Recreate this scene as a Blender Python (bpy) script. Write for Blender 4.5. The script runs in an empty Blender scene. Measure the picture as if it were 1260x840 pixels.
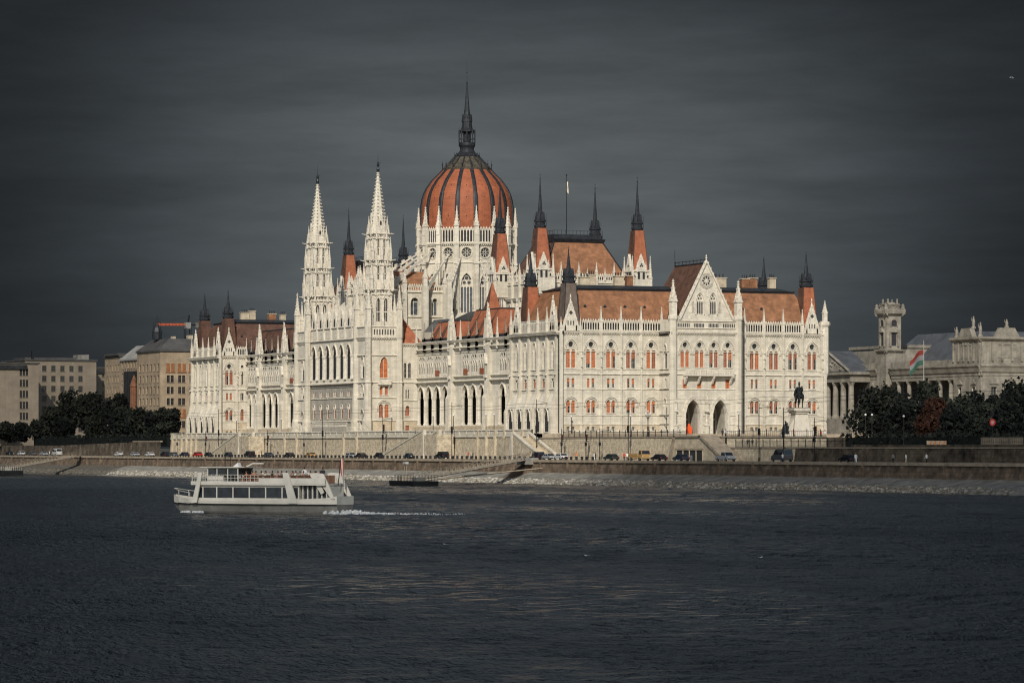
import bpy, math, random
import numpy as np
from math import sin, cos, pi, sqrt, radians, atan2
from mathutils import Vector, Matrix
random.seed(7)
SC = bpy.context.scene
COL = SC.collection

FOC, HOR, DIST, SN, CS = 4482., 550., 810., .3867, .9222
R0 = 60/FOC*DIST
SUN_AZ = radians(31)      # west of the building's south axis
SUN_EL = radians(35)
SUN_ROT = pi+SUN_AZ

# ------------------------------------------------------------------ materials
def N(nt, t, **k):
    n = nt.nodes.new(t)
    for a, b in k.items():
        if a.startswith('i_'):
            n.inputs[a[2:].replace('_', ' ')].default_value = b
        else:
            setattr(n, a, b)
    return n

def mat(name, col, rough=.8, metal=0., var=.12, scale=.35, bump=0., bscale=2., streak=0., course=0., courseh=.5, col2=None, spec=.3, tint=None):
    """noise mottling, vertical rain streaks and masonry courses on a plain base colour"""
    m = bpy.data.materials.new(name); m.use_nodes = True
    nt = m.node_tree; L = nt.links.new
    b = nt.nodes['Principled BSDF']
    b.inputs['Roughness'].default_value = rough
    b.inputs['Metallic'].default_value = metal
    b.inputs['Specular IOR Level'].default_value = spec
    geo = N(nt, 'ShaderNodeNewGeometry')
    n1 = N(nt, 'ShaderNodeTexNoise', i_Scale=scale, i_Detail=5., i_Roughness=.65)
    L(geo.outputs['Position'], n1.inputs['Vector'])
    r = N(nt, 'ShaderNodeMapRange'); r.inputs['From Min'].default_value = .3; r.inputs['From Max'].default_value = .7
    L(n1.outputs['Fac'], r.inputs['Value'])
    c2 = col2 or tuple(x*(1-var*2.2) for x in col)
    c1 = tuple(min(1, x*(1+var*.6)) for x in col)
    mx = N(nt, 'ShaderNodeMix', data_type='RGBA')
    mx.inputs[6].default_value = (*c2, 1); mx.inputs[7].default_value = (*c1, 1)
    L(r.outputs[0], mx.inputs[0]); out = mx.outputs[2]
    if streak:
        mp = N(nt, 'ShaderNodeMapping'); mp.inputs['Scale'].default_value = (1.1, 1.1, .06)
        L(geo.outputs['Position'], mp.inputs[0])
        n2 = N(nt, 'ShaderNodeTexNoise', i_Scale=1., i_Detail=4., i_Roughness=.7)
        L(mp.outputs[0], n2.inputs['Vector'])
        r2 = N(nt, 'ShaderNodeMapRange'); r2.inputs['From Min'].default_value = .42; r2.inputs['From Max'].default_value = .75
        r2.inputs['To Min'].default_value = 0; r2.inputs['To Max'].default_value = streak
        L(n2.outputs['Fac'], r2.inputs['Value'])
        m2 = N(nt, 'ShaderNodeMix', data_type='RGBA')
        m2.inputs[7].default_value = (*(x*.42 for x in col), 1)
        L(r2.outputs[0], m2.inputs[0]); L(out, m2.inputs[6]); out = m2.outputs[2]
    if course:
        # masonry: rotate so that both facades of the axis-aligned walls get vertical joints
        sx = N(nt, 'ShaderNodeSeparateXYZ'); L(geo.outputs['Position'], sx.inputs[0])
        ad = N(nt, 'ShaderNodeMath', operation='ADD'); L(sx.outputs[0], ad.inputs[0]); L(sx.outputs[1], ad.inputs[1])
        cb = N(nt, 'ShaderNodeCombineXYZ'); L(ad.outputs[0], cb.inputs[0]); L(sx.outputs[2], cb.inputs[1])
        br = N(nt, 'ShaderNodeTexBrick', i_Scale=1.)
        br.inputs['Brick Width'].default_value = courseh*2.1; br.inputs['Row Height'].default_value = courseh
        br.inputs['Mortar Size'].default_value = courseh*.05; br.inputs['Mortar Smooth'].default_value = .3
        br.inputs['Color1'].default_value = (1, 1, 1, 1); br.inputs['Color2'].default_value = (1-course, 1-course, 1-course*1.1, 1)
        br.inputs['Mortar'].default_value = (1-course*1.6, 1-course*1.6, 1-course*1.6, 1)
        L(cb.outputs[0], br.inputs['Vector'])
        m3 = N(nt, 'ShaderNodeMix', data_type='RGBA', blend_type='MULTIPLY'); m3.inputs[0].default_value = 1
        L(out, m3.inputs[6]); L(br.outputs['Color'], m3.inputs[7]); out = m3.outputs[2]
    L(out, b.inputs['Base Color'])
    if bump:
        n3 = N(nt, 'ShaderNodeTexNoise', i_Scale=bscale, i_Detail=4.)
        L(geo.outputs['Position'], n3.inputs['Vector'])
        bp = N(nt, 'ShaderNodeBump'); bp.inputs['Strength'].default_value = bump; bp.inputs['Distance'].default_value = .2
        L(n3.outputs['Fac'], bp.inputs['Height']); L(bp.outputs[0], b.inputs['Normal'])
    return m

def glassmat(name, col, rough=.12, spec=.5):
    m = mat(name, col, rough, 0, .3, .8, spec=spec)
    return m

M = {}
def defmats():
    M['stone'] = mat('pale_limestone', (.61, .56, .46), .85, var=.11, scale=.35, streak=.5, course=.14, courseh=.55)
    M['stonew'] = mat('west_lit_limestone', (.755, .695, .575), .85, var=.11, scale=.35, streak=.5, course=.14, courseh=.55)  # paler copy that paints extra sunlight onto west faces
    M['carvedw'] = mat('west_lit_carving', (.76, .70, .585), .85, var=.16, scale=1.6, streak=.36, bump=.25, bscale=5)
    M['pedestal'] = mat('pedestal_stone', (.50, .46, .385), .85, var=.12, scale=1., streak=.35)
    M['tilered'] = mat('red_orange_tile', (.37, .125, .062), .75, var=.18, scale=.8, streak=.3, course=.1, courseh=.34)
    M['carved'] = mat('carved_limestone', (.625, .575, .475), .85, var=.16, scale=1.6, streak=.36, bump=.25, bscale=5)
    M['plinth'] = mat('plinth_limestone', (.54, .455, .33), .9, var=.16, scale=.6, streak=.3, course=.14, courseh=.6)
    M['rubble'] = mat('retaining_stone', (.60, .51, .375), .92, var=.22, scale=1.2, streak=.3, course=.25, courseh=.42, bump=.3)
    M['greystone'] = mat('grey_limestone', (.42, .385, .32), .9, var=.15, scale=.8, streak=.4)  # greyer limestone, also for mullions and reveals
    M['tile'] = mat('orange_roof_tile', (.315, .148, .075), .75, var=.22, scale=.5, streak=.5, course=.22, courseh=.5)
    M['tiledark'] = mat('brown_roof_tile', (.125, .064, .044), .8, var=.25, scale=.5, streak=.5, course=.10, courseh=.34)  # darker tile; on west roof faces it paints their shade
    M['tilegrey'] = mat('grey_weathered_tile', (.15, .115, .092), .8, var=.2, scale=.6, streak=.6)
    M['dome'] = mat('dome_tile', (.345, .106, .048), .7, var=.13, scale=.55, streak=.35, course=.2, courseh=.6)
    M['slate'] = mat('dark_metal_roof', (.032, .036, .042), .5, .2, var=.3, scale=1.2, streak=.3)
    M['capmetal'] = mat('tarnished_cap', (.10, .086, .062), .55, .2, var=.35, scale=1.0)
    M['iron'] = mat('black_iron', (.018, .019, .021), .5, .3, var=.2)
    M['glass'] = glassmat('window_glass', (.022, .026, .032))
    M['glassgrey'] = glassmat('grey_glass', (.085, .10, .12), .25)
    M['dark'] = mat('deep_interior', (.03, .03, .033), .9)
    M['interior'] = mat('loggia_interior', (.075, .066, .055), .9, var=.2)  # loggia ceiling colour darkened in place of shade
    M['shutter'] = mat('orange_shutter', (.47, .14, .05), .7, var=.2, scale=1.5)
    M['shutterdk'] = mat('faded_red_shutter', (.31, .10, .05), .7, var=.25, scale=1.5)
    M['orange'] = mat('orange_door', (.72, .10, .025), .6)
    M['bronze'] = mat('dark_bronze', (.022, .028, .032), .4, .5, var=.3, scale=3)
    M['white'] = mat('white_cloth', (.75, .74, .72), .8)
    M['red'] = mat('red_cloth', (.5, .05, .04), .8)
    M['green'] = mat('green_cloth', (.05, .2, .09), .8)
    M['blue'] = mat('blue_cloth', (.06, .12, .28), .8)

# ------------------------------------------------------------------ mesh builder
PARL_ROOT = []
class MB:
    def __init__(s): s.v = []; s.f = []; s.m = []
    def face(s, pts, m):
        i = len(s.v); s.v.extend(pts); s.f.append(tuple(range(i, i+len(pts)))); s.m.append(m)
    def grid(s, rows, m, close=False):
        """rows of points -> quads"""
        i = len(s.v); n = len(rows[0])
        for r in rows: s.v.extend(r)
        for a in range(len(rows)-1):
            for b in range(n if close else n-1):
                c = (b+1) % n
                s.f.append((i+a*n+b, i+a*n+c, i+(a+1)*n+c, i+(a+1)*n+b)); s.m.append(m)
    def box(s, F, a0, a1, d0, d1, z0, z1, m):
        p = [F(a, d, z) for z in (z0, z1) for d in (d0, d1) for a in (a0, a1)]
        i = len(s.v); s.v.extend(p)
        for q in ((0, 1, 3, 2), (4, 6, 7, 5), (0, 4, 5, 1), (2, 3, 7, 6), (0, 2, 6, 4), (1, 5, 7, 3)):
            s.f.append(tuple(i+k for k in q)); s.m.append(m)
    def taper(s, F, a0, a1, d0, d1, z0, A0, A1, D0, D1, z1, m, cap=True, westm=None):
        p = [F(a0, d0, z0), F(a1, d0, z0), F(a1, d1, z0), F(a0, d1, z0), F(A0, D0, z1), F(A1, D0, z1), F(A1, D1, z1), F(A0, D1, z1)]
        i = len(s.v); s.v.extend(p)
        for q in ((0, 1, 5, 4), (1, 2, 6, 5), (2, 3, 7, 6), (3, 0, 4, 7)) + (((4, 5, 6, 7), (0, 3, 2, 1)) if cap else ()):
            s.f.append(tuple(i+k for k in q)); s.m.append(westm if westm and q[0] == 3 else m)  # westm paints the west side's shade as another material
    def prism(s, F, poly, d0, d1, m):
        """poly in (a,z), extruded along d"""
        A = [F(a, d0, z) for a, z in poly]; B = [F(a, d1, z) for a, z in poly]
        n = len(poly); i = len(s.v); s.v.extend(A+B)
        s.f.append(tuple(range(i, i+n))); s.m.append(m)
        s.f.append(tuple(range(i+2*n-1, i+n-1, -1))); s.m.append(m)
        for k in range(n):
            l = (k+1) % n
            s.f.append((i+k, i+l, i+n+l, i+n+k)); s.m.append(m)
    def prof(s, F, poly, a0, a1, m):
        """poly in (d,z), extruded along a"""
        G = lambda p, q, z: F(q, p, z)
        s.prism(G, poly, a0, a1, m)
    def lathe(s, x, y, prof, m, n=8, rot=0., sq=False, cap=True):
        """prof list of (r,z); polygon lathe with n sides (rot = angle of first corner)"""
        rows = []
        for r, z in prof:
            rows.append([(x+r*cos(rot+2*pi*k/n), y+r*sin(rot+2*pi*k/n), z) for k in range(n)])
        s.grid(rows, m, True)
        if cap:
            s.face(rows[-1], m); s.face(rows[0][::-1], m)
    def tube(s, p, q, r, m, n=5, r2=None):
        p = Vector(p); q = Vector(q); d = (q-p)
        if d.length < 1e-6: return
        d.normalize(); u = d.orthogonal().normalized(); w = d.cross(u); r2 = r if r2 is None else r2
        A = [tuple(p+(u*cos(2*pi*k/n)+w*sin(2*pi*k/n))*r) for k in range(n)]
        B = [tuple(q+(u*cos(2*pi*k/n)+w*sin(2*pi*k/n))*r2) for k in range(n)]
        s.grid([A, B], m, True); s.face(A[::-1], m); s.face(B, m)
    def ball(s, x, y, z, r, m, n=8, k=5, sz=1.):
        rows = []
        for i in range(k+1):
            t = pi*i/k
            rows.append([(x+max(r*sin(t), 1e-3)*cos(2*pi*j/n), y+max(r*sin(t), 1e-3)*sin(2*pi*j/n), z-r*sz*cos(t)) for j in range(n)])
        s.grid(rows, m, True)
    def add(s, o, T=None):
        i = len(s.v)
        s.v.extend([tuple(T @ Vector(p)) for p in o.v] if T else o.v)
        s.f.extend([tuple(i+k for k in f) for f in o.f]); s.m.extend(o.m)
    def build(s, name, parent=None, smooth=False, loc=None, **props):
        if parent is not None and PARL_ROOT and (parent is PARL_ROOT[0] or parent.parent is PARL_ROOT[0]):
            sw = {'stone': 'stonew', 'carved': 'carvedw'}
            for i, f in enumerate(s.f):   # river-side faces take paler stone, sunlight painted into the colour
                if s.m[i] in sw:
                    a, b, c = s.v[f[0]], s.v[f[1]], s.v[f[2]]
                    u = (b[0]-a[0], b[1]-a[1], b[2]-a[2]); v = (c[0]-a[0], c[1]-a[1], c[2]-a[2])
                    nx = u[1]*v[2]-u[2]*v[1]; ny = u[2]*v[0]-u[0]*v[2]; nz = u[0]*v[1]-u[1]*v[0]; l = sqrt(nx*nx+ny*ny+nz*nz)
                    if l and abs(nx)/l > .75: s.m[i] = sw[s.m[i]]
        me = bpy.data.meshes.new(name)
        keys = []
        for k in s.m:
            if k not in keys: keys.append(k)
        vs = s.v if loc is None else [(p[0]-loc[0], p[1]-loc[1], p[2]-loc[2]) for p in s.v]
        me.from_pydata(vs, [], s.f)
        for k in keys: me.materials.append(M[k])
        ix = {k: i for i, k in enumerate(keys)}
        me.polygons.foreach_set('material_index', [ix[k] for k in s.m])
        if smooth: me.polygons.foreach_set('use_smooth', [True]*len(s.f))
        me.update()
        o = bpy.data.objects.new(name, me); COL.objects.link(o)
        if parent: o.parent = parent
        if loc is not None: o.location = loc
        for k, v in props.items(): o[k] = v
        return o

def thing(name, label, cat, loc=(0, 0, 0), rz=0., group=None):
    o = bpy.data.objects.new(name, None); COL.objects.link(o)
    o.location = loc; o.rotation_euler = (0, 0, rz); o.empty_display_size = .5
    o['label'] = label; o['category'] = cat
    if group: o['group'] = group
    return o

def copy_thing(src, loc=None, rz=None, label=None, scale=None):
    r = src.copy(); COL.objects.link(r)
    if loc is not None: r.location = loc
    if rz is not None: r.rotation_euler = (0, 0, rz)
    if scale is not None: r.scale = scale
    if label: r['label'] = label
    for ch in list(src.children):
        c = ch.copy(); COL.objects.link(c); c.parent = r
        for g in list(ch.children):
            d = g.copy(); COL.objects.link(d); d.parent = c
    return r

ID = lambda a, d, z: (a, d, z)
def FS(y0): return lambda a, d, z: (a, y0-d, z)      # faces south, a = east
def FW(x0): return lambda a, d, z: (x0-d, a, z)      # faces west, a = north
def FN(y0): return lambda a, d, z: (a, y0+d, z)
def FE(x0): return lambda a, d, z: (x0+d, a, z)
def FR(cx, cy, ang, r=0.):
    """frame facing outward direction ang (radians) at distance r from a centre"""
    ox, oy = cos(ang), sin(ang); tx, ty = -sin(ang), cos(ang)
    return lambda a, d, z: (cx+ox*(r+d)+tx*a, cy+oy*(r+d)+ty*a, z)

# ------------------------------------------------------------------ openings
class Op:
    """opening in a wall: kind r(ect) o(round arch) p(ointed arch) c(ircle)"""
    def __init__(s, a, w, zb, zs, kind='o', rise=None):
        s.a = a; s.w = w; s.zb = zb; s.zs = zs; s.kind = kind
        s.rise = rise if rise is not None else {'r': 0, 'o': w/2, 'p': w*.9, 'c': w/2}[kind]
        n = {'r': 1, 'o': 6, 'p': 8, 'c': 8}[kind]
        s.xs = [a-w/2*cos(pi*i/n) for i in range(n+1)] if kind in 'oc' else [a-w/2+w*i/n for i in range(n+1)]
    def up(s, x):
        t = max(-1, min(1, (x-s.a)/(s.w/2)))
        if s.kind == 'r': return s.zs
        if s.kind in 'oc': return (s.zb if s.kind == 'c' else s.zs)+s.rise*sqrt(max(0, 1-t*t))
        h = sqrt(max(0, 4-(1+abs(t))**2))/sqrt(3)
        return s.zs+s.rise*h
    def lo(s, x):
        if s.kind == 'c':
            t = max(-1, min(1, (x-s.a)/(s.w/2)))
            return s.zb-s.rise*sqrt(max(0, 1-t*t))
        return s.zb
    def top(s): return s.up(s.a)
    def outline(s):
        U = [(x, s.up(x)) for x in s.xs]
        if s.kind == 'c': Lw = [(x, s.lo(x)) for x in s.xs[1:-1]]
        else: Lw = [(s.xs[0], s.zb), (s.xs[-1], s.zb)]
        if s.kind == 'r': return [(s.xs[0], s.zb), (s.xs[-1], s.zb), (s.xs[-1], s.zs), (s.xs[0], s.zs)]
        return Lw + U[::-1]

def panel(mb, F, a0, a1, z0, z1, ops, m='stone', depth=.4, mr='carved', d=0.):
    """wall rectangle with real openings and reveals"""
    ops = sorted(ops, key=lambda o: o.a)
    def q(x0, x1, zb0, zb1, zt0, zt1):
        mb.face([F(x0, d, zb0), F(x1, d, zb1), F(x1, d, zt1), F(x0, d, zt0)], m)
    x = a0
    for o in ops:
        l, r = o.a-o.w/2, o.a+o.w/2
        if l > x+1e-4: q(x, l, z0, z0, z1, z1)
        for p, n in zip(o.xs[:-1], o.xs[1:]):
            if o.lo(o.a) > z0+1e-4: q(p, n, z0, z0, o.lo(p), o.lo(n))
            if o.top() < z1-1e-4: q(p, n, o.up(p), o.up(n), z1, z1)
        ol = o.outline()
        for k in range(len(ol)):
            p, n = ol[k], ol[(k+1) % len(ol)]
            mb.face([F(p[0], d, p[1]), F(n[0], d, n[1]), F(n[0], d-depth, n[1]), F(p[0], d-depth, p[1])], mr)
        x = r
    if x < a1-1e-4: q(x, a1, z0, z0, z1, z1)

def pane(mb, F, o, d, m):
    mb.face([F(a, d, z) for a, z in o.outline()], m)

def hood(mb, F, o, t=.18, proj=.16, drop=.6, d0=0., m='carved', gap=.0):
    """moulding following the head of an opening"""
    cx, w = o.a, o.w/2
    pts = [(x, o.up(x)) for x in o.xs]
    if o.kind != 'c':
        zl = max(o.zb, o.zs-drop)
        pts = [(pts[0][0], zl)] + pts + [(pts[-1][0], zl)]
    else:
        pts = [(o.a+(o.w/2)*cos(2*pi*k/12), o.zb+(o.w/2)*sin(2*pi*k/12)) for k in range(13)]
    zc = o.zs if o.kind != 'c' else o.zb
    def off(p, e):
        if p[1] <= zc and o.kind != 'c': return (p[0]+(e if p[0] > cx else -e), p[1])
        dx, dz = p[0]-cx, (p[1]-zc)
        l = sqrt(dx*dx+dz*dz) or 1
        return (p[0]+dx/l*e, p[1]+dz/l*e*1.05)
    A = [off(p, gap) for p in pts]; B = [off(p, gap+t) for p in pts]
    mb.grid([[F(a, d0, z) for a, z in A], [F(a, d0+proj, z) for a, z in A], [F(a, d0+proj, z) for a, z in B], [F(a, d0, z) for a, z in B]], m)

def pinnacle(mb, x, y, z0, h, w, m='carved', shaft=.42, crock=True, rot=0.):
    """square shaft with little gables, crocketed spirelet and finial"""
    zs = z0+h*shaft; r = w/2
    c, s_ = cos(rot), sin(rot)
    F = lambda a, d, z: (x+a*c-d*s_, y+a*s_+d*c, z)
    mb.box(F, -r, r, -r, r, z0, zs, m)
    mb.box(F, -r*1.25, r*1.25, -r*1.25, r*1.25, zs, zs+w*.14, m)
    zs += w*.14
    g = min(w*1.1, h*.16)
    for k in range(4):
        G = FR(x, y, rot+k*pi/2, r*.98)
        mb.prism(G, [(-r, zs), (r, zs), (0, zs+g)], 0, r*.18, m)
    zt = z0+h
    mb.taper(F, -r*.85, r*.85, -r*.85, r*.85, zs, -r*.1, r*.1, -r*.1, r*.1, zt-h*.03, m)
    if crock:
        n = max(2, int((zt-zs)/(w*.75)))
        for k in range(n):
            t = (k+.7)/(n+.5); z = zs+(zt-zs)*t; e = r*.85*(1-t)+r*.1*t; q = w*.1*(1-.4*t)
            for sx in (-1, 1):
                for sy in (-1, 1):
                    mb.box(F, sx*e-q, sx*e+q, sy*e-q, sy*e+q, z-q, z+q, m)
    mb.box(F, -r*.3, r*.3, -r*.3, r*.3, zt-h*.05, zt-h*.02, m)
    mb.taper(F, -r*.12, r*.12, -r*.12, r*.12, zt-h*.03, -.01, .01, -.01, .01, zt+h*.02, m)
# ------------------------------------------------------------------ the parliament
PARL = None
WINS = []; PINS = []; STAT = []
def reg_win(mb, w, subs=()): WINS.append((w, mb, list(subs)))
def pin(x, y, z0, h, w, wt=None, **k):
    mb = MB(); pinnacle(mb, x, y, z0, h, w, **k); PINS.append((h*w if wt is None else wt, mb, (x, y, z0)))

def shut(F, o, d, m='shutter', part=1., half=0.):
    """a pair of leaves behind an opening; part = share of the height that is closed from the top"""
    mb = MB(); t = o.top()
    zb = t-(t-o.zb)*part
    g = o.w*.03
    for s in (-1, 1):
        xs = [o.a+s*(g+(o.w/2-g)*i/4) for i in range(5)]
        if half and s == 1: zz = t-(t-o.zb)*half
        else: zz = zb
        mb.grid([[F(x, d, zz) for x in xs], [F(x, d, max(zz+.02, o.up(x)-.02)) for x in xs]], m)
        n = int((o.zs-zz)/.32)
        for k in range(n):
            z = zz+.12+.32*k
            mb.box(F, min(xs[0], xs[-1])+.02, max(xs[0], xs[-1])-.02, d, d+.035, z, z+.2, m)
    return mb

def twin(F, ac, dx, w, zb, zs, kind, wt, ocu=None, hd=None, depth=.3, shutter='shutter', rnd=0, d0=0., glass='glass'):
    """two lights side by side (+ oculus) as one window part; returns the openings"""
    ops = [Op(ac-dx, w, zb, zs, kind), Op(ac+dx, w, zb, zs, kind)]
    G = lambda a, d, z: F(a, d+d0, z)
    mb = MB(); subs = []
    for i, o in enumerate(ops):
        pane(mb, G, o, -depth+.02, glass)
        mb.box(G, o.a-.03, o.a+.03, -depth+.03, -depth+.09, o.zb, o.top()-.05, 'greystone')
        for zz in (o.zb+(o.zs-o.zb)*.35, o.zb+(o.zs-o.zb)*.7):
            mb.box(G, o.a-o.w/2, o.a+o.w/2, -depth+.03, -depth+.07, zz-.03, zz+.03, 'greystone')
        if shutter:
            r = random.random(); p, h = 1., 0.
            sh_ = shutter if random.random() < .72 else ('shutterdk' if shutter == 'shutter' else 'shutter')
            if rnd:
                if r < rnd*.5: h = random.uniform(.3, .7)
                elif r < rnd: p = random.uniform(.45, .8)
            subs.append(('shutter', shut(G, o, -depth+.1, sh_, p, h)))
    # sill
    mb.box(G, ac-dx-w/2-.15, ac+dx+w/2+.15, .002, .16, zb-.22, zb-.06, 'carved')
    # central colonnette
    cx = ac; c = G(cx, .02, 0)
    mb.box(G, cx-.09, cx+.09, 0., .12, zb-.05, zs, 'carved')
    mb.box(G, cx-.15, cx+.15, 0., .16, zs-.15, zs+.05, 'carved')
    oc = None
    if ocu:
        oc = Op(ac, ocu[1]*2, ocu[0], 0, 'c')
        pane(mb, G, oc, -depth+.02, 'glass')
        hood(mb, G, oc, .12, .12)
    if hd:
        h = Op(ac, hd[0], zb, hd[1], hd[2], hd[3])
        hood(mb, G, h, .2, .24, drop=.7)
        hood(mb, G, h, .1, .32, drop=.7, gap=.34)
    reg_win(mb, wt, subs)
    return ops, oc

def single(F, ac, w, zb, zs, kind, wt, depth=.5, shutter=None, hd=True, d0=0., glass='glass', part=1., sill=True, mull=True):
    o = Op(ac, w, zb, zs, kind); G = lambda a, d, z: F(a, d+d0, z)
    mb = MB(); pane(mb, G, o, -depth+.02, glass)
    if mull and w > .6:
        mb.box(G, ac-.06, ac+.06, -depth+.03, -depth+.14, zb, o.top()-.1, 'carved')
        if zs-zb > 1.5: mb.box(G, ac-w/2, ac+w/2, -depth+.03, -depth+.1, zs-.08, zs+.06, 'carved')
    if hd: hood(mb, G, o, .16, .18)
    if sill: mb.box(G, ac-w/2-.12, ac+w/2+.12, .002, .14, zb-.2, zb-.06, 'carved')
    subs = []
    if shutter: subs.append(('shutter', shut(G, o, -depth+.16, shutter, part)))
    reg_win(mb, wt, subs)
    return o

def string(mb, F, a0, a1, z, h=.22, p=.2, m='carved'):
    mb.prof(F, [(0.002, z-h*.7), (p*.5, z-h*.4), (p, z), (p, z+h*.35), (0.002, z+h)], a0, a1, m)

def corbels(mb, F, a0, a1, z, sp=.6, h=.5, p=.28):
    n = max(2, int((a1-a0)/sp)); s = (a1-a0)/n
    for k in range(n):
        c = a0+s*(k+.5)
        mb.prof(F, [(0.002, z), (p, z+h*.55), (p, z+h), (0.002, z+h)], c-s*.2, c+s*.2, 'carved')
    mb.prof(F, [(0.002, z+h+.003), (p+.06, z+h+.003), (p+.2, z+h+.3), (p+.2, z+h+.42), (0.002, z+h+.42)], a0, a1, 'carved')

def parapet(mb, F, a0, a1, z0, z1, sp=.62, pw=.2, crest=True, d=.1, th=.22):
    mb.box(F, a0, a1, d-th, d, z0, z0+.28, 'carved')
    mb.box(F, a0, a1, d-th, d, z1-.42, z1-.02, 'carved')
    n = max(2, round((a1-a0)/sp)); s = (a1-a0)/n
    for k in range(n+1):
        c = a0+s*k
        mb.box(F, max(a0, c-pw/2), min(a1, c+pw/2), d-th+.03, d-.03, z0+.283, z1-.423, 'carved')
        if k < n:   # little pointed heads
            mb.prism(F, [(c+pw/2, z1-.423), (c+pw/2, z1-.423-s*.42), (c+s/2, z1-.424)], d-.17, d-.06, 'carved')
            mb.prism(F, [(c+s-pw/2, z1-.423), (c+s/2, z1-.424), (c+s-pw/2, z1-.423-s*.42)], d-.17, d-.06, 'carved')
            if crest: mb.prism(F, [(c+s*.2, z1-.02), (c+s*.8, z1-.02), (c+s/2, z1+.45)], d-.16, d-.06, 'carved')
    mb.box(F, a0, a1, d-.05, d+.08, z1-.2, z1-.017, 'carved')

def solid_parapet(mb, F, a0, a1, z0, z1, d=.1):
    mb.box(F, a0, a1, d-.3, d, z0, z1, 'carved')
    n = max(2, round((a1-a0)/.9)); s = (a1-a0)/n
    for k in range(n):
        c = a0+s*(k+.5)
        mb.prism(F, [(c-s*.35, z0+.2), (c+s*.35, z0+.2), (c+s*.35, z1-.7), (c, z1-.3), (c-s*.35, z1-.7)], d+.002, d+.05, 'greystone')
    mb.box(F, a0, a1, d-.32, d+.12, z1, z1+.15, 'carved')

def gable(F, ac, hw, z0, z1, name='gable', thick=.5, slots=5, d=.15, big=False, pins=True):
    mb = MB()
    zt = z1-.6
    if not big:
        zs = z0+(zt-z0)*.18
        # lower tier of lancet slots
        ops = []
        n = slots; w = hw*2*.72/n
        for k in range(n):
            ops.append(Op(ac+(k-(n-1)/2)*w*1.12, w*.5, zs, zs+(zt-z0)*.13, 'o'))
        # gable wall as a polygon split around the slots: shield + front panels
        a1 = hw*(1-(zs+(zt-z0)*.25-z0)/(zt-z0))
        panel(mb, F, ac-a1, ac+a1, z0, zs+(zt-z0)*.25, ops, 'carved', .25, 'greystone', d)
        for o in ops: pane(mb, F, o, d-.24, 'dark')
        zz = zs+(zt-z0)*.25
        mb.prism(F, [(ac-a1, zz), (ac+a1, zz), (ac, zt)], d-.2, d, 'carved')
        for s in (-1, 1): mb.prism(F, [(ac+s*a1, z0), (ac+s*hw, z0), (ac+s*a1, zz)], d-.2, d, 'carved')
        o = Op(ac, hw*.34, z0+(zt-z0)*.62, 0, 'c')
        for k in range(4):
            q = Op(ac+cos(k*pi/2)*hw*.12, hw*.2, z0+(zt-z0)*.6+sin(k*pi/2)*hw*.12, 0, 'c')
            pane(mb, F, q, d+.01+.002*k, 'dark')
    mb.prism(F, [(ac-hw, z0-.001), (ac+hw, z0-.001), (ac, zt)], d-thick, d-.26, 'carved')
    # raking copings with crockets
    for s in (-1, 1):
        mb.prism(F, [(ac+s*(hw+.15), z0), (ac+s*(hw-.35), z0), (ac, zt-.3), (ac, zt+.25)], d-thick, d+.14, 'carved')
        n = max(4, int((zt-z0)/1.1))
        for k in range(n):
            t = (k+.5)/n; q = .2 if big else .13
            x = ac+s*(hw+.12)*(1-t); z = z0+(zt+.2-z0)*t
            mb.box(F, x-q, x+q, d-.25, d+.1, z-q*.5, z+q*1.3, 'carved')
    x, y, z = F(ac, d-.2, zt)
    mb.lathe(x, y, [(.16, zt-.1), (.12, zt+.5), (.3, zt+.65), (.1, zt+.85), (.2, zt+1.05), (.02, z1+.9)], 'carved', 6)
    mb.build(name, PARL)
    if pins:
        for s in (-1, 1):
            x, y, z = F(ac+s*(hw+.25), d-.15, 0)
            pin(x, y, z0-1.2, 4.2, .5)

def dark_spire(mb, x, y, z0, z1, r, rg=None, gal=2.0, m='slate'):
    """metal gallery with posts, bell-cast base, needle spire, ball and rod"""
    rg = rg or r*1.12
    mb.lathe(x, y, [(r, z0), (rg, z0+.35), (rg, z0+.6), (r*.92, z0+.75), (r*.92, z0+gal*.55), (rg*1.0, z0+gal*.62), (rg, z0+gal*.72), (r*.8, z0+gal*.8)], m, 8, pi/8)
    for k in range(8):
        a = pi/8+k*pi/4; px, py = x+cos(a)*rg, y+sin(a)*rg
        mb.tube((px, py, z0+.5), (px, py, z0+gal*1.35), .07, m, 4, .03)
    for k in range(4):   # small gablets round the foot of the needle
        F = FR(x, y, k*pi/2, r*.35)
        mb.prism(F, [(-r*.5, z0+gal*.72), (r*.5, z0+gal*.72), (0, z0+gal*1.5)], 0, r*.5, m)
    h = z1-z0-gal*.8
    zz = z0+gal*.8
    mb.lathe(x, y, [(r*.72, zz), (r*.46, zz+h*.10), (r*.36, zz+h*.25), (r*.25, zz+h*.45), (r*.14, zz+h*.68), (r*.05, zz+h*.9)], m, 8, pi/8)
    mb.ball(x, y, zz+h*.87, r*.13, m, 6, 4)
    mb.tube((x, y, zz+h*.86), (x, y, z1), .05, m, 4, .02)
    mb.tube((x-.25, y, z1-h*.05), (x+.25, y, z1-h*.05), .03, m, 3)

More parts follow.
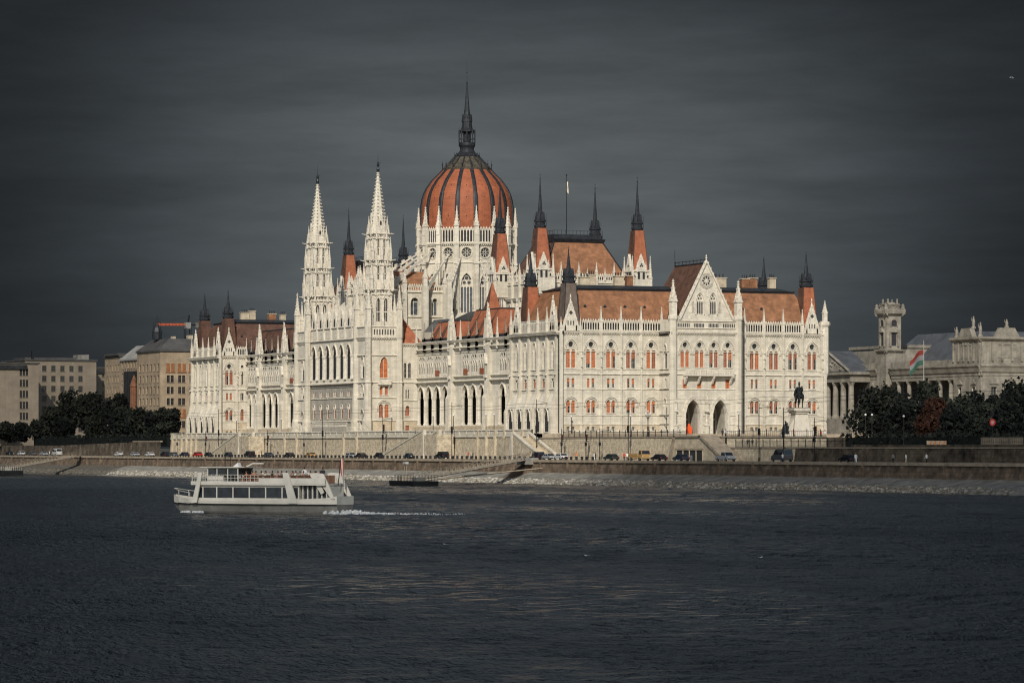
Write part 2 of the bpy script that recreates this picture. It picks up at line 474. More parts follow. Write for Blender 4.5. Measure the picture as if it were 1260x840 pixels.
def turret(x, y, zb, zroof, zgal, ztip, wb, wt, tile='tilered', base=None, label=None, gal=2.):
    """corner turret: carved base, steep tiled roof, dark gallery and needle"""
    t = MB()
    F = lambda a, d, z: (x+a, y+d, z)
    if base:
        w = base/2
        t.box(F, -w, w, -w, w, zb, zroof, 'stone')
        for k in range(4):
            G = FR(x, y, k*pi/2, w)
            t.prism(G, [(-w*.62, zroof), (w*.62, zroof), (0, zroof+base*.85)], -.5, .12, 'carved')
            t.prism(G, [(-w, zroof-.4), (w, zroof-.4), (w, zroof-.05), (-w, zroof-.05)], 0.002, .25, 'carved')
            t.prism(G, [(-w, zb+.3), (w, zb+.3), (w, zb+.6), (-w, zb+.6)], 0.002, .25, 'carved')
            for s in (-.28, .28):
                pane(t, G, Op(w*s, w*.26, zroof-2.2, zroof-.7, 'o'), .012, 'dark')
            for s in (-.78, .78):
                pane(t, G, Op(w*s, w*.26, zroof-1.9, zroof-1.5, 'o'), .012, 'dark')
            for q in range(3):
                a = pi/2+q*2*pi/3
                pane(t, G, Op(cos(a)*w*.12, w*.2, zroof+base*.24+sin(a)*w*.12, 0, 'c'), .13+.002*q, 'dark')
    else:
        t.box(F, -wb/2-.1, wb/2+.1, -wb/2-.1, wb/2+.1, zb, zroof, 'stone')
    o = t.build('turret', PARL, **({'label': label} if label else {}))
    if base:
        w = base/2
        for sx in (-1, 1):
            for sy in (-1, 1):
                pin(x+sx*(w+.05), y+sy*(w+.05), zb+.4, (zroof-zb)+3.0, .75)
                pin(x+sx*(w*.5), y+sy*(w+.15), zroof-.5, 2.6, .34, wt=.2, crock=False)
    r = MB()
    B, T = wb/2, wt/2
    r.taper(F, -B, B, -B, B, zroof, -T, T, -T, T, zgal, tile, westm='tiledark' if tile == 'tilered' else tile)
    for sx in (-1, 1):
        for sy in (-1, 1):
            r.tube((x+sx*B, y+sy*B, zroof), (x+sx*T, y+sy*T, zgal), .1, 'slate' if tile == 'tilegrey' else 'tiledark', 4)
    r.build('turret_roof', o)
    s = MB(); dark_spire(s, x, y, zgal, ztip, wt*.56, gal=gal)
    s.build('spire', o)
    return o

# ---- window bays of the long-bay pattern (south front and end blocks)
def bay_full(w, F, ac, a0, a1, rnd=.35, ztop=22.0, shutter='shutter', base=True, dark_low=False):
    """one four-storey bay; wall goes into w"""
    ops, oc = twin(F, ac, .64, .92, 14.7, 18.35, 'o', 9, (19.9, .62), (2.75, 18.6, 'p', 2.1), shutter=shutter, rnd=rnd*.5)
    panel(w, F, a0, a1, 13.3, 19.1, ops, depth=.3)
    panel(w, F, a0, a1, 19.1, ztop, [oc], depth=.3)
    ops, _ = twin(F, ac, .58, .6, 10.35, 12.35, 'r', 5, depth=.35, shutter=shutter, rnd=rnd*1.6)
    panel(w, F, a0, a1, 9.9, 13.3, ops, depth=.35)
    ops, _ = twin(F, ac, .6, .86, 4.65, 7.0, 'o', 7, None, (2.5, 6.7, 'o', 1.15), shutter=shutter, rnd=rnd*1.3)
    panel(w, F, a0, a1, 4.1, 9.9, ops, depth=.3)
    ops, _ = twin(F, ac, .62, .7, .8, 1.55, 'r', 2, depth=.35, shutter=None)
    panel(w, F, a0, a1, 0, 2.1, ops, 'plinth', depth=.35)
    panel(w, F, a0, a1, 2.1, 4.1, [], 'stone')

def courses(w, F, a0, a1, ztop=22.0, low=True):
    string(w, F, a0, a1, 13.3, .3, .3); string(w, F, a0, a1, 9.9, .2, .16)
    string(w, F, a0, a1, 18.35, .12, .1); string(w, F, a0, a1, 14.35, .14, .14)
    if low: string(w, F, a0, a1, 2.1, .16, .14); string(w, F, a0, a1, 4.1, .2, .18); string(w, F, a0, a1, .45, .2, .12)
    corbels(w, F, a0, a1, ztop-.1)

def pilaster(mb, F, a, w=.5, p=.32, z0=0., z1=22.4):
    mb.box(F, a-w/2, a+w/2, .003, p, z0, z1, 'stone')
    for z in (2.1, 4.1, 9.9, 13.3, 18.35):
        if z0 < z < z1: mb.box(F, a-w/2-.06, a+w/2+.06, .004, p+.1, z-.1, z+.12, 'carved')
    # a niche figure / tabernacle shape half-way
    if z1 > 18 and z0 < 14:
        mb.box(F, a-.13, a+.13, p, p+.22, 15.2, 16.8, 'carved')
        mb.prism(F, [(a-.24, 17.0), (a+.24, 17.0), (a, 18.1)], p, p+.3, 'carved')
        mb.box(F, a-.22, a+.22, p, p+.3, 14.9, 15.15, 'carved')

def buttress_batter(mb, F, a, w=.8):
    mb.prof(F, [(0.002, 0), (1.95, 0), (1.95, 5.0), (1.7, 5.6), (1.15, 7.3), (.75, 9.2), (.62, 13.2), (.5, 22.3), (0.002, 22.3)], a-w/2, a+w/2, 'stone')
    mb.box(F, a-w/2-.08, a+w/2+.08, .6, 1.0, 13.1, 13.5, 'carved')

def build_parliament():
    global PARL
    PARL = thing('parliament_building', 'huge pale neo-gothic parliament with orange dome and twin white spires on the riverbank', 'parliament', (0, 0, 0)); PARL_ROOT.append(PARL)
    W, L, C = 66.0, 269.2, 134.6
    # ================= south front
    F = FS(0); w = MB()
    bl = [2.4, 7.3, 12.2, 17.1, 22.1]; el = [0, 4.9, 9.75, 14.65, 19.6, 24.7]
    br = [43.3, 48.0, 52.9, 57.8, 62.7]; er = [41.3, 45.5, 50.4, 55.3, 60.2, 65.2]
    for c, a, b in list(zip(bl, el, el[1:]))+list(zip(br, er, er[1:])):
        bay_full(w, F, c, a, b, .6, shutter='shutter' if c < 45 else 'shutterdk')
    panel(w, F, 65.2, 66, 0, 22.0, [])
    panel(w, F, 0, 24.7, 22.0, 23.0, []); panel(w, F, 41.3, 66, 22.0, 23.0, [])
    courses(w, F, 0, 24.7); courses(w, F, 41.3, 66)
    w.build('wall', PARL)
    for a in el[1:-1]+er[1:]:
        p = MB(); pilaster(p, F, a); p.build('pilaster', PARL)
    for a in (0, 65.95):
        p = MB(); p.box(F, a-.35, a+.35, 0.004, .5, 0, 23, 'stone'); p.build('pilaster', PARL)
    for i in range(len(el)-1):
        if i: b = MB(); parapet(b, F, el[i]+.3, el[i+1]-.3, 22.95, 25.3); b.build('balustrade', PARL)
    for i in range(len(er)-2): b = MB(); parapet(b, F, er[i]+.3, er[i+1]-.3, 22.95, 25.3); b.build('balustrade', PARL)
    for a in el[2:]+er[1:-1]: pin(a, -.1, 22.4, 6.1, .62)
    gable(F, 2.4, 2.1, 22.95, 30.2); gable(F, 62.7, 2.1, 22.95, 30.2)
    # ---- central gabled projection, 6 m forward
    F6 = FS(-6); w = MB()
    cc = [27.65, 31.25, 34.8, 38.3]; ec = [25.3, 29.45, 33.0, 36.55, 40.7]
    for c, a, b_ in zip(cc, ec, ec[1:]):
        ops, oc = twin(F6, c, .6, .84, 14.9, 18.35, 'o', 9, (19.9, .58), (2.5, 18.5, 'p', 2.1), rnd=.3)
        panel(w, F6, a, b_, 13.3, 19.1, ops, depth=.3); panel(w, F6, a, b_, 19.1, 22.0, [oc], depth=.3)
        o = single(F6, c, 1.05, 10.2, 12.2, 'r', 5, .35, 'shutter', hd=False, mull=False)
        panel(w, F6, a, b_, 9.9, 13.3, [o], depth=.35)
    po = [Op(29.55, 3.5, -.6, 4.5, 'p', 3.1), Op(36.3, 3.5, -.6, 4.5, 'p', 3.1)]
    panel(w, F6, 25.3, 40.7, -.6, 9.9, po, depth=1.0)
    panel(w, F6, 25.3, 40.7, 22.0, 25.6, [])
    for a, b_ in ((24.3, 25.3), (40.7, 41.7)): panel(w, F6, a, b_, 0, 25.6, [])
    # flanks
    FWc = FW(24.3); FEc = FE(41.7)
    no = single(FWc, -3, 1.7, 14.6, 18.6, 'p', 4, .5); lo = single(FWc, -3, 1.6, .6, 6.6, 'p', 4, .6)
    mz = single(FWc, -3, .8, 10.3, 12.3, 'r', 2, .35, hd=False)
    panel(w, FWc, -6, 0, 13.3, 25.6, [no]); panel(w, FWc, -6, 0, 9.9, 13.3, [mz]); panel(w, FWc, -6, 0, 0, 9.9, [lo], depth=.6)
    panel(w, FEc, -6, 0, 0, 25.6, [])
    courses(w, F6, 24.3, 41.7, low=False)
    for a, b_ in ((24.3, 26.9), (32.2, 33.7), (38.9, 41.7)):
        for z in (2.1, 4.1, .45): string(w, F6, a, b_, z, .18, .15); courses(w, FWc, -6, 0)
    for z in (23.6, 25.2): string(w, F6, 24.3, 41.7, z, .25, .25)
    for c, a, b_ in zip(cc, ec, ec[1:]):
        n = 7
        for k in range(n):
            x = a+.5+(b_-a-1)*(k+.5)/n
            pane(w, F6, Op(x, .26, 23.85, 24.6, 'o'), .012, 'dark')
    w.build('wall', PARL)
    # portals
    for i, o in enumerate(po):
        m = MB()
        for k in range(3):
            h = Op(o.a, o.w+.1+k*.5, -.6, 4.5, 'p', 3.15+k*.35)
            hood(m, F6, h, .22, .45-.1*k, drop=5, gap=.0)
        # porch interior: side walls, vault, back wall, doors
        G = lambda a, d, z: F6(a, d, z)
        m.grid([[G(x, -1.0, z) for x, z in o.outline()], [G(x, -5., z) for x, z in o.outline()]], 'greystone', True)
        pane(m, F6, Op(o.a, o.w, -.6, 4.5, 'p', 3.1), -5., 'greystone')
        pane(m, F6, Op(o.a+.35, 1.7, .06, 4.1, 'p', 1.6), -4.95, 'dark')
        m.box(F6, o.a-.5, o.a+1.2, -4.94, -4.85, 3.1, 3.45, 'greystone')
        g = m.build('portal', PARL)
        if i == 0:
            dmb = MB()
            dmb.box(F6, o.a-.25, o.a+1.25, -2.9, -2.75, .05, 1.6, 'orange'); dmb.prism(F6, [(o.a+.15, 1.6), (o.a+.75, 1.6), (o.a+.7, 2.3), (o.a+.2, 2.3)], -2.9, -2.75, 'orange')
            dmb.build('orange_barrier', g)
    # balcony on brackets, tabernacles between the doors
    m = MB()
    m.box(F6, 27.2, 39.3, .01, 1.5, 12.95, 13.35, 'carved')
    n = 20
    for k in range(n+1):
        x = 27.2+12.1*k/n
        m.box(F6, x-.1, x+.1, 1.36, 1.48, 13.353, 14.2, 'carved')
    m.box(F6, 27.2, 39.3, 1.3, 1.52, 14.2, 14.4, 'carved')
    for x in (27.6, 30.9, 34.4, 38.9):
        m.prof(F6, [(0.003, 11.0), (.35, 11.2), (1.3, 12.6), (1.3, 12.947), (0.003, 12.947)], x-.2, x+.2, 'carved')
    m.build('balcony', PARL)
    for x, d in ((32.95, .45), (40.9, .3), (25.2, .3)):
        m = MB()
        m.box(F6, x-.42, x+.42, .003, d+.3, 0, 1.8, 'stone'); m.box(F6, x-.5, x+.5, .004, d+.4, 1.803, 2.1, 'carved')
        X, Y, _ = F6(x, d-.05, 0)
        m.lathe(X, Y, [(.26, 2.1), (.3, 2.9), (.2, 3.5), (.26, 4.1), (.12, 4.25), (.15, 4.5), (.02, 4.7)], 'carved', 8)
        m.box(F6, x-.45, x+.45, .004, d+.4, 4.9, 5.3, 'carved')
        pinnacle(m, X, Y, 5.3, 4.2, .7)
        m.build('tabernacle', PARL)
    # gable with rose window
    gable(F6, 33.0, 6.8, 25.6, 39.3, big=True, d=.2, thick=.9, pins=False)
    g = MB()
    rc = 35.2-.9
    for k in range(8):
        a = k*pi/4; pane(g, F6, Op(33+cos(a)*.78, .44, rc+sin(a)*.78, 0, 'c'), .015+.0015*k, 'glass')
        pane(g, F6, Op(33+cos(a+.39)*.42, .16, rc+sin(a+.39)*.42, 0, 'c'), .015+.001*k, 'glass')
    for k in range(4): hood(g, F6, Op(33, 2.3+.35*k, rc, 0, 'c'), .1, .18-.03*k, d0=.0)
    reg_win(g, 12)
    for s in (-1.62, 1.62):
        g = MB()
        for k in (-1, 0, 1): pane(g, F6, Op(33+s+k*.52, .32, 26.9, 29.4, 'p'), .013, 'glass')
        for k in (-.3, .3): pane(g, F6, Op(33+s+k, .38, 30.35, 0, 'c'), .013, 'glass')
        pane(g, F6, Op(33+s, .4, 30.95, 0, 'c'), .013, 'glass')
        hood(g, F6, Op(33+s, 1.9, 26.7, 29.9, 'p', 1.7), .18, .22, drop=3.2)
        reg_win(g, 9)
        g2 = Op(33+s*2.05, .5, 27.2, 29.2, 'p'); m = MB(); hood(m, F6, g2, .1, .15, drop=2); pane(m, F6, g2, .01, 'greystone'); reg_win(m, 2)
    for x in (24.9, 41.1):
        m = MB(); m.lathe(x, -5.7, [(.95, 0), (.95, 26)], 'stone', 8, pi/8); m.lathe(x, -5.7, [(1.15, 25.6), (1.15, 26.3), (.9, 26.5)], 'carved', 8, pi/8)
        m.build('corner_pier', PARL)
        pin(x, -5.7, 25.5, 9.0, 1.35, wt=30, shaft=.45)
    # gable roof
    r = MB()
    A = lambda y, z, s: (33+s*6.6*(1-(z-25.2)/13.), y, z)
    for s in (-1, 1):
        r.face([A(-5.4, 25.2, s), A(14, 25.2, s), A(10.5, 38.2, s), A(-5.4, 38.2, s)], 'tiledark')
    r.face([A(14, 25.2, -1), A(14, 25.2, 1), A(10.5, 38.2, 1)], 'tiledark')
    for k in range(9):
        y = -5+1.9*k; r.tube((33, y, 38.1), (33, y, 39.3), .06, 'slate', 4)
    r.box(ID, 32.9, 33.1, -5.2, 10.6, 39.0, 39.12, 'slate'); r.box(ID, 32.85, 33.15, -5.3, 10.6, 38.2, 38.45, 'slate')
    r.tube((33, 10.5, 38.2), (33, 10.5, 42), .06, 'slate', 4)
    r.build('roof', PARL)
    # ================= west faces of the end blocks
    def end_block(u0, mirror):
        f = (lambda u: L-u) if mirror else (lambda u: u)
        F = FW(0); w = MB()
        cs = [4.4, 9.6, 14.8, 20.0, 25.2]
        span = [(1.8+5.2*i, 7.0+5.2*i) for i in range(5)]
        for i, (c, (a, b)) in enumerate(zip(cs, span)):
            c = f(c); a, b = sorted((f(a), f(b)))
            o = single(F, c, 1.8, 14.5, 19.0, 'p', 6, .4, hd=True, glass='greystone', mull=False); WINS[-1][1].box(F, c-(.86 if not mirror else .86), c-.25, -.37, -.3, 14.6, 19.4, 'dark')  # dark strip painted on the niche back as its shadow line
            panel(w, F, a, b, 13.3, 22, [o], depth=.4)
            o = single(F, c, 1.2, 10.3, 12.3, 'r', 3, .3, 'shutter' if i in (1, 2, 3) else None, hd=True, mull=False)
            panel(w, F, a, b, 9.0, 13.3, [o], depth=.3)
            o = single(F, c+.35, 2.5, .4, 3.4, 'p', 5, .25, hd=True, d0=1.5, glass='dark', mull=False)
            panel(w, F, a, b, 0, 5.6, [o], depth=.25, d=1.5)
            w.face([F(a, 1.5, 5.6), F(b, 1.5, 5.6), F(b, 0, 9.0), F(a, 0, 9.0)], 'stone')
        a, b = sorted((f(0), f(1.8))); panel(w, F, a, b, 0, 22, [])
        a, b = sorted((f(0), f(28))); panel(w, F, a, b, 22, 23, [])
        for z in (13.3, 9.9): string(w, F, a, b, z, .24, .22)
        corbels(w, F, a, b, 21.9, p=1.0); string(w, F, a, b, 14.35, .15, .2)
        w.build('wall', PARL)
        for k in range(6):
            m = MB(); buttress_batter(m, F, f(1.8+5.2*k), .9); m.build('buttress', PARL)
            pin(-.35, f(1.8+5.2*k), 22.2, 6.2, .6)
        for k in range(5):
            m = MB(); a, b = sorted((f(2.2+5.2*k), f(6.6+5.2*k))); solid_parapet(m, F, a, b, 23, 25.4); m.build('balustrade', PARL)
        gable(F, f(4.4), 2.0, 23., 30.2); gable(F, f(25.2), 2.0, 23., 30.2)
    end_block(0, False); end_block(L, True)
    # south flank of the far end block (looks towards us)
    Fn = FS(242.0); w = MB()
    bay_full(w, Fn, 2.6, .3, 4.9, .3, shutter='shutterdk')
    o1 = single(Fn, 6.5, .7, 14.7, 18.2, 'o', 4, .4); o1b = single(Fn, 6.0, .5, 14.7, 18.2, 'o', 1, .4)
    oc = Op(6.5, .8, 19.9, 0, 'c'); mm = MB(); pane(mm, Fn, oc, -.4, 'glass'); hood(mm, Fn, oc, .1, .1); reg_win(mm, 1)
    o2 = single(Fn, 6.5, .95, 10.35, 12.35, 'r', 3, .35, hd=False); o3 = single(Fn, 6.5, .95, 4.6, 7.3, 'o', 4, .4, 'shutterdk')
    panel(w, Fn, 4.9, 8, 13.3, 19.1, [o1]); panel(w, Fn, 4.9, 8, 19.1, 22, [oc]); panel(w, Fn, 4.9, 8, 9.9, 13.3, [o2]); panel(w, Fn, 4.9, 8, 4.1, 9.9, [o3]); panel(w, Fn, 4.9, 8, 0, 4.1, [], 'plinth')
    panel(w, Fn, 0, .3, 0, 22, []); panel(w, Fn, 0, 8, 22, 23, []); courses(w, Fn, 0, 8)
    w.build('wall', PARL)
    p = MB(); pilaster(p, Fn, 4.9); p.build('pilaster', PARL); p = MB(); p.box(Fn, -.4, .4, .003, .5, 0, 23, 'stone'); p.build('pilaster', PARL)
    gable(Fn, 2.6, 2.1, 22.95, 30.2); m = MB(); parapet(m, Fn, 5.1, 7.8, 22.95, 25.3); m.build('balustrade', PARL)
    # rear and far side walls (plain, seen only edge-on)
    w = MB()
    for k in range(26):
        a, b = 27+k*8.28, 27+(k+1)*8.28
        w.face([(58, a, 0), (58, b, 0), (58, b, 22), (58, a, 22)], 'stone')
    w.box(ID, 12, 58, 27, 242, 22, 22.4, 'slate')
    for (a, b) in ((0, 27.8), (L-27.8, L)):
        w.face([(66, a, 0), (66, b, 0), (66, b, 23), (66, a, 23)], 'stone')
        parapet(w, FE(66), a, b, 22.95, 25.3); corbels(w, FE(66), a, b, 21.9)
    w.face([(0, L, 0), (66, L, 0), (66, L, 23), (0, L, 23)], 'stone')
    w.face([(0, 27.8, 0), (66, 27.8, 0), (66, 27.8, 23), (0, 27.8, 23)], 'stone')
    w.face([(8, L-27.2, 0), (66, L-27.2, 0), (66, L-27.2, 23), (8, L-27.2, 23)], 'stone')
    w.build('wall', PARL)
    # corner piers at the far side and the oriel-like corner tourelle
    for (x, y) in ((66.2, .3), (66.2, 27.5)):
        m = MB(); m.lathe(x, y, [(.3, 12), (.95, 14), (.95, 24.5), (1.3, 25), (1.3, 25.6), (.9, 25.8)], 'carved', 8, pi/8); m.build('corner_pier', PARL)
        pin(x, y, 25.6, 5, .9)
    # end-block roofs (steep hips with metal decks)
    for (a, b, tl) in ((0, 27.8, 'tile'), (L-27.8, L, 'tiledark')):
        r = MB()
        r.taper(ID, .7, 65.3, a+.7, b-.7, 22.6, .95, 65.05, a+.95, b-.95, 24.9, 'slate'); r.taper(ID, 1.0, 65, a+1.0, b-1.0, 24.903, 5.2, 60.8, a+5.2, b-5.2, 32.2, tl, westm='tile' if tl == 'tile' else 'tiledark')  # dark apron added so the balustrade slots look shadowed
        r.taper(ID, 5.3, 60.7, a+5.3, b-5.3, 32.203, 5.0, 61, a+5.0, b-5.0, 32.7, 'slate')
        r.taper(ID, 5.6, 60.4, a+5.6, b-5.6, 32.703, 8, 58, a+9, b-9, 33.6, 'slate')
        for sx in (1.0, 65): # hip lines
            for sy in (a+1, b-1):
                r.tube((sx, sy, 23.6), (5.6 if sx < 9 else 60.4, a+5.6 if sy < (a+b)/2 else b-5.6, 32.2), .16, 'slate', 5)
        r.box(ID, 1.6, 64.4, a+1.45, a+1.55, 25.6, 25.75, 'slate')   # snow guard
        r.box(ID, 1.45, 1.55, a+1.6, b-1.6, 25.6, 25.75, 'slate')
        ro = r.build('roof', PARL)
        for k in range(10):   # roof vents
            x = 7.2+k*4.9
            if 24 < x < 44: continue
            m = MB(); y = a+3.05
            m.box(ID, x-.28, x+.28, y-.1, y+.8, 28.0, 28.5, 'slate'); m.prism(lambda p, q, z: (p, q, z), [(x-.4, 28.503), (x+.4, 28.503), (x, 28.9)], y-.25, y+.8, 'slate')
            m.build('roof_vent', ro)
        for (x, y, q) in ((11, 12, 1.2), (15, 17, .9), (19, 11, 1.1), (24, 16, .8), (42, 12, 1.1), (47, 16, 1.5), (51, 11, .9), (55, 15, 1.0), (59, 13, .8)):
            m = MB(); h = random.uniform(1.8, 3.0)
            m.box(ID, x-q, x+q, a+y-.6, a+y+.6, 33., 33.3+h, 'tile' if random.random() < .35 else 'plinth'); m.box(ID, x-q-.15, x+q+.15, a+y-.75, a+y+.75, 33.3+h+.002, 33.5+h, 'plinth')
            for k in range(3): m.tube((x-q*.6+k*q*.6, a+y, 33.5+h), (x-q*.6+k*q*.6, a+y, 34.3+h), .14, 'slate', 6)
            m.build('chimney', ro)
    # corner turrets of the end blocks
    for (a, b) in ((0, 0), (L, 1)):
        f = (lambda u: L-u) if b else (lambda u: u)
        for x, u in ((3.2, 3.0), (3.2, 24.6), (62.8, 3.0), (62.8, 24.6)):
            tl = 'tilegrey' if (x < 9 and u < 9 and not b) else ('tilered' if not b else 'tiledark')
            turret(x, f(u), 22.5, 24.6, 33.6, 41.9, 3.8, 2.5, tl, gal=2.2)
    # ================= loggia wings
    def wing(mirror):
        f = (lambda u: L-u) if mirror else (lambda u: u)
        F = FW(8); w = MB(); sg = -1 if mirror else 1
        arches = [(105.4, 5.4), (100, 5.4), (94.6, 5.4), (89.2, 5.4), (76.0, 5.2), (70.8, 5.2), (65.6, 5.2), (52.6, 5.2), (47.4, 5.2), (42.2, 5.2), (30.0, 4.4), (34.4, 4.4)]
        piers = [(82.55, 7.9), (59.1, 7.8), (38.1, 3.0)]
        shp = {94.6: .3, 76.0: .35, 65.6: .3}
        for c0, wd in arches:
            c = f(c0); a, b = c-wd/2, c+wd/2
            # ground arcade
            o = Op(c, wd-1.5, 2.4, 9.3, 'p', 2.7)
            panel(w, F, a, b, 0, 13.0, [o], depth=.4)
            m = MB()
            hood(m, F, o, .35, .35, drop=.4, gap=.05)
            for s in (-1, 1):
                X, Y, _ = F(c+s*(wd/2-.55), -.1, 0)
                m.lathe(X, Y, [(.55, 2.3), (.55, 2.7), (.42, 2.9), (.38, 8.6), (.55, 9.2), (.6, 9.5)], 'stone', 10)
            m.build('arcade_arch', PARL)
            # upper gallery: three lights with roundels
            ops = [Op(c+k*1.45, 1.15, 14.5, 17.0, 'p', .9) for k in (-1, 0, 1)]
            ocs = [Op(c+k*1.45, .95, 18.95, 0, 'c') for k in (-.5, .5)] + [Op(c+s*1.75, .55, 18.7, 0, 'c') for s in (-1, 1)]
            panel(w, F, a, b, 13.0, 18.2, ops, depth=.2); panel(w, F, a, b, 18.2, 21.0, ocs, depth=.13)
            m = MB()
            for k, o in enumerate(ops):
                pane(m, F, o, -.18, 'dark')
                m.box(F, o.a-.03, o.a+.03, -.17, -.1, 14.4, 17.2, 'carved'); hood(m, F, o, .1, .14, drop=.3)
                m.box(F, o.a-.48, o.a+.48, -.1, .06, 14.5, 15.2, 'carved')
            for o in ocs: pane(m, F, o, -.11, 'dark')
            subs = []
            if c0 in shp:
                sm = MB(); sm.box(F, c-1.3, c+1.3, .12, .2, 14.6, 16.0, 'shutterdk'); subs.append(('awning', sm))
            reg_win(m, 7, subs)
            panel(w, F, a, b, 21.0, 23.0, [])
        for c0, wd in piers:
            c = f(c0); a, b = c-wd/2, c+wd/2
            panel(w, F, a, b, 0, 23, [])
            m = MB()
            pc = f(c0+1.6)
            m.prof(F, [(.003, 0), (1.7, 0), (1.7, 8.8), (1.2, 9.8), (1.0, 13.2), (.8, 21.5), (.003, 22.5)], pc-1.1, pc+1.1, 'stone')
            m.box(F, pc-.5, pc+.5, 1.0, 1.5, 13.6, 14.4, 'carved'); m.box(F, pc-.3, pc+.3, 1.05, 1.4, 14.4, 16.6, 'greystone')
            m.prism(F, [(pc-.7, 16.9), (pc+.7, 16.9), (pc, 19.4)], .8, 1.6, 'carved')
            m.build('buttress', PARL)
            gable(F, pc, 1.9, 23.2, 30.5, d=.6)
            pin(F(pc, .6, 0)[0], f(c0+1.6), 23, 8.6, .9)
        lo, hi = sorted((f(27.8), f(108.2)))
        for z, h, p_ in ((13.0, .35, .8), (14.15, .2, .5), (21.1, .3, .7), (2.2, .25, .3), (19.9, .12, .15)): string(w, F, lo, hi, z, h, p_)
        corbels(w, F, lo, hi, 22.2, p=.7)
        # terrace step block under the arcade + back wall of the arcade
        w.prof(F, [(.003, 0), (1.5, 0), (1.5, 2.0), (.003, 2.2)], lo, hi, 'plinth')
        w.face([(12.2, lo, 2.4), (12.2, hi, 2.4), (12.2, hi, 13), (12.2, lo, 13)], 'dark'); w.face([(9, lo, 2.4), (9, hi, 2.4), (12.2, hi, 2.4), (12.2, lo, 2.4)], 'plinth')  # back wall near black, painting the arcade's shade
        w.face([(9, lo, 12.6), (9, hi, 12.6), (12.2, hi, 12.6), (12.2, lo, 12.6)], 'interior')
        for c0, wd in arches:
            pane(w, FW(12.2), Op(f(c0), 2.0, 2.5, 7, 'p'), .02, 'dark')
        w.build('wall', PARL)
        for c0, wd in arches:
            for e in (-1, 1):
                u = f(c0)+e*wd/2
                pin(7.6, u, 20.5, 7.4, .52)
        # roof strip: lead gutter, tiles, deck behind
        r = MB()
        r.taper(ID, 8.9, 13, lo, hi, 22.9, 9.2, 13, lo, hi, 24.0, 'slate')
        segs = [(27.8, 56), (62.5, 80.5), (86, 103)]
        for (a, b), zt in zip(segs, (29.8, 30.2, 28.0)):
            a, b = sorted((f(a), f(b)))
            r.taper(ID, 9.2, 30, a, b, 24.003, 9.2+(zt-24.)*.45, 30, a+1.2, b-1.2, zt, 'tilered' if not mirror else 'tiledark')
            r.taper(ID, 9.1+(zt-24.)*.45, 30, a+1.1, b-1.1, zt+.003, 9.4+(zt-24.)*.45, 30, a+1.2, b-1.2, zt+.3, 'slate')
            a_ = a
            while a_ < b-4:   # standing fins / dormer cheeks that break the strip up
                r.prof(lambda p, q, z: (q, p, z), [(9.3, 24.3), (9.3+(zt-24.)*.45, zt-.1), (9.1+(zt-24.)*.45, zt-.05), (8.7, 24.9)], a_+2.5, a_+2.72, 'tiledark')
                a_ += 5.3
        r.build('roof', PARL)
        # steep little pyramid roof and chimneys behind
        m = MB(); u = f(76.5)
        m.taper(ID, 13.2, 17, u-1.9, u+1.9, 29.5, 15.05, 15.15, u-.05, u+.05, 37.2, 'tilered', westm='tiledark'); m.build('roof', PARL)
        # glazed skylight
        m = MB(); a, b = sorted((f(106), f(117)))
        m.taper(ID, 13, 18.5, a, b, 26.0, 15.6, 16, a+1, b-1, 29.2, 'glassgrey'); m.box(ID, 13, 18.5, a, b, 23, 25.997, 'stone')
        for k in range(8): m.tube((13, a+(b-a)*k/7, 26.03), (15.6, a+1+(b-a-2)*k/7, 29.23), .06, 'slate', 4)
        m.build('skylight', PARL)
        # main wing body
        w = MB(); a, b = sorted((f(27.8), f(118)))
        w.box(ID, 20, 58, a, b, 22.4, 28.6, 'stone'); w.taper(ID, 19.6, 58.4, a, b, 28.603, 26, 52, a, b, 31.5, 'slate')
        w.build('wall', PARL)
    wing(False); wing(True)
    # ================= chambers
    def chamber(mirror):
        f = (lambda u: L-u) if mirror else (lambda u: u)
        x0, x1 = 20.2, 43.4; u0, u1 = sorted((f(57.2), f(79.8)))
        w = MB(); FWx = FW(x0); FSx = FS(u0)
        for F, a0, a1 in ((FWx, u0, u1), (FSx, x0, x1)):
            n = 5; s = (a1-a0)/n
            for k in range(n):
                c = a0+s*(k+.5)
                o = single(F, c, 1.5, 28.4, 30.4, 'p', 3, .5); panel(w, F, a0+s*k, a0+s*(k+1), 24, 32.4, [o], depth=.5)
                panel(w, F, a0+s*k, a0+s*(k+1), 32.4, 37.2, [])
                for q in range(6):
                    x = a0+s*k+.5+(s-1)*(q+.5)/6
                    w.prism(F, [(x-.16, 33.4), (x+.16, 33.4), (x+.16, 35.6), (x, 36), (x-.16, 35.6)], .003, .04, 'greystone')
                w.box(F, a0+s*k-.3, a0+s*k+.3, .004, .6, 24, 37.4, 'stone')
                X, Y, _ = F(a0+s*k, .3, 0); pin(X, Y, 37, 4.4, .55)
                X, Y, _ = F(c, .1, 0); pin(X, Y, 37, 3.0, .4, wt=.3)
            corbels(w, F, a0, a1, 32.3, p=.5); string(w, F, a0, a1, 36.4, .35, .3); string(w, F, a0, a1, 27.6, .3, .25)
            for k in range(n): parapet(w, F, a0+s*k+.3, a0+s*(k+1)-.3, 36.9, 38.4, crest=True)
        w.face([(x1, u0, 24), (x1, u1, 24), (x1, u1, 38), (x1, u0, 38)], 'stone'); w.face([(x0, u1, 24), (x1, u1, 24), (x1, u1, 38), (x0, u1, 38)], 'stone')
        w.build('wall', PARL)
        r = MB()
        r.taper(ID, x0+.6, x1-.6, u0+.6, u1-.6, 37.4, x0+5.2, x1-5.2, u0+5.2, u1-5.2, 46.4, 'tile' if not mirror else 'tiledark', westm='tiledark')
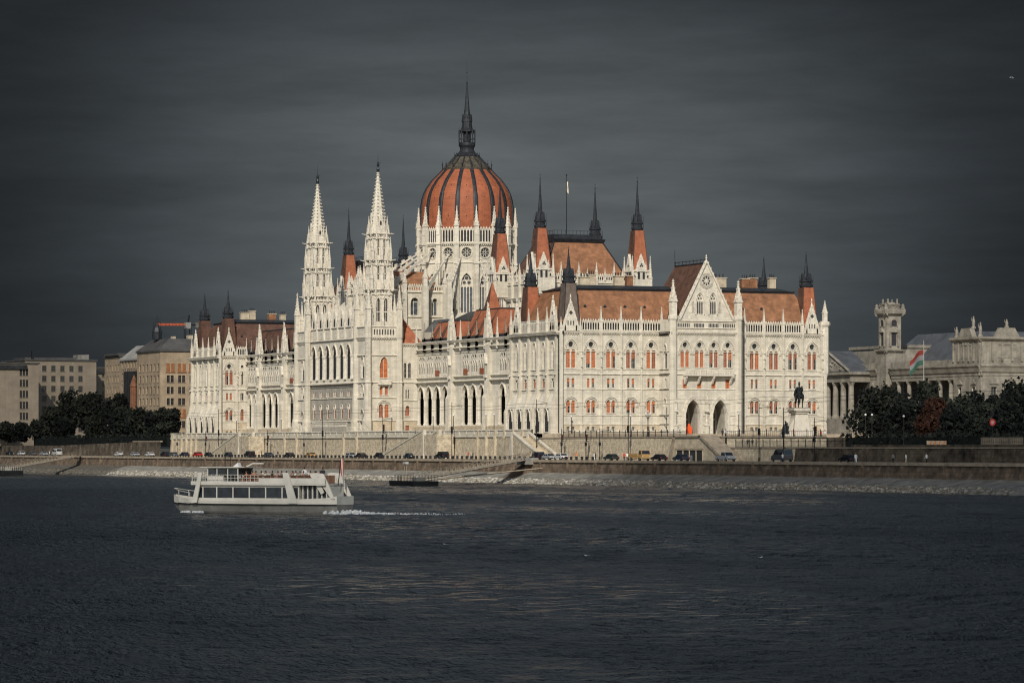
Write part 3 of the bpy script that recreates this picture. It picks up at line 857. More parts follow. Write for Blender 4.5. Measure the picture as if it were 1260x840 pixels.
        r.taper(ID, x0+5.0, x1-5.0, u0+5.0, u1-5.0, 46.403, x0+4.6, x1-4.6, u0+4.6, u1-4.6, 47.2, 'slate')
        r.box(ID, x0+5.2, x1-5.2, u0+5.2, u1-5.2, 47.203, 48.3, 'slate')
        for (p, q) in ((x0, u0), (x0, u1), (x1, u0), (x1, u1)):
            dx = .6 if p == x0 else -.6; dy = .6 if q == u0 else -.6
            r.tube((p+dx, q+dy, 37.4), (p+dx*8.6, q+dy*8.6, 46.4), .18, 'slate', 5)
        for k in range(14):
            t = k/13
            for (p, q) in ((x0+5.2+(x1-x0-10.4)*t, u0+5.2), (x0+5.2, u0+5.2+(u1-u0-10.4)*t)):
                r.tube((p, q, 48.3), (p, q, 49.3), .05, 'slate', 4)
        r.box(ID, x0+5.15, x1-5.15, u0+5.15, u0+5.25, 49.2, 49.28, 'slate'); r.box(ID, x0+5.15, x0+5.25, u0+5.3, u1-5.2, 49.2, 49.28, 'slate')
        # dormer vents row
        r.build('roof', PARL)
        for x, u in ((19.0, 56.0), (44.5, 56.0), (44.5, 81.0), (19.0, 81.0)):
            turret(x, f(u), 33.2, 39.6, 49.2, 62.5, 4.0, 2.3, 'tilered', base=4.6, gal=2.6)
        m = MB(); u = u0+8
        if not mirror:
            m.tube((29.9, u, 48), (29.9, u, 62.8), .12, 'iron', 6, .07); m.ball(29.9, u, 62.8, .2, 'iron', 6, 4)
            fp = m.build('flagpole', PARL)
            m = MB(); rows = []
            for i in range(7):
                t = i/6; rows.append([(30.0+j*.11*(1-.3*t)+.05*sin(4*t+j), u+.12*sin(j*2+3*t), 61.2-2.3*t-.5*j*t*.3) for j in range(5)])
            m.grid(rows, 'carved'); m.build('flag', fp)
    chamber(False); chamber(True)
    # ================= dome
    CX, CY = 32.0, C
    drum = MB(); n = 16; ap = 12.3; hwf = ap*math.tan(pi/n)
    dparts = []
    for k in range(n):
        a = k*2*pi/n; F = FR(CX, CY, a, ap)
        vis = (cos(a-radians(248)) > -.25)
        o = Op(0, 3.0, 31.0, 38.6, 'p', 3.0)
        panel(drum, F, -hwf, hwf, 26, 44.2, [o], depth=.7)
        rs = Op(0, 2.7, 46.9, 0, 'c')
        panel(drum, F, -hwf, hwf, 44.2, 49.2, [rs], depth=.35)
        m = MB()
        pane(m, F, o, -.68, 'glassgrey')
        for x in (-.75, 0, .75):
            m.box(F, x-.1, x+.1, -.6, -.25, 31, 38.4, 'carved')
        for s in (-1.12, -.38, .38, 1.12): hood(m, F, Op(s, .62, 31, 37.6, 'p', .6), .09, .2, d0=-.5, drop=0)
        m.prism(F, [(-1.5, 38.1), (1.5, 38.1), (1.5, 38.9), (1.3, 39.9), (-1.3, 39.9), (-1.5, 38.9)], -.6, -.35, 'carved')
        for (x, z, r_) in ((-.62, 39.2, .5), (.62, 39.2, .5), (0, 40.35, .55)):
            hood(m, F, Op(x, r_*2-.1, z, 0, 'c'), .14, .22, d0=-.5); pane(m, F, Op(x, r_*1.8, z, 0, 'c'), -.33, 'glass')
        hood(m, F, o, .28, .3, drop=6); m.box(F, -1.75, 1.75, .004, .3, 30.5, 30.85, 'carved')
        reg_win(m, 20 if vis else .3)
        m = MB(); pane(m, F, rs, -.33, 'glass'); hood(m, F, rs, .2, .2)
        for q in range(8):
            b = q*pi/4+pi/8; m.tube(F(cos(b)*.3, -.26, 46.9+sin(b)*.3), F(cos(b)*1.3, -.26, 46.9+sin(b)*1.3), .075, 'carved', 4)
        hood(m, F, Op(0, .55, 46.9, 0, 'c'), .1, .1, d0=-.4); hood(m, F, Op(0, 2.45, 46.9, 0, 'c'), .1, .1, d0=-.34)
        reg_win(m, 10 if vis else .2)
        string(drum, F, -hwf, hwf, 44.3, .3, .25); corbels(drum, F, -hwf, hwf, 48.5, .5, .5, .4)
        drum.face([F(-hwf, -.15, 49.2), F(hwf, -.15, 49.2), F(hwf, -.15, 52.5), F(-hwf, -.15, 52.5)], 'dark')
        parapet(drum, F, -hwf+.1, hwf-.1, 49.4, 53.2, .82, .26, True, .25)
        # piers at the corners
        b = a+pi/n; rr = ap/cos(pi/n); G = FR(CX, CY, b, rr)
        drum.box(G, -.62, .62, -.5, .75, 26, 53.0, 'stone'); drum.box(G, -.75, .75, -.4, .95, 44.0, 44.6, 'carved'); drum.box(G, -.75, .75, -.4, .95, 49.0, 49.5, 'carved')
        drum.box(G, -.4, .4, .75, 1.3, 26, 41.5, 'stone'); drum.prism(G, [(-.45, 41.5), (.45, 41.5), (0, 43.6)], .5, 1.35, 'carved')
        X, Y, _ = G(0, .25, 0); pin(X, Y, 51.5, 7.4, 1.15, wt=25 if vis else 1, rot=b, shaft=.3)
    drum.build('drum', PARL)
    prof = [(12.0, 52), (12.15, 54), (12.1, 56.3), (12.0, 58.6), (11.6, 61.1), (11.1, 62.7), (10.4, 64.1), (8.95, 66.1), (6.95, 68.1), (6.2, 68.9)]
    d = MB(); nn = 64; rows = []
    for r, z in prof:
        row = []
        for k in range(nn):
            t = (k % 4)/4.; bul = 1+.012*sin(pi*t)   # gores swell slightly between the ribs
            a = 2*pi*(k/nn)+pi/16
            row.append((CX+r*bul*cos(a), CY+r*bul*sin(a), z))
        rows.append(row)
    d.grid(rows, 'dome', True)
    dome = d.build('dome', PARL, smooth=True)
    for k in range(16):
        a = 2*pi*k/16+pi/16; m = MB()
        G = FR(CX, CY, a, 0)
        fine = []
        for (r, z), (r2, z2) in zip(prof, prof[1:]):
            for t in (0, .5): fine.append((r+(r2-r)*t, z+(z2-z)*t))
        fine.append(prof[-1])
        wd = lambda z: .58 if z < 62 else .48
        m.grid([[G(s*wd(z), r+e, z) for s, e in ((-1, -.1), (-1, .3), (-.45, .42), (.45, .42), (1, .3), (1, -.1))] for r, z in fine], 'slate')
        m.build('rib', dome)
        if k % 2 == 0:
            pass
    # small gore dots (hatches)
    m = MB()
    for k in range(16):
        F = FR(CX, CY, k*pi/8, 0)
        for r, z in ((12.28, 56.3), (11.68, 61.2), (10.3, 64.4)):
            m.ball(*F(0, r, z), .14, 'slate', 6, 4)
    m.build('hatch', dome)
    cap = MB()
    cap.lathe(CX, CY, [(6.5, 68.7), (6.6, 69.2), (6.1, 69.4), (5.6, 70.0), (4.3, 71.1), (3.2, 72.3)], 'capmetal', 16, pi/16)
    cap.lathe(CX, CY, [(3.2, 72.3), (3.35, 72.6), (2.9, 73.0), (2.3, 73.4), (1.8, 74.1), (1.85, 74.6), (2.2, 75.3), (2.2, 76.0), (1.9, 76.1)], 'slate', 16, pi/16)
    for k in range(16):
        a = 2*pi*k/16+pi/16
        cap.tube((CX+6.2*cos(a), CY+6.2*sin(a), 69.2), (CX+3.2*cos(a), CY+3.2*sin(a), 72.4), .2, 'slate', 5)
        for r, h in ((6.5, 2.2), (3.25, 1.)):
            x, y = CX+r*cos(a), CY+r*sin(a)
            cap.tube((x, y, 69 if r > 5 else 72.5), (x, y, (69 if r > 5 else 72.5)+h), .16, 'slate', 5, .03)
            cap.ball(x, y, (69 if r > 5 else 72.5)+h*.55, .22 if r > 5 else .12, 'slate', 6, 4)
    cap.build('dome_cap', dome)
    ln = MB()
    for k in range(8):
        a = k*pi/4+pi/8; x, y = CX+2.05*cos(a), CY+2.05*sin(a)
        ln.tube((x, y, 76), (x, y, 79.2), .16, 'slate', 6); ln.tube((x, y, 79), (x, y, 80.3), .1, 'slate', 5, .02)
        ln.tube((x, y, 78.0), (CX+1.2*cos(a), CY+1.2*sin(a), 79.9), .12, 'slate', 4)
        ln.tube((x, y, 77), (CX+2.05*cos(a+pi/4), CY+2.05*sin(a+pi/4), 77), .08, 'slate', 4)
    ln.lathe(CX, CY, [(1.0, 76), (1.0, 78.6), (2.0, 78.9), (2.0, 79.2), (1.35, 79.7), (1.2, 82.2), (1.3, 82.5), (.85, 83.2), (.75, 83.9), (.5, 86.5), (.3, 89), (.15, 91.5)], 'slate', 12)
    for k in range(6):
        F = FR(CX, CY, k*pi/3, 1.05); ln.prism(F, [(-.45, 81.4), (.45, 81.4), (0, 83.4)], -.2, .3, 'slate')
    ln.ball(CX, CY, 91.6, .3, 'slate', 8, 5); ln.tube((CX, CY, 91), (CX, CY, 97.3), .07, 'slate', 5, .02); ln.ball(CX, CY, 94.2, .17, 'slate', 6, 4)
    ln.build('lantern', dome)
    # ================= stair-hall block in front of the drum, with flying buttresses
    for mir in (0, 1):
        f = (lambda u: L-u) if mir else (lambda u: u)
        w = MB(); F = FS(122) if not mir else FN(L-122)
        ops = [single(F, 12.5, 2.1, 30.6, 34.0, 'o', 8, .8, glass='glassgrey'), single(F, 18.0, 1.4, 30.6, 34.2, 'o', 6, .8, glass='glassgrey'), single(F, 6.4, 1.8, 30.6, 33.6, 'o', 4, .8)]
        panel(w, F, 4, 21, 22, 36.6, ops, depth=.8)
        for z in (30.1, 36.4, 27): string(w, F, 4, 21, z, .35, .35)
        for x in (9.6, 15.4, 4.2, 20.6):
            w.box(F, x-.5, x+.5, .004, 1.0, 22, 36.2, 'stone'); X, Y, _ = F(x, .5, 0); pin(X, Y, 36, 6.5, .9, wt=6)
        parapet(w, F, 4, 21, 36.7, 38.2)
        w.build('wall', PARL)
        for (x, u, z), (X, Y, Z) in (((6, 123.5, 38.5), (20.5, 130, 47.5)), ((4.5, 129, 38.5), (19.8, 132.5, 47.5)), ((14, 118.5, 37.5), (23.5, 126, 46.5)), ((20, 117, 37), (26, 124, 46)), ((30, 115, 36.5), (30.5, 122, 45.5))):
            m = MB(); p, q = Vector((x, f(u), z)), Vector((X, f(Y), Z))
            dr = (q-p); sd = Vector((-dr.y, dr.x, 0)).normalized()*.2; up = Vector((0, 0, 1))
            pts = []
            for i in range(7):
                t = i/6; c = p+dr*t; arc = sin(pi*t*.5)*2.2
                pts.append([tuple(c+sd), tuple(c-sd), tuple(c-sd-up*(2.5-arc)), tuple(c+sd-up*(2.5-arc))])
            m.grid(pts, 'carved', True); m.face(pts[0], 'carved'); m.face(pts[-1], 'carved')
            for i in range(9):
                c = p+dr*((i+.5)/9); m.box(lambda a, d_, z_: (c.x+a, c.y+d_, c.z+z_), -.22, .22, -.22, .22, 0, .5, 'carved')
            m.box(lambda a, d_, z_: (x+a, f(u)+d_, z_), -.7, .7, -.7, .7, 24, z+.4, 'stone')
            m.build('flying_buttress', PARL); pin(x, f(u), z+.2, 5.2, 1.0, wt=8)
    w = MB(); w.face([(4, 122, 22), (4, L-122, 22), (4, L-122, 36.6), (4, 122, 36.6)], 'stone')
    FWh = FW(4)
    for k in range(5): pane(w, FWh, Op(125.5+k*4.6, 1.8, 31, 33.6, 'p'), .02, 'glass')
    string(w, FWh, 122, L-122, 36.4, .35, .35)
    for k in range(6): w.box(FWh, 123+k*4.6-.4, 123+k*4.6+.4, .003, .8, 27, 36.3, 'stone'); pin(3.5, 123+k*4.6, 36, 5, .8, wt=5)
    w.build('wall', PARL)
    r = MB(); r.taper(ID, 5, 20.5, 123, L-123, 36.6, 9, 18, 129, L-129, 42, 'tile'); r.build('roof', PARL)
    # lower body round the drum
    w = MB(); w.lathe(CX, CY, [(19, 22), (19, 29.5), (13, 31.5)], 'stone', 16, pi/16); w.build('wall', PARL)
    # ================= river front between the towers
    F = FW(-4.5); w = MB(); a0, a1 = 116.3, 152.9; s = (a1-a0)/7
    for k in range(7):
        a, b = a0+s*k, a0+s*(k+1); c = (a+b)/2
        o = Op(c, s-1.5, 14.4, 20.2, 'p', 2.9)
        panel(w, F, a, b, 13.0, 24.2, [o], depth=.3)
        m = MB(); hood(m, F, o, .25, .3, drop=.3)
        pane(m, F, o, -.6, 'glass')
        m.grid([[F(x, -.3, z) for x, z in o.outline()], [F(x, -.61, z) for x, z in o.outline()]], 'dark', True)
        for e in (-1, 1):
            X, Y, _ = F(c+e*(s/2-.4), .05, 0); m.lathe(X, Y, [(.45, 14.2), (.45, 14.7), (.34, 15), (.32, 19.6), (.5, 20.1), (.52, 20.4)], 'carved', 10)
        m.build('arcade_arch', PARL)
        # storey below in greyer stone
        o = single(F, c, 1.2, 4.3, 7.2, 'o', 4, .4, 'shutterdk', part=1., hd=True); panel(w, F, a, b, 3.4, 9.4, [o], 'greystone', depth=.4, mr='stone')
        o2 = [single(F, c-.7, .7, 9.9, 11.2, 'r', 2, .3, 'shutterdk', hd=False, mull=False), single(F, c+.7, .7, 9.9, 11.2, 'r', 2, .3, None, hd=False, mull=False)]
        panel(w, F, a, b, 9.4, 13.0, o2, 'greystone', depth=.3)
        if k in (0, 6):
            g_ = single(F, c, 3.0, .2, 2.2, 'p', 5, .5, glass='dark', mull=False, sill=False); panel(w, F, a, b, 0, 3.4, [], 'stone'); pm = MB(); pane(pm, F, Op(c, 3.0, .2, 2.0, 'o', 1.3), .02, 'dark'); hood(pm, F, Op(c, 3.0, .2, 2.0, 'o', 1.3), .3, .2, drop=2); pm.build('portal', PARL); WINS.pop()
        else: panel(w, F, a, b, 0, 3.4, [], 'greystone')
        panel(w, F, a, b, 24.2, 27.4, [], 'carved')
        w.prism(F, [(c-1.5, 24.8), (c+1.5, 24.8), (c+1.5, 26.6), (c, 27.1), (c-1.5, 26.6)], .003, .08, 'stone')
        # gabled attic with sloping buttress backs
        m = MB()
        m.prism(F, [(c-s/2+.4, 27.4), (c+s/2-.4, 27.4), (c, 32.0)], -.6, .1, 'carved')
        pane(m, F, Op(c, 1.0, 27.7, 29.0, 'p'), .11, 'dark')
        m.build('gable', PARL)
        for e in ((a,) if k else (a,)):
            m = MB()
            m.prof(F, [(.35, 24.2), (.35, 28.8), (-1.2, 30.8), (-5.6, 34.5), (-5.6, 32.5), (-1.4, 27.2)], e-.3, e+.3, 'carved'); m.build('flying_buttress', PARL)
            pin(4.3-9.1+.4, e, 26.5, 6.4, .7, wt=4.5)
    string(w, F, a0, a1, 13.1, .5, .75); string(w, F, a0, a1, 12.3, .2, .2); string(w, F, a0, a1, 24.3, .35, .4); string(w, F, a0, a1, 27.4, .3, .3)
    string(w, F, a0, a1, 9.4, .2, .2); string(w, F, a0, a1, 3.5, .25, .3)
    w.face([(-3.5, a0, 27.4), (-3.5, a1, 27.4), (4, a1, 29), (4, a0, 29)], 'slate')
    w.build('wall', PARL)
    m = MB()
    m.box(F, a0+s, a1-s, 0.003, 1.6, 0, 2.2, 'greystone'); parapet(m, F, a0+s, a1-s, 2.2, 3.3, .5, .16, False, 1.6); m.build('balustrade', PARL)
    # ================= the two river towers
    for ti, yc in enumerate((112.15, 157.05)):
        xc = -1.15; lab = None
        t = MB(); hs = 4.15
        Fs, Fw, Fnn, Fe = FS(yc-hs), FW(xc-hs), FN(yc+hs), FE(xc+hs)
        # base shaft
        o1 = single(Fs, xc, 2.1, 14.3, 17.7, 'p', 9, .5, 'shutter', hd=True); mz = twin(Fs, xc, .72, .8, 10.0, 12.1, 'r', 6, depth=.4)[0]
        ff, _ = twin(Fs, xc, .75, 1.05, 4.4, 7.2, 'o', 7, None, (3.0, 6.9, 'o', 1.4))
        panel(t, Fs, xc-hs, xc+hs, 13, 24.4, [o1], depth=.5); panel(t, Fs, xc-hs, xc+hs, 9.4, 13, mz, depth=.4); panel(t, Fs, xc-hs, xc+hs, 3.6, 9.4, ff, depth=.3); panel(t, Fs, xc-hs, xc+hs, 0, 3.6, [], 'plinth')
        o1 = single(Fw, yc, 2.4, 14.3, 17.7, 'p', 8, .6, glass='dark'); mz = single(Fw, yc, 2.0, 9.6, 11.0, 'p', 3, .5, glass='dark'); gd = single(Fw, yc, 3.4, .3, 3.4, 'p', 8, .6, glass='dark', mull=False)
        panel(t, Fw, yc-hs, yc+hs, 13, 24.4, [o1], depth=.6); panel(t, Fw, yc-hs, yc+hs, 8, 13, [mz], depth=.5); panel(t, Fw, yc-hs, yc+hs, 0, 8, [gd], depth=.6)
        panel(t, Fnn, xc-hs, xc+hs, 0, 24.4, []); panel(t, Fe, yc-hs, yc+hs, 0, 24.4, [])
        for F in (Fs, Fw, Fnn, Fe):
            cc_ = xc if F in (Fs, Fnn) else yc
            for z in (3.6, 9.3, 13.1, 19.9): string(t, F, cc_-hs, cc_+hs, z, .28, .28)
            corbels(t, F, cc_-hs, cc_+hs, 23.6, .6, .5, .3)
            panel(t, F, cc_-hs+.1, cc_+hs-.1, 24.4, 27.0, [Op(cc_+(k-3.5)*.72, .36, 25.0, 26.2, 'o') for k in range(8)], 'carved', .4, 'greystone', d=.1)
            t.face([F(cc_-hs, -.5, 24.4), F(cc_+hs, -.5, 24.4), F(cc_+hs, -.5, 27), F(cc_-hs, -.5, 27)], 'dark')
            string(t, F, cc_-hs, cc_+hs, 27, .3, .35)
        for sx in (-1, 1):
            for sy in (-1, 1):
                x, y = xc+sx*hs, yc+sy*hs
                t.lathe(x, y, [(1.05, 0), (1.05, 3.6), (.9, 4.2), (.9, 13), (.82, 13.4), (.82, 24), (.95, 24.3), (.95, 27.2)], 'stone', 8, pi/8)
                t.lathe(x, y, [(1.0, 13), (1.12, 13.2), (1.0, 13.4)], 'carved', 8, pi/8)
                if sx < 0:   # stepped spur buttresses on the river side
                    t.prof(Fw, [(.3, 0), (1.5, 0), (1.4, 3.2), (1.1, 4.6), (1.0, 9), (.9, 10.5), (.8, 12.5), (.3, 13)], y-.45, y+.45, 'stone')
                pin(x, y, 27.2, 10.2, 1.15, wt=14); pin(x*.62+xc*.38, y*.62+yc*.38, 27.2, 8, .5, wt=3)
        # balcony under the tall window
        t.box(Fs, xc-1.7, xc+1.7, .01, .9, 12.55, 12.95, 'carved'); t.box(Fs, xc-1.7, xc+1.7, .75, .9, 12.953, 13.9, 'carved')
        for e in (-1.3, 1.3): t.prof(Fs, [(.01, 11.4), (.7, 12.5), (.01, 12.5)], xc+e-.2, xc+e+.2, 'carved')
        tw = t.build('tower', PARL)
        # upper stages
        for (z0, z1, wdt, lz0, lz1, lw, px, ph, pw) in ((27.0, 36.4, 5.5, 28.4, 33.4, .95, 3.2, 8.6, .85), (36.4, 43.8, 4.9, 38.9, 41.8, .62, 2.75, 7.2, .72), (43.8, 50.4, 4.3, 45.0, 48.6, .5, 2.4, 6.2, .62)):
            h = wdt/2; m = MB()
            for k in range(4):
                F = FR(xc, yc, k*pi/2, h)
                ops = [Op(e*h*.36, lw, lz0, lz1, 'p') for e in (-1, 1)]
                panel(m, F, -h, h, z0, z1, ops, 'carved', .5, 'greystone')
                for o in ops:
                    pane(m, F, o, -.48, 'dark'); m.box(F, o.a-.05, o.a+.05, -.4, -.2, lz0, o.top(), 'carved'); hood(m, F, o, .13, .16, drop=1.5)
                    m.prism(F, [(o.a-lw*.85, o.top()-.1), (o.a-lw*.62, o.top()-.1), (o.a, o.top()+1.0), (o.a+lw*.62, o.top()-.1), (o.a+lw*.85, o.top()-.1), (o.a, o.top()+1.5)], .01, .2, 'carved')
                    m.box(F, o.a-lw*.5, o.a+lw*.5, -.3, -.15, lz0+(lz1-lz0)*.45, lz0+(lz1-lz0)*.45+.25, 'carved')
                # pierced band and gargoyles
                nb = int(wdt/.42)
                for q in range(nb):
                    x = -h+wdt*(q+.5)/nb; pane(m, F, Op(x, .2, z1-.85, z1-.45, 'o'), .02, 'dark')
                string(m, F, -h, h, z1-1.3, .25, .3); string(m, F, -h, h, z1-.1, .3, .38)
                for e in (-1, 1):
                    m.tube(F(e*(h+.1), .1, z1-.2), F(e*(h+.25), 1.3, z1+.05), .16, 'carved', 5, .07)
                m.prof(F, [(0, z0), (.9, z0), (.9, z0+1.5), (.3, z0+3.2), (0, z0+3.4)], -h*.12, h*.12, 'carved')
            m.build('tower_stage', tw)
            for sx in (-1, 1):
                for sy in (-1, 1):
                    pin(xc+sx*px, yc+sy*px, z0-.4, ph, pw, wt=9)
                    pin(xc+sx*px*.55, yc+sy*(h+.25), z1-1.5, 3.6, .34, wt=1.2, crock=False); pin(xc+sx*(h+.25), yc+sy*px*.55, z1-1.5, 3.6, .34, wt=1.2, crock=False)
        m = MB()
        m.lathe(xc, yc, [(2.45, 50.3), (2.45, 51.9), (2.2, 52.1)], 'carved', 8, pi/8)
        m.lathe(xc, yc, [(2.05, 52.1), (1.7, 54.0), (1.0, 59.4), (.22, 65.6)], 'carved', 8, pi/8)
        for k in range(8):
            a = pi/8+k*pi/4
            pinnacle(m, xc+2.3*cos(a), yc+2.3*sin(a), 50.3, 4.6, .5)
            for q in range(15):
                tt = (q+.6)/15; z = 52.4+(65.4-52.4)*tt
                r = (2.0*(1-tt/.15)+1.7*tt/.15) if tt < .15 else (1.7+(1.0-1.7)*(tt-.15)/.41 if tt < .56 else 1.0+(.22-1.0)*(tt-.56)/.44)
                x, y = xc+(r+.12)*cos(a), yc+(r+.12)*sin(a); e = .17*(1-.45*tt)
                m.box(ID, x-e, x+e, y-e, y+e, z-e*.6, z+e*1.2, 'carved')
            F = FR(xc, yc, k*pi/4, 1.55)
            if k % 2 == 0:
                m.prism(F, [(-.55, 52.2), (.55, 52.2), (0, 55.4)], -.2, .45, 'carved'); pane(m, F, Op(0, .5, 52.5, 53.2, 'p'), .46, 'dark')
        m.lathe(xc, yc, [(.3, 65.4), (.42, 65.7), (.2, 65.9)], 'carved', 8)
        m.build('spire', tw)
        m = MB()
        m.lathe(xc, yc, [(.34, 65.9), (.4, 66.6), (.28, 67.2), (.36, 67.7), (.18, 68.0), (.2, 68.3), (.05, 68.6)], 'bronze', 8); m.tube((xc, yc, 68.4), (xc, yc, 70.6), .05, 'bronze', 4, .015)
        m.tube((xc, yc, 67.6), (xc+.7, yc-.1, 68.3), .08, 'bronze', 4); m.build('statue', tw)
    # connection between the towers and the loggia wings (south / north flanks)
    for mir in (0, 1):
        f = (lambda u: L-u) if mir else (lambda u: u)
        F = FS(108.2) if not mir else FN(L-108.2); w = MB()
        t1, _ = twin(F, 5.2, .6, .75, 14.3, 17.7, 'o', 5, shutter=None); panel(w, F, 3.0, 8.0, 13, 22.0, t1)
        t2, _ = twin(F, 5.2, .3, .4, 9.2, 11.2, 'o', 3, shutter=None); panel(w, F, 3, 8, 8.6, 13, t2)
        t3 = single(F, 5.2, 1.1, 4.8, 6.8, 'o', 3, .4, 'shutterdk'); panel(w, F, 3, 8, 3.6, 8.6, [t3]); t4 = single(F, 5.2, 1.0, .6, 2.4, 'r', 2, .4, 'shutterdk', hd=False); panel(w, F, 3, 8, 0, 3.6, [t4], 'plinth')
        panel(w, F, 3, 8, 22, 23, [])
        for z in (3.6, 13.1, 8.6): string(w, F, 3, 8, z, .25, .25)
        corbels(w, F, 3, 8, 22.0)
        w.build('wall', PARL)
        r = MB(); a, b = sorted((f(108.8), f(121))); r.taper(ID, 3, 9.5, a, b, 23, 4.5, 6.5, (a+b)/2, (a+b)/2+.2, 29.5, 'tilered'); r.box(ID, 3, 9.6, a-.2, b, 22.5, 22.997, 'slate'); r.build('roof', PARL)
    # west faces behind the towers
    w = MB(); w.box(ID, -1, 12, 117, L-117, 20, 26, 'stone'); w.build('wall', PARL)
    # rain pipes on the fronts
    for x, y in ((.35, -.42), (24.45, -6.2), (-.45, .3)):
        m = MB(); m.tube((x, y, .2), (x, y, 23), .09, 'iron', 6)
        m.box(lambda a, d, z: (x+a, y+d, z), -.2, .2, -.2, .2, 22.2, 22.8, 'iron'); m.build('drainpipe', PARL)
    # ---------------- register windows and pinnacles
    WINS.sort(key=lambda t: -t[0]); rest = MB(); ns = 0
    for i, (wt, mb, subs) in enumerate(WINS):
        if i < 98:
            o = mb.build('window', PARL)
            for nme, sm in subs:
                sm.build(nme, o); ns += 1
        else:
            rest.add(mb)
            for nme, sm in subs: rest.add(sm)
    if rest.v: rest.build('small_windows', PARL, kind='stuff')
    PINS.sort(key=lambda t: -t[0]); rest = MB()
    for i, (wt, mb, loc) in enumerate(PINS):
        if i < 98: mb.build('pinnacle', PARL)
        else: rest.add(mb)
    if rest.v: rest.build('small_pinnacles', PARL, kind='stuff')
# ------------------------------------------------------------------ the site: river, quay, terrace
WZ = -10.44          # water level
RZ = -5.8            # quay road level

def site_mats():
    M['asphalt'] = mat('asphalt', (.055, .054, .052), .9, var=.2, scale=.5)
    M['paving'] = mat('terrace_paving', (.32, .28, .22), .9, var=.15, scale=.6)
    M['ground'] = mat('ground', (.06, .06, .05), .95, var=.3, scale=.08)
    M['quay'] = mat('quay_stone', (.21, .155, .11), .9, var=.35, scale=.5, streak=.65, course=.3, courseh=.65, bump=.3)
    M['coping'] = mat('quay_coping', (.34, .28, .205), .9, var=.2, scale=.8)
    M['concrete'] = mat('slope_concrete', (.25, .24, .21), .92, var=.28, scale=.35, streak=.4)
    M['riprap'] = mat('riprap', (.40, .375, .32), .92, var=.4, scale=1.3)
    M['riprap2'] = mat('riprap_dark', (.25, .22, .17), .92, var=.4, scale=1.6)
    M['riprap3'] = mat('riprap_dimmed', (.12, .11, .09), .92, var=.4, scale=1.5)  # edge darkening put into the colour of the far bank
    M['oldwall'] = mat('dark_rubble_wall', (.15, .12, .088), .92, var=.5, scale=.35, streak=.5, course=.35, courseh=.6, bump=.3)
    M['line'] = mat('road_paint', (.5, .5, .48), .8)
    # river: dark water with wind ripples
    m = bpy.data.materials.new('river_water'); m.use_nodes = True; nt = m.node_tree; L = nt.links.new
    b = nt.nodes['Principled BSDF']
    b.inputs['Base Color'].default_value = (.011, .016, .021, 1); b.inputs['Roughness'].default_value = .2; b.inputs['Specular IOR Level'].default_value = .4
    geo = N(nt, 'ShaderNodeNewGeometry')
    def lay(rot, sx, sy, sc, det, dist, prev):
        mp = N(nt, 'ShaderNodeMapping'); mp.inputs['Rotation'].default_value = (0, 0, rot); mp.inputs['Scale'].default_value = (sx, sy, 1)
        L(geo.outputs['Position'], mp.inputs[0])
        n = N(nt, 'ShaderNodeTexNoise', i_Scale=sc, i_Detail=det, i_Roughness=.6); L(mp.outputs[0], n.inputs['Vector'])
        bp = N(nt, 'ShaderNodeBump'); bp.inputs['Strength'].default_value = 1.; bp.inputs['Distance'].default_value = dist
        L(n.outputs['Fac'], bp.inputs['Height'])
        if prev: L(prev.outputs[0], bp.inputs['Normal'])
        return bp, n
    b1, _ = lay(.35, 1., .6, 1.1, 4., .45, None)
    b2, _ = lay(.5, 1., .6, 3.2, 4., .2, b1)
    L(b2.outputs[0], b.inputs['Normal'])
    # gust patches: rougher and glassier stretches of the river
    mp = N(nt, 'ShaderNodeMapping'); mp.inputs['Rotation'].default_value = (0, 0, .4); mp.inputs['Scale'].default_value = (1., .28, 1)
    L(geo.outputs['Position'], mp.inputs[0])
    n = N(nt, 'ShaderNodeTexNoise', i_Scale=.03, i_Detail=5., i_Roughness=.65); L(mp.outputs[0], n.inputs['Vector'])
    r = N(nt, 'ShaderNodeMapRange'); r.inputs['From Min'].default_value = .38; r.inputs['From Max'].default_value = .66; r.inputs['To Min'].default_value = .16; r.inputs['To Max'].default_value = .4
    L(n.outputs['Fac'], r.inputs['Value']); L(r.outputs[0], b.inputs['Roughness'])
    M['water'] = m
    M['foam'] = mat('foam', (.62, .64, .64), .7, var=.25, scale=2.)

def struct(name, mb, **k):
    o = mb.build(name, **k); o['kind'] = 'structure'; return o

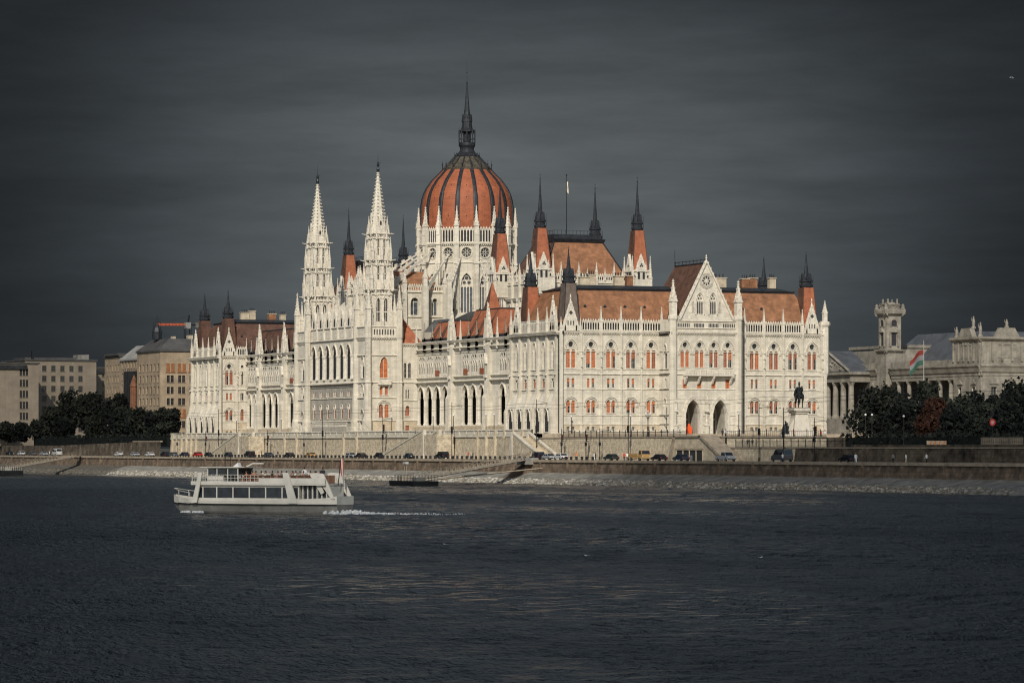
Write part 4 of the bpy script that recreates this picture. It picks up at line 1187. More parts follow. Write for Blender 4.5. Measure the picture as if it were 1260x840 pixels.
def waves():
    """wind-roughened reach of the river as real geometry: a sum of many short-crested waves"""
    rng = np.random.RandomState(4)
    fx, fy = SN, CS; rx, ry = CS, -SN; ox, oy = -(R0*CS+DIST*SN), -(-R0*SN+DIST*CS)
    Z = np.concatenate([np.arange(40, 110, 1.2), np.arange(110, 430, .5), np.arange(430, 860, .8)]); R = np.arange(-150, 150.1, .75)
    zz, rr = np.meshgrid(Z, R, indexing='ij')
    X = ox+fx*zz+rx*rr; Y = oy+fy*zz+ry*rr
    H = np.zeros_like(X)
    for k in range(46):
        wl = .95*(3.6/.95)**rng.rand(); th = 1.2+rng.randn()*.42; kk = 2*np.pi/wl
        H += .0052*wl**.95*np.sin(kk*(np.cos(th)*X+np.sin(th)*Y)+rng.rand()*6.283)
    for k in range(7):
        wl = 14+22*rng.rand(); th = 1.2+rng.randn()*.5; kk = 2*np.pi/wl
        H += .014*np.sin(kk*(np.cos(th)*X+np.sin(th)*Y)+rng.rand()*6.283)
    # gusts: patches of stronger and weaker ripple
    g = np.zeros_like(X)
    for k in range(12):
        wl = 45+170*rng.rand(); th = rng.rand()*3.14; kk = 2*np.pi/wl
        g += np.sin(kk*(np.cos(th)*X+np.sin(th)*Y)+rng.rand()*6.283)
    H *= np.clip(1+.12*g/1.6, .75, 1.3)
    ed = np.minimum(np.clip((150-np.abs(rr))/25, 0, 1), np.clip((zz-40)/20, 0, 1)); H = H*ed-.0
    nz, nr = X.shape
    co = np.stack([X, Y, WZ+H], -1).reshape(-1, 3).astype(np.float32)
    i = np.arange(nz*nr).reshape(nz, nr)
    q = np.stack([i[:-1, :-1], i[:-1, 1:], i[1:, 1:], i[1:, :-1]], -1).reshape(-1, 4).astype(np.int32)
    me = bpy.data.meshes.new('water'); me.vertices.add(len(co)); me.vertices.foreach_set('co', co.ravel())
    me.loops.add(q.size); me.loops.foreach_set('vertex_index', q.ravel()); me.polygons.add(len(q))
    me.polygons.foreach_set('loop_start', np.arange(0, q.size, 4, dtype=np.int32)); me.polygons.foreach_set('loop_total', np.full(len(q), 4, dtype=np.int32))
    me.polygons.foreach_set('use_smooth', np.ones(len(q), dtype=bool)); me.update(calc_edges=True); me.validate()
    me.materials.append(M['water']); o = bpy.data.objects.new('water', me); COL.objects.link(o); o['kind'] = 'structure'

def shade_deck():
    """added out-of-view sheet that shades all but the parliament and the boat"""
    rng = np.random.RandomState(9); h = 620.
    sx, sy = -sin(SUN_AZ)/math.tan(SUN_EL)*h, -cos(SUN_AZ)/math.tan(SUN_EL)*h
    xs = np.arange(-620, 520, 14.); ys = np.arange(-1150, 900, 14.)
    X, Y = np.meshgrid(xs, ys, indexing='ij'); n = np.zeros_like(X)
    for k in range(26):
        wl = 30*(9.)**rng.rand(); th = rng.rand()*6.283; n += (wl/200)**.6*np.sin(2*np.pi/wl*(np.cos(th)*X+np.sin(th)*Y)+rng.rand()*6.283)
    n /= 3.
    dx = np.maximum(np.maximum(-150-X, X-250), 0)/70; dy = np.maximum((-70-Y)/110, (Y-262)/190); dy = np.maximum(dy, 0)
    d = np.clip(np.sqrt(dx*dx+dy*dy)*(1+.15*n)+.05*n, 0, 1); d = d*d*(3-2*d)*.86; d = np.where(Y > 262, d*.42, d); d *= 1-.9*np.exp(-((X+190)**2+(Y+350)**2)/52.**2)  # left open above the parliament and boat so sunlight reaches them
    Zc = h+14*n+10*rng.rand(*X.shape)
    co = np.stack([X+sx, Y+sy, Zc], -1).reshape(-1, 3); nx, ny = X.shape; i = np.arange(nx*ny).reshape(nx, ny)
    q = np.stack([i[:-1, :-1], i[1:, :-1], i[1:, 1:], i[:-1, 1:]], -1).reshape(-1, 4)
    me = bpy.data.meshes.new('cloud'); me.from_pydata(co.tolist(), [], q.tolist()); at = me.attributes.new('cover', 'FLOAT', 'POINT'); at.data.foreach_set('value', d.ravel().astype(np.float32))
    m = bpy.data.materials.new('shade_deck_mat'); m.use_nodes = True; nt = m.node_tree; L = nt.links.new
    for nd in list(nt.nodes): nt.nodes.remove(nd)
    out = N(nt, 'ShaderNodeOutputMaterial'); mx = N(nt, 'ShaderNodeMixShader'); tr = N(nt, 'ShaderNodeBsdfTransparent'); df = N(nt, 'ShaderNodeBsdfDiffuse'); df.inputs[0].default_value = (.5, .52, .55, 1)
    a = N(nt, 'ShaderNodeAttribute', attribute_name='cover'); L(a.outputs['Fac'], mx.inputs[0]); L(tr.outputs[0], mx.inputs[1]); L(df.outputs[0], mx.inputs[2]); L(mx.outputs[0], out.inputs[0])
    me.materials.append(m); o = bpy.data.objects.new('added_shade_deck', me); COL.objects.link(o); o['kind'] = 'structure'  # made-up cloud sheet, placed out of view to shade the surroundings

def tagged(name, mb, label, cat, group=None, parent=None):
    o = mb.build(name); o['label'] = label; o['category'] = cat
    if group: o['group'] = group
    return o

def iron_fence(name, pts, h, label, sp=.42, group='iron railings along the terrace walls'):
    t = thing(name, label, 'railing', pts[0], group=group)
    bars = MB(); posts = MB(); ox, oy, oz = pts[0]
    for p, q in zip(pts, pts[1:]):
        p = Vector(p)-Vector(pts[0]); q = Vector(q)-Vector(pts[0]); n = max(1, int((q-p).length/sp))
        up = Vector((0, 0, h))
        for z in (.12, h*.92):
            bars.tube(p+Vector((0, 0, z)), q+Vector((0, 0, z)), .05, 'iron', 4)
        for k in range(n+1):
            c = p+(q-p)*(k/n)
            bars.tube(c, c+up, .033, 'iron', 3)
            if k % 7 == 0:
                bars.tube(c, c+up*1.18, .09, 'iron', 5); bars.ball(c.x, c.y, c.z+h*1.2, .12, 'iron', 5, 4)
    bars.build('bars', t)

def build_site():
    # river
    w = MB()
    xs = [-6000, -1500, -700, -420, -300, -200, -120, -60, -35]; ys = [-3000, -1200, -800, -500, -250, 0, 300, 700, 1500, 6000]
    w.grid([[(x, y, WZ-.45) for y in ys] for x in xs], 'water')
    struct('water', w)
    waves()
    g = MB(); g.grid([[(x, y, RZ-.1) for y in (-3000, -600, 0, 400, 1000, 7000)] for x in (-26.5, 0, 60, 300, 7000)], 'ground')
    struct('ground', g)
    r = MB(); r.grid([[(x, y, RZ) for y in (-900, -300, 0, 300, 700)] for x in (-26.6, -8)], 'asphalt')
    struct('road', r)
    ln = MB()
    for k in range(120): ln.box(ID, -17.6, -17.45, -420+k*8, -417+k*8, RZ+.001, RZ+.006, 'line')
    struct('road_marking', ln)
    kb = MB(); kb.box(ID, -12.2, -8, -420, 420, RZ+.004, RZ+.14, 'coping'); struct('pavement', kb)
    # quay wall, slope, stones
    q = MB(); F = FW(-26.5)
    n = 80
    for k in range(n):
        a, b = -520+k*14., -520+(k+1)*14.
        q.face([F(a, .0, RZ-.3), F(b, 0, RZ-.3), F(b, .45, -8.25), F(a, .45, -8.25)], 'quay')
        q.box(F, a+6.8, a+7.2, .0, .55, -8.2, RZ-.35, 'quay')
    q.prof(F, [(-.9, RZ+.0), (-.9, RZ+.22), (.32, RZ+.22), (.32, RZ-.28), (.0, RZ-.3)], -520, 600, 'coping')
    tagged('quay_wall', q, 'long brown stone quay wall with pale coping running above the water', 'quay wall')
    s = MB(); rows = []
    for d, z in ((.4, -8.2), (3.2, -9.0), (6.6, -9.75), (10., -11.0)):
        rows.append([F(-520+k*7., d+random.uniform(-.1, .1), z+random.uniform(-.05, .05)) for k in range(161)])
    s.grid(rows, 'concrete'); s.m = ['riprap3' if (i % 160) > 108 else m_ for i, m_ in enumerate(s.m)]; struct('embankment', s)
    st = MB(); rnd = random.Random(3)
    for k in range(5200):
        a = rnd.uniform(-255, 330); t = rnd.random(); d = 5.4+t*3.9; z = -9.55-t*1.0
        if -70 < a < 30 and False: continue
        r_ = rnd.uniform(.18, .52)*(1.1 if a < 60 else .9)
        mm = ('riprap' if rnd.random() < .62 else 'riprap2') if -110 < a < 235 else ('riprap3' if a > 0 else rnd.choice(('riprap2', 'riprap2', 'riprap')))  # stones near both ends darker, edge darkening painted into their colour
        x, y, _ = F(a, d, 0); p = []
        for j in range(6):
            an = 2*pi*j/6+rnd.uniform(-.4, .4); p.append((cos(an)*r_*rnd.uniform(.7, 1.3), sin(an)*r_*rnd.uniform(.7, 1.3)))
        b = [(x+px, y+py, z-.1) for px, py in p]; tt = [(x+px*.6, y+py*.6, z+r_*rnd.uniform(.35, .75)) for px, py in p]
        st.grid([b, tt], mm, True); st.face(tt, mm)
    o = st.build('riprap_stones'); o['kind'] = 'stuff'; o['label'] = 'pale broken stones heaped along the waterline'; o['category'] = 'stones'
    # terrace in front of the parliament
    t = MB()
    t.face([(-7.9, -8, -.02), (75, -8, -.02), (75, 272, -.02), (-2.2, 272, -.02), (-2.2, 262, -.02), (-7.9, 262, -.02)], 'paving')
    t.face([(-7.9, -100, -1.05), (75, -100, -1.05), (75, -8, -1.05), (-7.9, -8, -1.05)], 'paving')
    t.face([(75, -100, -1.05), (700, -100, -1.05), (700, 272, -1.05), (75, 272, -1.05)], 'paving'); t.face([(14, -100.1, -1.05), (700, -100.1, -1.05), (700, -100.1, -3.1), (14, -100.1, -3.1)], 'oldwall')
    t.face([(-7.9, -8, -1.05), (75, -8, -1.05), (75, -8, -.02), (-7.9, -8, -.02)], 'coping')
    struct('terrace', t)
    up = MB()
    up.face([(-7.9, -500, -3.05), (700, -500, -3.05), (700, -100.2, -3.05), (-7.9, -100.2, -3.05)], 'ground')
    up.face([(-7.9, 272, -2.6), (700, 272, -2.6), (700, 700, -2.6), (-7.9, 700, -2.6)], 'ground')
    struct('square', up)
    # retaining wall on the river side
    w = MB(); F = FW(-8)
    w.grid([[F(a, d, z) for a in (-3, 40, 90, 140, 190, 240, 262)] for d, z in ((.7, RZ), (.35, -1.3), (.35, -.6))], 'rubble')
    w.prof(F, [(.3, -.75), (.6, -.7), (.6, -.45), (.4, -.4), (.4, -.15), (-.4, -.15)], -3, 262, 'stone')
    w.box(F, -3, 262, .05, .4, -.147, .75, 'stone'); w.prof(F, [(-.05, .753), (.55, .753), (.55, .9), (.3, 1.0), (-.05, .95)], -3, 262, 'carved')
    w.box(ID, -8.3, -1.9, 261.7, 262.3, RZ, .75, 'rubble'); w.box(ID, -2.4, -1.9, 262.3, 272, RZ, -.03, 'plinth')
    for k in range(6):
        for u in (1.8+5.2*k, 269.2-9.5-4.4*k):
            w.prof(F, [(.3, RZ), (1.1, RZ), (.9, -.8), (.65, -.4), (.65, .9), (.3, .9)], u-.38, u+.38, 'plinth')
    for u in (107.5, 117, 152.5, 162):
        w.prof(F, [(.3, RZ), (.95, RZ), (.8, -.8), (.6, -.4), (.6, .9), (.3, .9)], u-.5, u+.5, 'plinth')
    for k in range(57):
        u = -2+k*4.6; w.prof(F, [(.39, -.1), (.5, -.1), (.5, .7), (.39, .7)], u, u+.5, 'carved')
    w.face([F(-3, .7, RZ), F(-3, -.2, RZ), F(-3, -.2, .9), F(-3, .4, .9)], 'stone')
    tagged('retaining_wall', w, 'sunlit stone terrace wall with buttresses below the river front', 'wall')
    # side wall south of the corner
    w = MB()
    w.grid([[F(a, d, z) for a in (-3, -20, -45, -70, -100)] for d, z in ((.6, RZ), (.3, -1.05))], 'rubble')
    w.prof(F, [(-.35, -1.05), (.45, -1.05), (.45, -.9), (-.35, -.85)], -100.3, -3, 'coping')
    Fs = FS(-100)
    w.face([Fs(-8, .2, RZ), Fs(14, .2, RZ), Fs(14, 0, -1.05), Fs(-8, 0, -1.05)], 'rubble'); w.prof(Fs, [(-.4, -1.05), (.35, -1.05), (.35, -.88), (-.4, -.88)], -8, 14, 'coping')
    w.face([(14, -100, -4), (14, -60, -4), (14, -60, -1.05), (14, -100, -1.05)], 'rubble')
    tagged('terrace_wall', w, 'pale coursed stone wall below the iron railing of the south terrace', 'wall')
    w = MB()
    w.grid([[F(a, d, z) for a in (-100.4, -130, -160, -200, -300, -480)] for d, z in ((.6, RZ), (.3, -3.2))], 'rubble')
    w.prof(F, [(-.35, -3.2), (.45, -3.2), (.45, -3.02), (-.35, -2.98)], -480, -100.4, 'coping')
    w.m = ['oldwall' if (m == 'rubble' and i > 0) else m for i, m in enumerate(w.m)]
    for k in range(26): w.prof(F, [(.35, RZ), (.75, RZ), (.5, -3.2), (.35, -3.2)], -150-k*9.3, -149-k*9.3, 'oldwall')
    w.box(F, -300, -152, -.5, .2, -3.0, -2.55, 'oldwall')
    tagged('roadside_wall', w, 'dark rubble wall beside the quay road under the trees', 'wall')
    w = MB(); w.grid([[F(272.2, d, RZ), F(300, d, RZ), F(380, d, RZ), F(900, d, RZ)] if z < -5 else [F(272.2, d, -1.2), F(300, d, -1.5), F(380, d, -2.45), F(900, d, -2.45)] for d, z in ((.5, -6), (.2, -1))], 'oldwall')
    w.box(F, 272.2, 300, -.3, .35, -1.45, -1.15, 'coping')
    tagged('roadside_wall', w, 'dark rubble wall in front of the far left trees', 'wall')
    # railings
    iron_fence('iron_railing', [(-8.1, -20, -.9), (-8.1, -83, -.9)], 1.15, 'black iron railing on the south terrace left of the underpass stairs')
    iron_fence('iron_railing', [(-8.1, -104 + 4.2, -.9), (14, -99.8, -.9)], 1.15, 'upper black iron railing between the underpass and the horseman monument')
    iron_fence('iron_railing', [(-8.0, -104, -3.0), (-8.0, -152, -3.0)], 1.2, 'lower black iron railing just above the parked van')
    # staircases down the river wall
    def stair(name, u0, u1, label, zt=-.1):
        mb = MB(); n = 28; sg = 1 if u1 > u0 else -1
        for k in range(n):
            a, b = u0+(u1-u0)*k/n, u0+(u1-u0)*(k+1)/n; z = zt+(RZ-zt)*k/n
            a, b = min(a, b), max(a, b); mb.box(F, a, b, .75, 4.6, RZ, z, 'plinth')
        for d0 in (.72, 4.6):
            mb.grid([[F(u0, d0, RZ), F(u0, d0, zt+.95), F(u0, d0+.5, zt+.95), F(u0, d0+.5, RZ)], [F(u1, d0, RZ), F(u1, d0, RZ+.95), F(u1, d0+.5, RZ+.95), F(u1, d0+.5, RZ)]], 'rubble', True)
            mb.grid([[F(u, d0-.12, z), F(u, d0-.12, z+.35), F(u, d0+.62, z+.35), F(u, d0+.62, z)] for u, z in ((u0, zt+.8), (u1, RZ+.8))], 'stone', True)
            mb.box(F, min(u0, u0-sg*1.0), max(u0, u0-sg*1.0), d0-.1, d0+.7, RZ, zt+1.2, 'stone'); mb.box(F, min(u1, u1+sg), max(u1, u1+sg), d0-.1, d0+.7, RZ, RZ+1.4, 'stone')
        mb.box(F, min(u0, u0-sg*9), max(u0, u0-sg*9), .75, 5.1, RZ, zt-.02, 'rubble')
        tagged(name, mb, label, 'stairs')
    stair('staircase', 51, 77, 'broad stone stairs below the near loggia, right of the twin towers')
    stair('staircase', 187, 211, 'stone stairs below the far loggia, left of the twin towers')
    stair('staircase', -3.5, -19, 'stone stairs at the near corner of the parliament terrace', -.9)
    # underpass stair house
    u = MB()
    u.prism(lambda a, d, z: (-8-d, a, z), [(-82.5, RZ), (-108.5, RZ), (-97, -1.0), (-85, -1.0)], .9, 4.2, 'plinth')
    u.prism(lambda a, d, z: (-8-d, a, z), [(-108.9, RZ), (-107.6, RZ), (-96.2, -.75), (-97.2, -.6)], .7, 4.5, 'coping')
    u.prism(lambda a, d, z: (-8-d, a, z), [(-82.1, RZ), (-83.4, RZ), (-85.6, -.75), (-84.7, -.6)], .7, 4.5, 'coping')
    u.box(F, -97.2, -84.8, .8, 4.5, -1.0, -.7, 'coping')
    e = tagged('underpass_entrance', u, 'stone stair house of an underpass with a dark opening at road level', 'underpass')
    d = MB(); Fd = FW(-12.2); d.box(Fd, -98, -86, .006, .03, RZ, -3.6, 'dark')
    for k in range(5): d.box(Fd, -98+k*3-.12, -98+k*3+.12, .035, .16, RZ, -3.6, 'plinth')
    d.box(Fd, -98.3, -85.7, .03, .2, -3.6, -3.2, 'coping'); d.build('opening', e)
    d = MB()
    for k in range(18): d.tube(Fd(-95.5+k*.42, 1.2, RZ), Fd(-95.5+k*.42, 1.2, RZ+1.15), .03, 'line', 4)
    d.tube(Fd(-95.5, 1.2, RZ+1.15), Fd(-88.3, 1.2, RZ+1.15), .04, 'line', 4); d.build('guard_rail', e)
    # plinth under the building
    p = MB(); p.box(ID, .02, 65.98, .02, 269.18, -2, -.001, 'plinth'); p.box(ID, 24.3, 41.7, -5.98, .015, -2, -.001, 'plinth'); p.box(ID, -5.2, .015, 108.1, 161.1, -2, -.001, 'plinth')
    p.build('plinth', PARL)
    # landing stage with long gangway (near bank)
    def pontoon(loc, rz, ln, label, glabel, q0, q1, wide=5.):
        t = thing('landing_pontoon', label, 'pontoon', loc, rz)
        mb = MB(); mb.taper(ID, -ln/2, ln/2, -wide/2, wide/2, -.3, -ln/2-.3, ln/2+.3, -wide/2, wide/2, 1.0, 'iron'); mb.build('hull', t)
        mb = MB()
        for k in range(int(ln/1.1)+1):
            for y in (-wide/2+.1, wide/2-.1):
                x = -ln/2+k*1.1; mb.tube((x, y, 1), (x, y, 2.15), .035, 'line' if k % 2 else 'iron', 4)
        for y in (-wide/2+.1, wide/2-.1):
            for z in (1.6, 2.15): mb.tube((-ln/2, y, z), (ln/2, y, z), .035, 'iron', 4)
        mb.build('railing', t)
        mb = MB(); mb.box(ID, ln*.2, ln*.42, -1.4, 1.4, 1.0, 1.9, 'coping'); mb.build('deck_house', t); mb = MB(); mb.box(ID, -ln*.3, -ln*.1, -.9, .9, 1, 1.7, 'concrete')
        mb.build('deck_gear', t); mb = MB()
        for x in (ln*.3, ln*.38): mb.tube((x, 0, 1), (x, 0, 4.6), .08, 'coping', 5)
        mb.box(ID, ln*.28, ln*.4, -.3, .3, 4.2, 4.6, 'line'); mb.build('sign_frame', t)
        g = MB(); p, q = Vector(q0), Vector(q1); dr = q-p; sd = Vector((-dr.y, dr.x, 0)).normalized()*1.2
        for s in (-1, 1):
            g.tube(p+sd*s, q+sd*s, .16, 'coping', 5); g.tube(p+sd*s+Vector((0, 0, 1.1)), q+sd*s+Vector((0, 0, 1.1)), .07, 'coping', 4)
            n = int(dr.length/2.2)
            for k in range(n):
                a = p+sd*s+dr*(k/n); b = p+sd*s+dr*((k+1)/n)
                g.tube(a, a+Vector((0, 0, 1.1)), .05, 'coping', 4); g.tube(a, b+Vector((0, 0, 1.1)), .04, 'coping', 4)
        g.face([tuple(p+sd), tuple(p-sd), tuple(q-sd), tuple(q+sd)], 'concrete')
        tagged('gangway', g, glabel, 'gangway')
    pontoon((-70, -90, WZ), pi/2-.1, 17, 'small dark landing pontoon moored off the stony bank', 'long steel gangway climbing from the small pontoon to the quay edge', (-67.5, -84, WZ+1.2), (-27.2, -44, RZ+.3))
    pontoon((-62, 248, WZ), pi/2, 24, 'pale pontoon at the left edge below the far trees', 'sloping gangway from the far left pontoon to the quay', (-59.5, 256, WZ+1.2), (-27.2, 292, RZ+.3), 6.)
    m = MB()   # fixed inclined beams and buttress on the slope
    for (a, b) in (((-60, -66, WZ+.7), (-28.5, -56, -7.3)),):
        m.tube(a, b, .16, 'coping', 5)
    tagged('mooring_beam', m, 'thin inclined mooring beam beside the long gangway', 'beam')
    m = MB(); m.prof(F, [(18.3, -5.9), (20.5, -7.2), (25.5, -10.2), (19, -8.6)], -46, -43, 'quay'); m.box(F, -47, -42, 17.5, 20.6, -6.6, -5.2, 'concrete')
    tagged('gangway_abutment', m, 'dark sloping abutment where the long gangway meets the quay', 'abutment')

# ------------------------------------------------------------------ vegetation
def tree_mats():
    M['bark'] = mat('bark', (.045, .036, .028), .95, var=.3, scale=2)
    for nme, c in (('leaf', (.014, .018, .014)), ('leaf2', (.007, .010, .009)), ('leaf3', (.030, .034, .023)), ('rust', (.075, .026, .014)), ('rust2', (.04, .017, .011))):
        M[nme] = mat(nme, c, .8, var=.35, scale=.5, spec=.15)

def tree(label, loc, h, r, kind=0, seed=0, trunk=.22, n=900, sq=1.):
    rnd = random.Random(seed)
    t = thing('broadleaf_tree', label, 'tree', loc, rnd.uniform(0, 6), group='dark trees along the embankment')
    tr = MB()
    zb = h*trunk
    pts = [Vector((0, 0, 0)), Vector((.1, .05, zb)), Vector((-.1, .1, h*.6))]
    tr.tube(pts[0], pts[1], h*.026, 'bark', 7, h*.02); tr.tube(pts[1], pts[2], h*.02, 'bark', 6, h*.008)
    lobes = []
    for k in range(11):
        a = rnd.uniform(0, 2*pi); q = rnd.uniform(.1, .62)*r; z = rnd.uniform(zb+h*.12, h*.86)
        sh = 1-max(0, (z/h-.62))*1.4
        lobes.append((cos(a)*q*sh, sin(a)*q*sh, z, r*rnd.uniform(.34, .56)*sh**.5))
    lobes.append((0, 0, h*.84, r*.42))
    for l in lobes[:8]:
        b = Vector((0, 0, rnd.uniform(zb, h*.55))); tr.tube(b, Vector(l[:3]), h*.009, 'bark', 5, h*.003)
    tr.build('trunk', t)
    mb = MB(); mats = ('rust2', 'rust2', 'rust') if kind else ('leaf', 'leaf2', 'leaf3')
    for k in range(n):
        l = lobes[rnd.randrange(len(lobes))]
        d = Vector((rnd.gauss(0, 1), rnd.gauss(0, 1), rnd.gauss(0, 1)*.85)).normalized()*l[3]*rnd.uniform(.45, 1.08)
        c = Vector(l[:3])+d
        if c.z < zb*.8: continue
        s = rnd.uniform(.35, .8)*sq; u = Vector((rnd.gauss(0, 1), rnd.gauss(0, 1), rnd.gauss(0, 1))).normalized(); v = u.orthogonal().normalized()
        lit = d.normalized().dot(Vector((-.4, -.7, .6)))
        m = mats[2] if lit > .45 and rnd.random() < .6 else (mats[1] if lit < -.1 or rnd.random() < .3 else mats[0])  # paler leaves painted on the sunward side, darker ones away from it
        w = u.cross(v)
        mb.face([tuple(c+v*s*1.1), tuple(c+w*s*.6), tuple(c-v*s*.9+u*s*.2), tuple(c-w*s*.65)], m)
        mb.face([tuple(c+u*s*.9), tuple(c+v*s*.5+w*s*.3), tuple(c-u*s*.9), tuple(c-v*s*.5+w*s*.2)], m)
    mb.build('crown', t)
    return t

def hedge(name, label, x0, x1, y0, y1, z, h, seed=0):
    rnd = random.Random(seed); mb = MB(); n = int(max(x1-x0, y1-y0)*14)
    for k in range(n):
        c = Vector((rnd.uniform(x0, x1), rnd.uniform(y0, y1), z+h*rnd.random()**.7)); s = rnd.uniform(.25, .55)
        u = Vector((rnd.gauss(0, 1), rnd.gauss(0, 1), rnd.gauss(0, 1))).normalized(); v = u.orthogonal().normalized(); w = u.cross(v)
        mb.face([tuple(c+v*s), tuple(c+w*s*.7), tuple(c-v*s), tuple(c-w*s*.7)], rnd.choice(('leaf', 'leaf2', 'leaf')))
    mb.box(ID, x0+.2, x1-.2, y0+.2, y1-.2, z, z+h*.75, 'leaf2')
    tagged(name, mb, label, 'hedge')
# ------------------------------------------------------------------ limbs, people, horse
def limb(mb, pts, rs, m, n=8, ry=None, cap=True):
    """loft of rings along a path; rs radii (or (a,b) ellipses with b along 'up')"""
    pts = [Vector(p) for p in pts]; rows = []
    prev = None
    for i, p in enumerate(pts):
        t = (pts[min(i+1, len(pts)-1)]-pts[max(i-1, 0)]).normalized()
        ref = Vector((0, 0, 1)) if abs(t.z) < .9 else Vector((1, 0, 0))
        u = t.cross(ref).normalized(); v = u.cross(t).normalized()
        if prev is not None and u.dot(prev) < 0: u, v = -u, -v
        prev = u
        r = rs[i]; a, b = (r if isinstance(r, tuple) else (r, r))
        rows.append([tuple(p+u*a*cos(2*pi*k/n)+v*b*sin(2*pi*k/n)) for k in range(n)])
    mb.grid(rows, m, True)
    if cap: mb.face(rows[0][::-1], m); mb.face(rows[-1], m)

def person_mats():
    for k, c in dict(skin=(.42, .25, .17), hair=(.03, .022, .016), jeans=(.04, .05, .08), black=(.015, .015, .016), shirt_white=(.7, .7, .68), shirt_red=(.5, .05, .035), shirt_blue=(.07, .13, .26), shirt_grey=(.2, .2, .2), shirt_dark=(.03, .03, .035), shirt_pink=(.5, .28, .26), shirt_sand=(.42, .34, .24), shirt_orange=(.6, .17, .05)).items():
        M[k] = mat('cloth_'+k, c, .85, var=.08)

def person(label, loc, rz, shirt='shirt_dark', trousers='jeans', pose='stand', scale=1., stride=.0, group=None, parent=None):
    mb = MB(); S = pose == 'sit'
    hz = .46 if S else .90            # hip height
    for s in (-1, 1):
        if S: limb(mb, [(0, s*.1, hz+.03), (.42, s*.12, hz+.02), (.45, s*.12, .42), (.43, s*.12, .06)], [.085, .07, .06, .045], trousers, 6)
        else: limb(mb, [(0, s*.09, hz), (s*stride*.4+.02, s*.1, .5), (s*stride, s*.1, .07)], [.095, .068, .045], trousers, 6)
        fx = .43 if S else s*stride
        limb(mb, [(fx-.06, s*.11, .04), (fx+.17, s*.12, .03)], [.045, .035], 'black', 6)
        sh = hz+.52
        if S: limb(mb, [(0, s*.2, sh), (.08, s*.25, sh-.27), (.33, s*.16, hz+.18)], [.055, .045, .035], shirt, 6); limb(mb, [(.33, s*.16, hz+.18), (.41, s*.14, hz+.16)], [.035, .03], 'skin', 6)
        else:
            limb(mb, [(0, s*.2, sh), (-s*stride*.3, s*.25, sh-.29), (-s*stride*.6+.06, s*.24, sh-.5)], [.055, .045, .036], shirt, 6)
            limb(mb, [(-s*stride*.6+.06, s*.24, sh-.5), (-s*stride*.6+.09, s*.235, sh-.62)], [.035, .025], 'skin', 6)
    limb(mb, [(0, 0, hz-.06), (0, 0, hz+.12), (.01, 0, hz+.38), (0, 0, hz+.54), (0, 0, hz+.58)], [(.16, .11), (.145, .1), (.19, .12), (.17, .1), (.07, .07)], shirt, 10)
    limb(mb, [(0, 0, hz+.56), (.015, 0, hz+.66)], [.055, .052], 'skin', 7)
    hc = hz+.755
    mb.ball(.02, 0, hc, .098, 'skin', 8, 6, 1.22)
    mb.box(ID, .105, .14, -.016, .016, hc-.03, hc+.01, 'skin')
    for s in (-1, 1): mb.box(ID, .095, .117, s*.036-.014, s*.036+.014, hc+.015, hc+.03, 'hair'); mb.box(ID, -.01, .03, s*.1-.01, s*.1+.01, hc-.03, hc+.03, 'skin')
    mb.box(ID, .1, .117, -.026, .026, hc-.06, hc-.048, 'hair')
    mb.ball(-.015, 0, hc+.03, .104, 'hair', 8, 6, 1.12)
    o = mb.build('person', parent, smooth=False)
    o.location = loc; o.rotation_euler = (0, 0, rz); o.scale = (scale,)*3
    o['label'] = label; o['category'] = 'person'
    if group: o['group'] = group
    return o

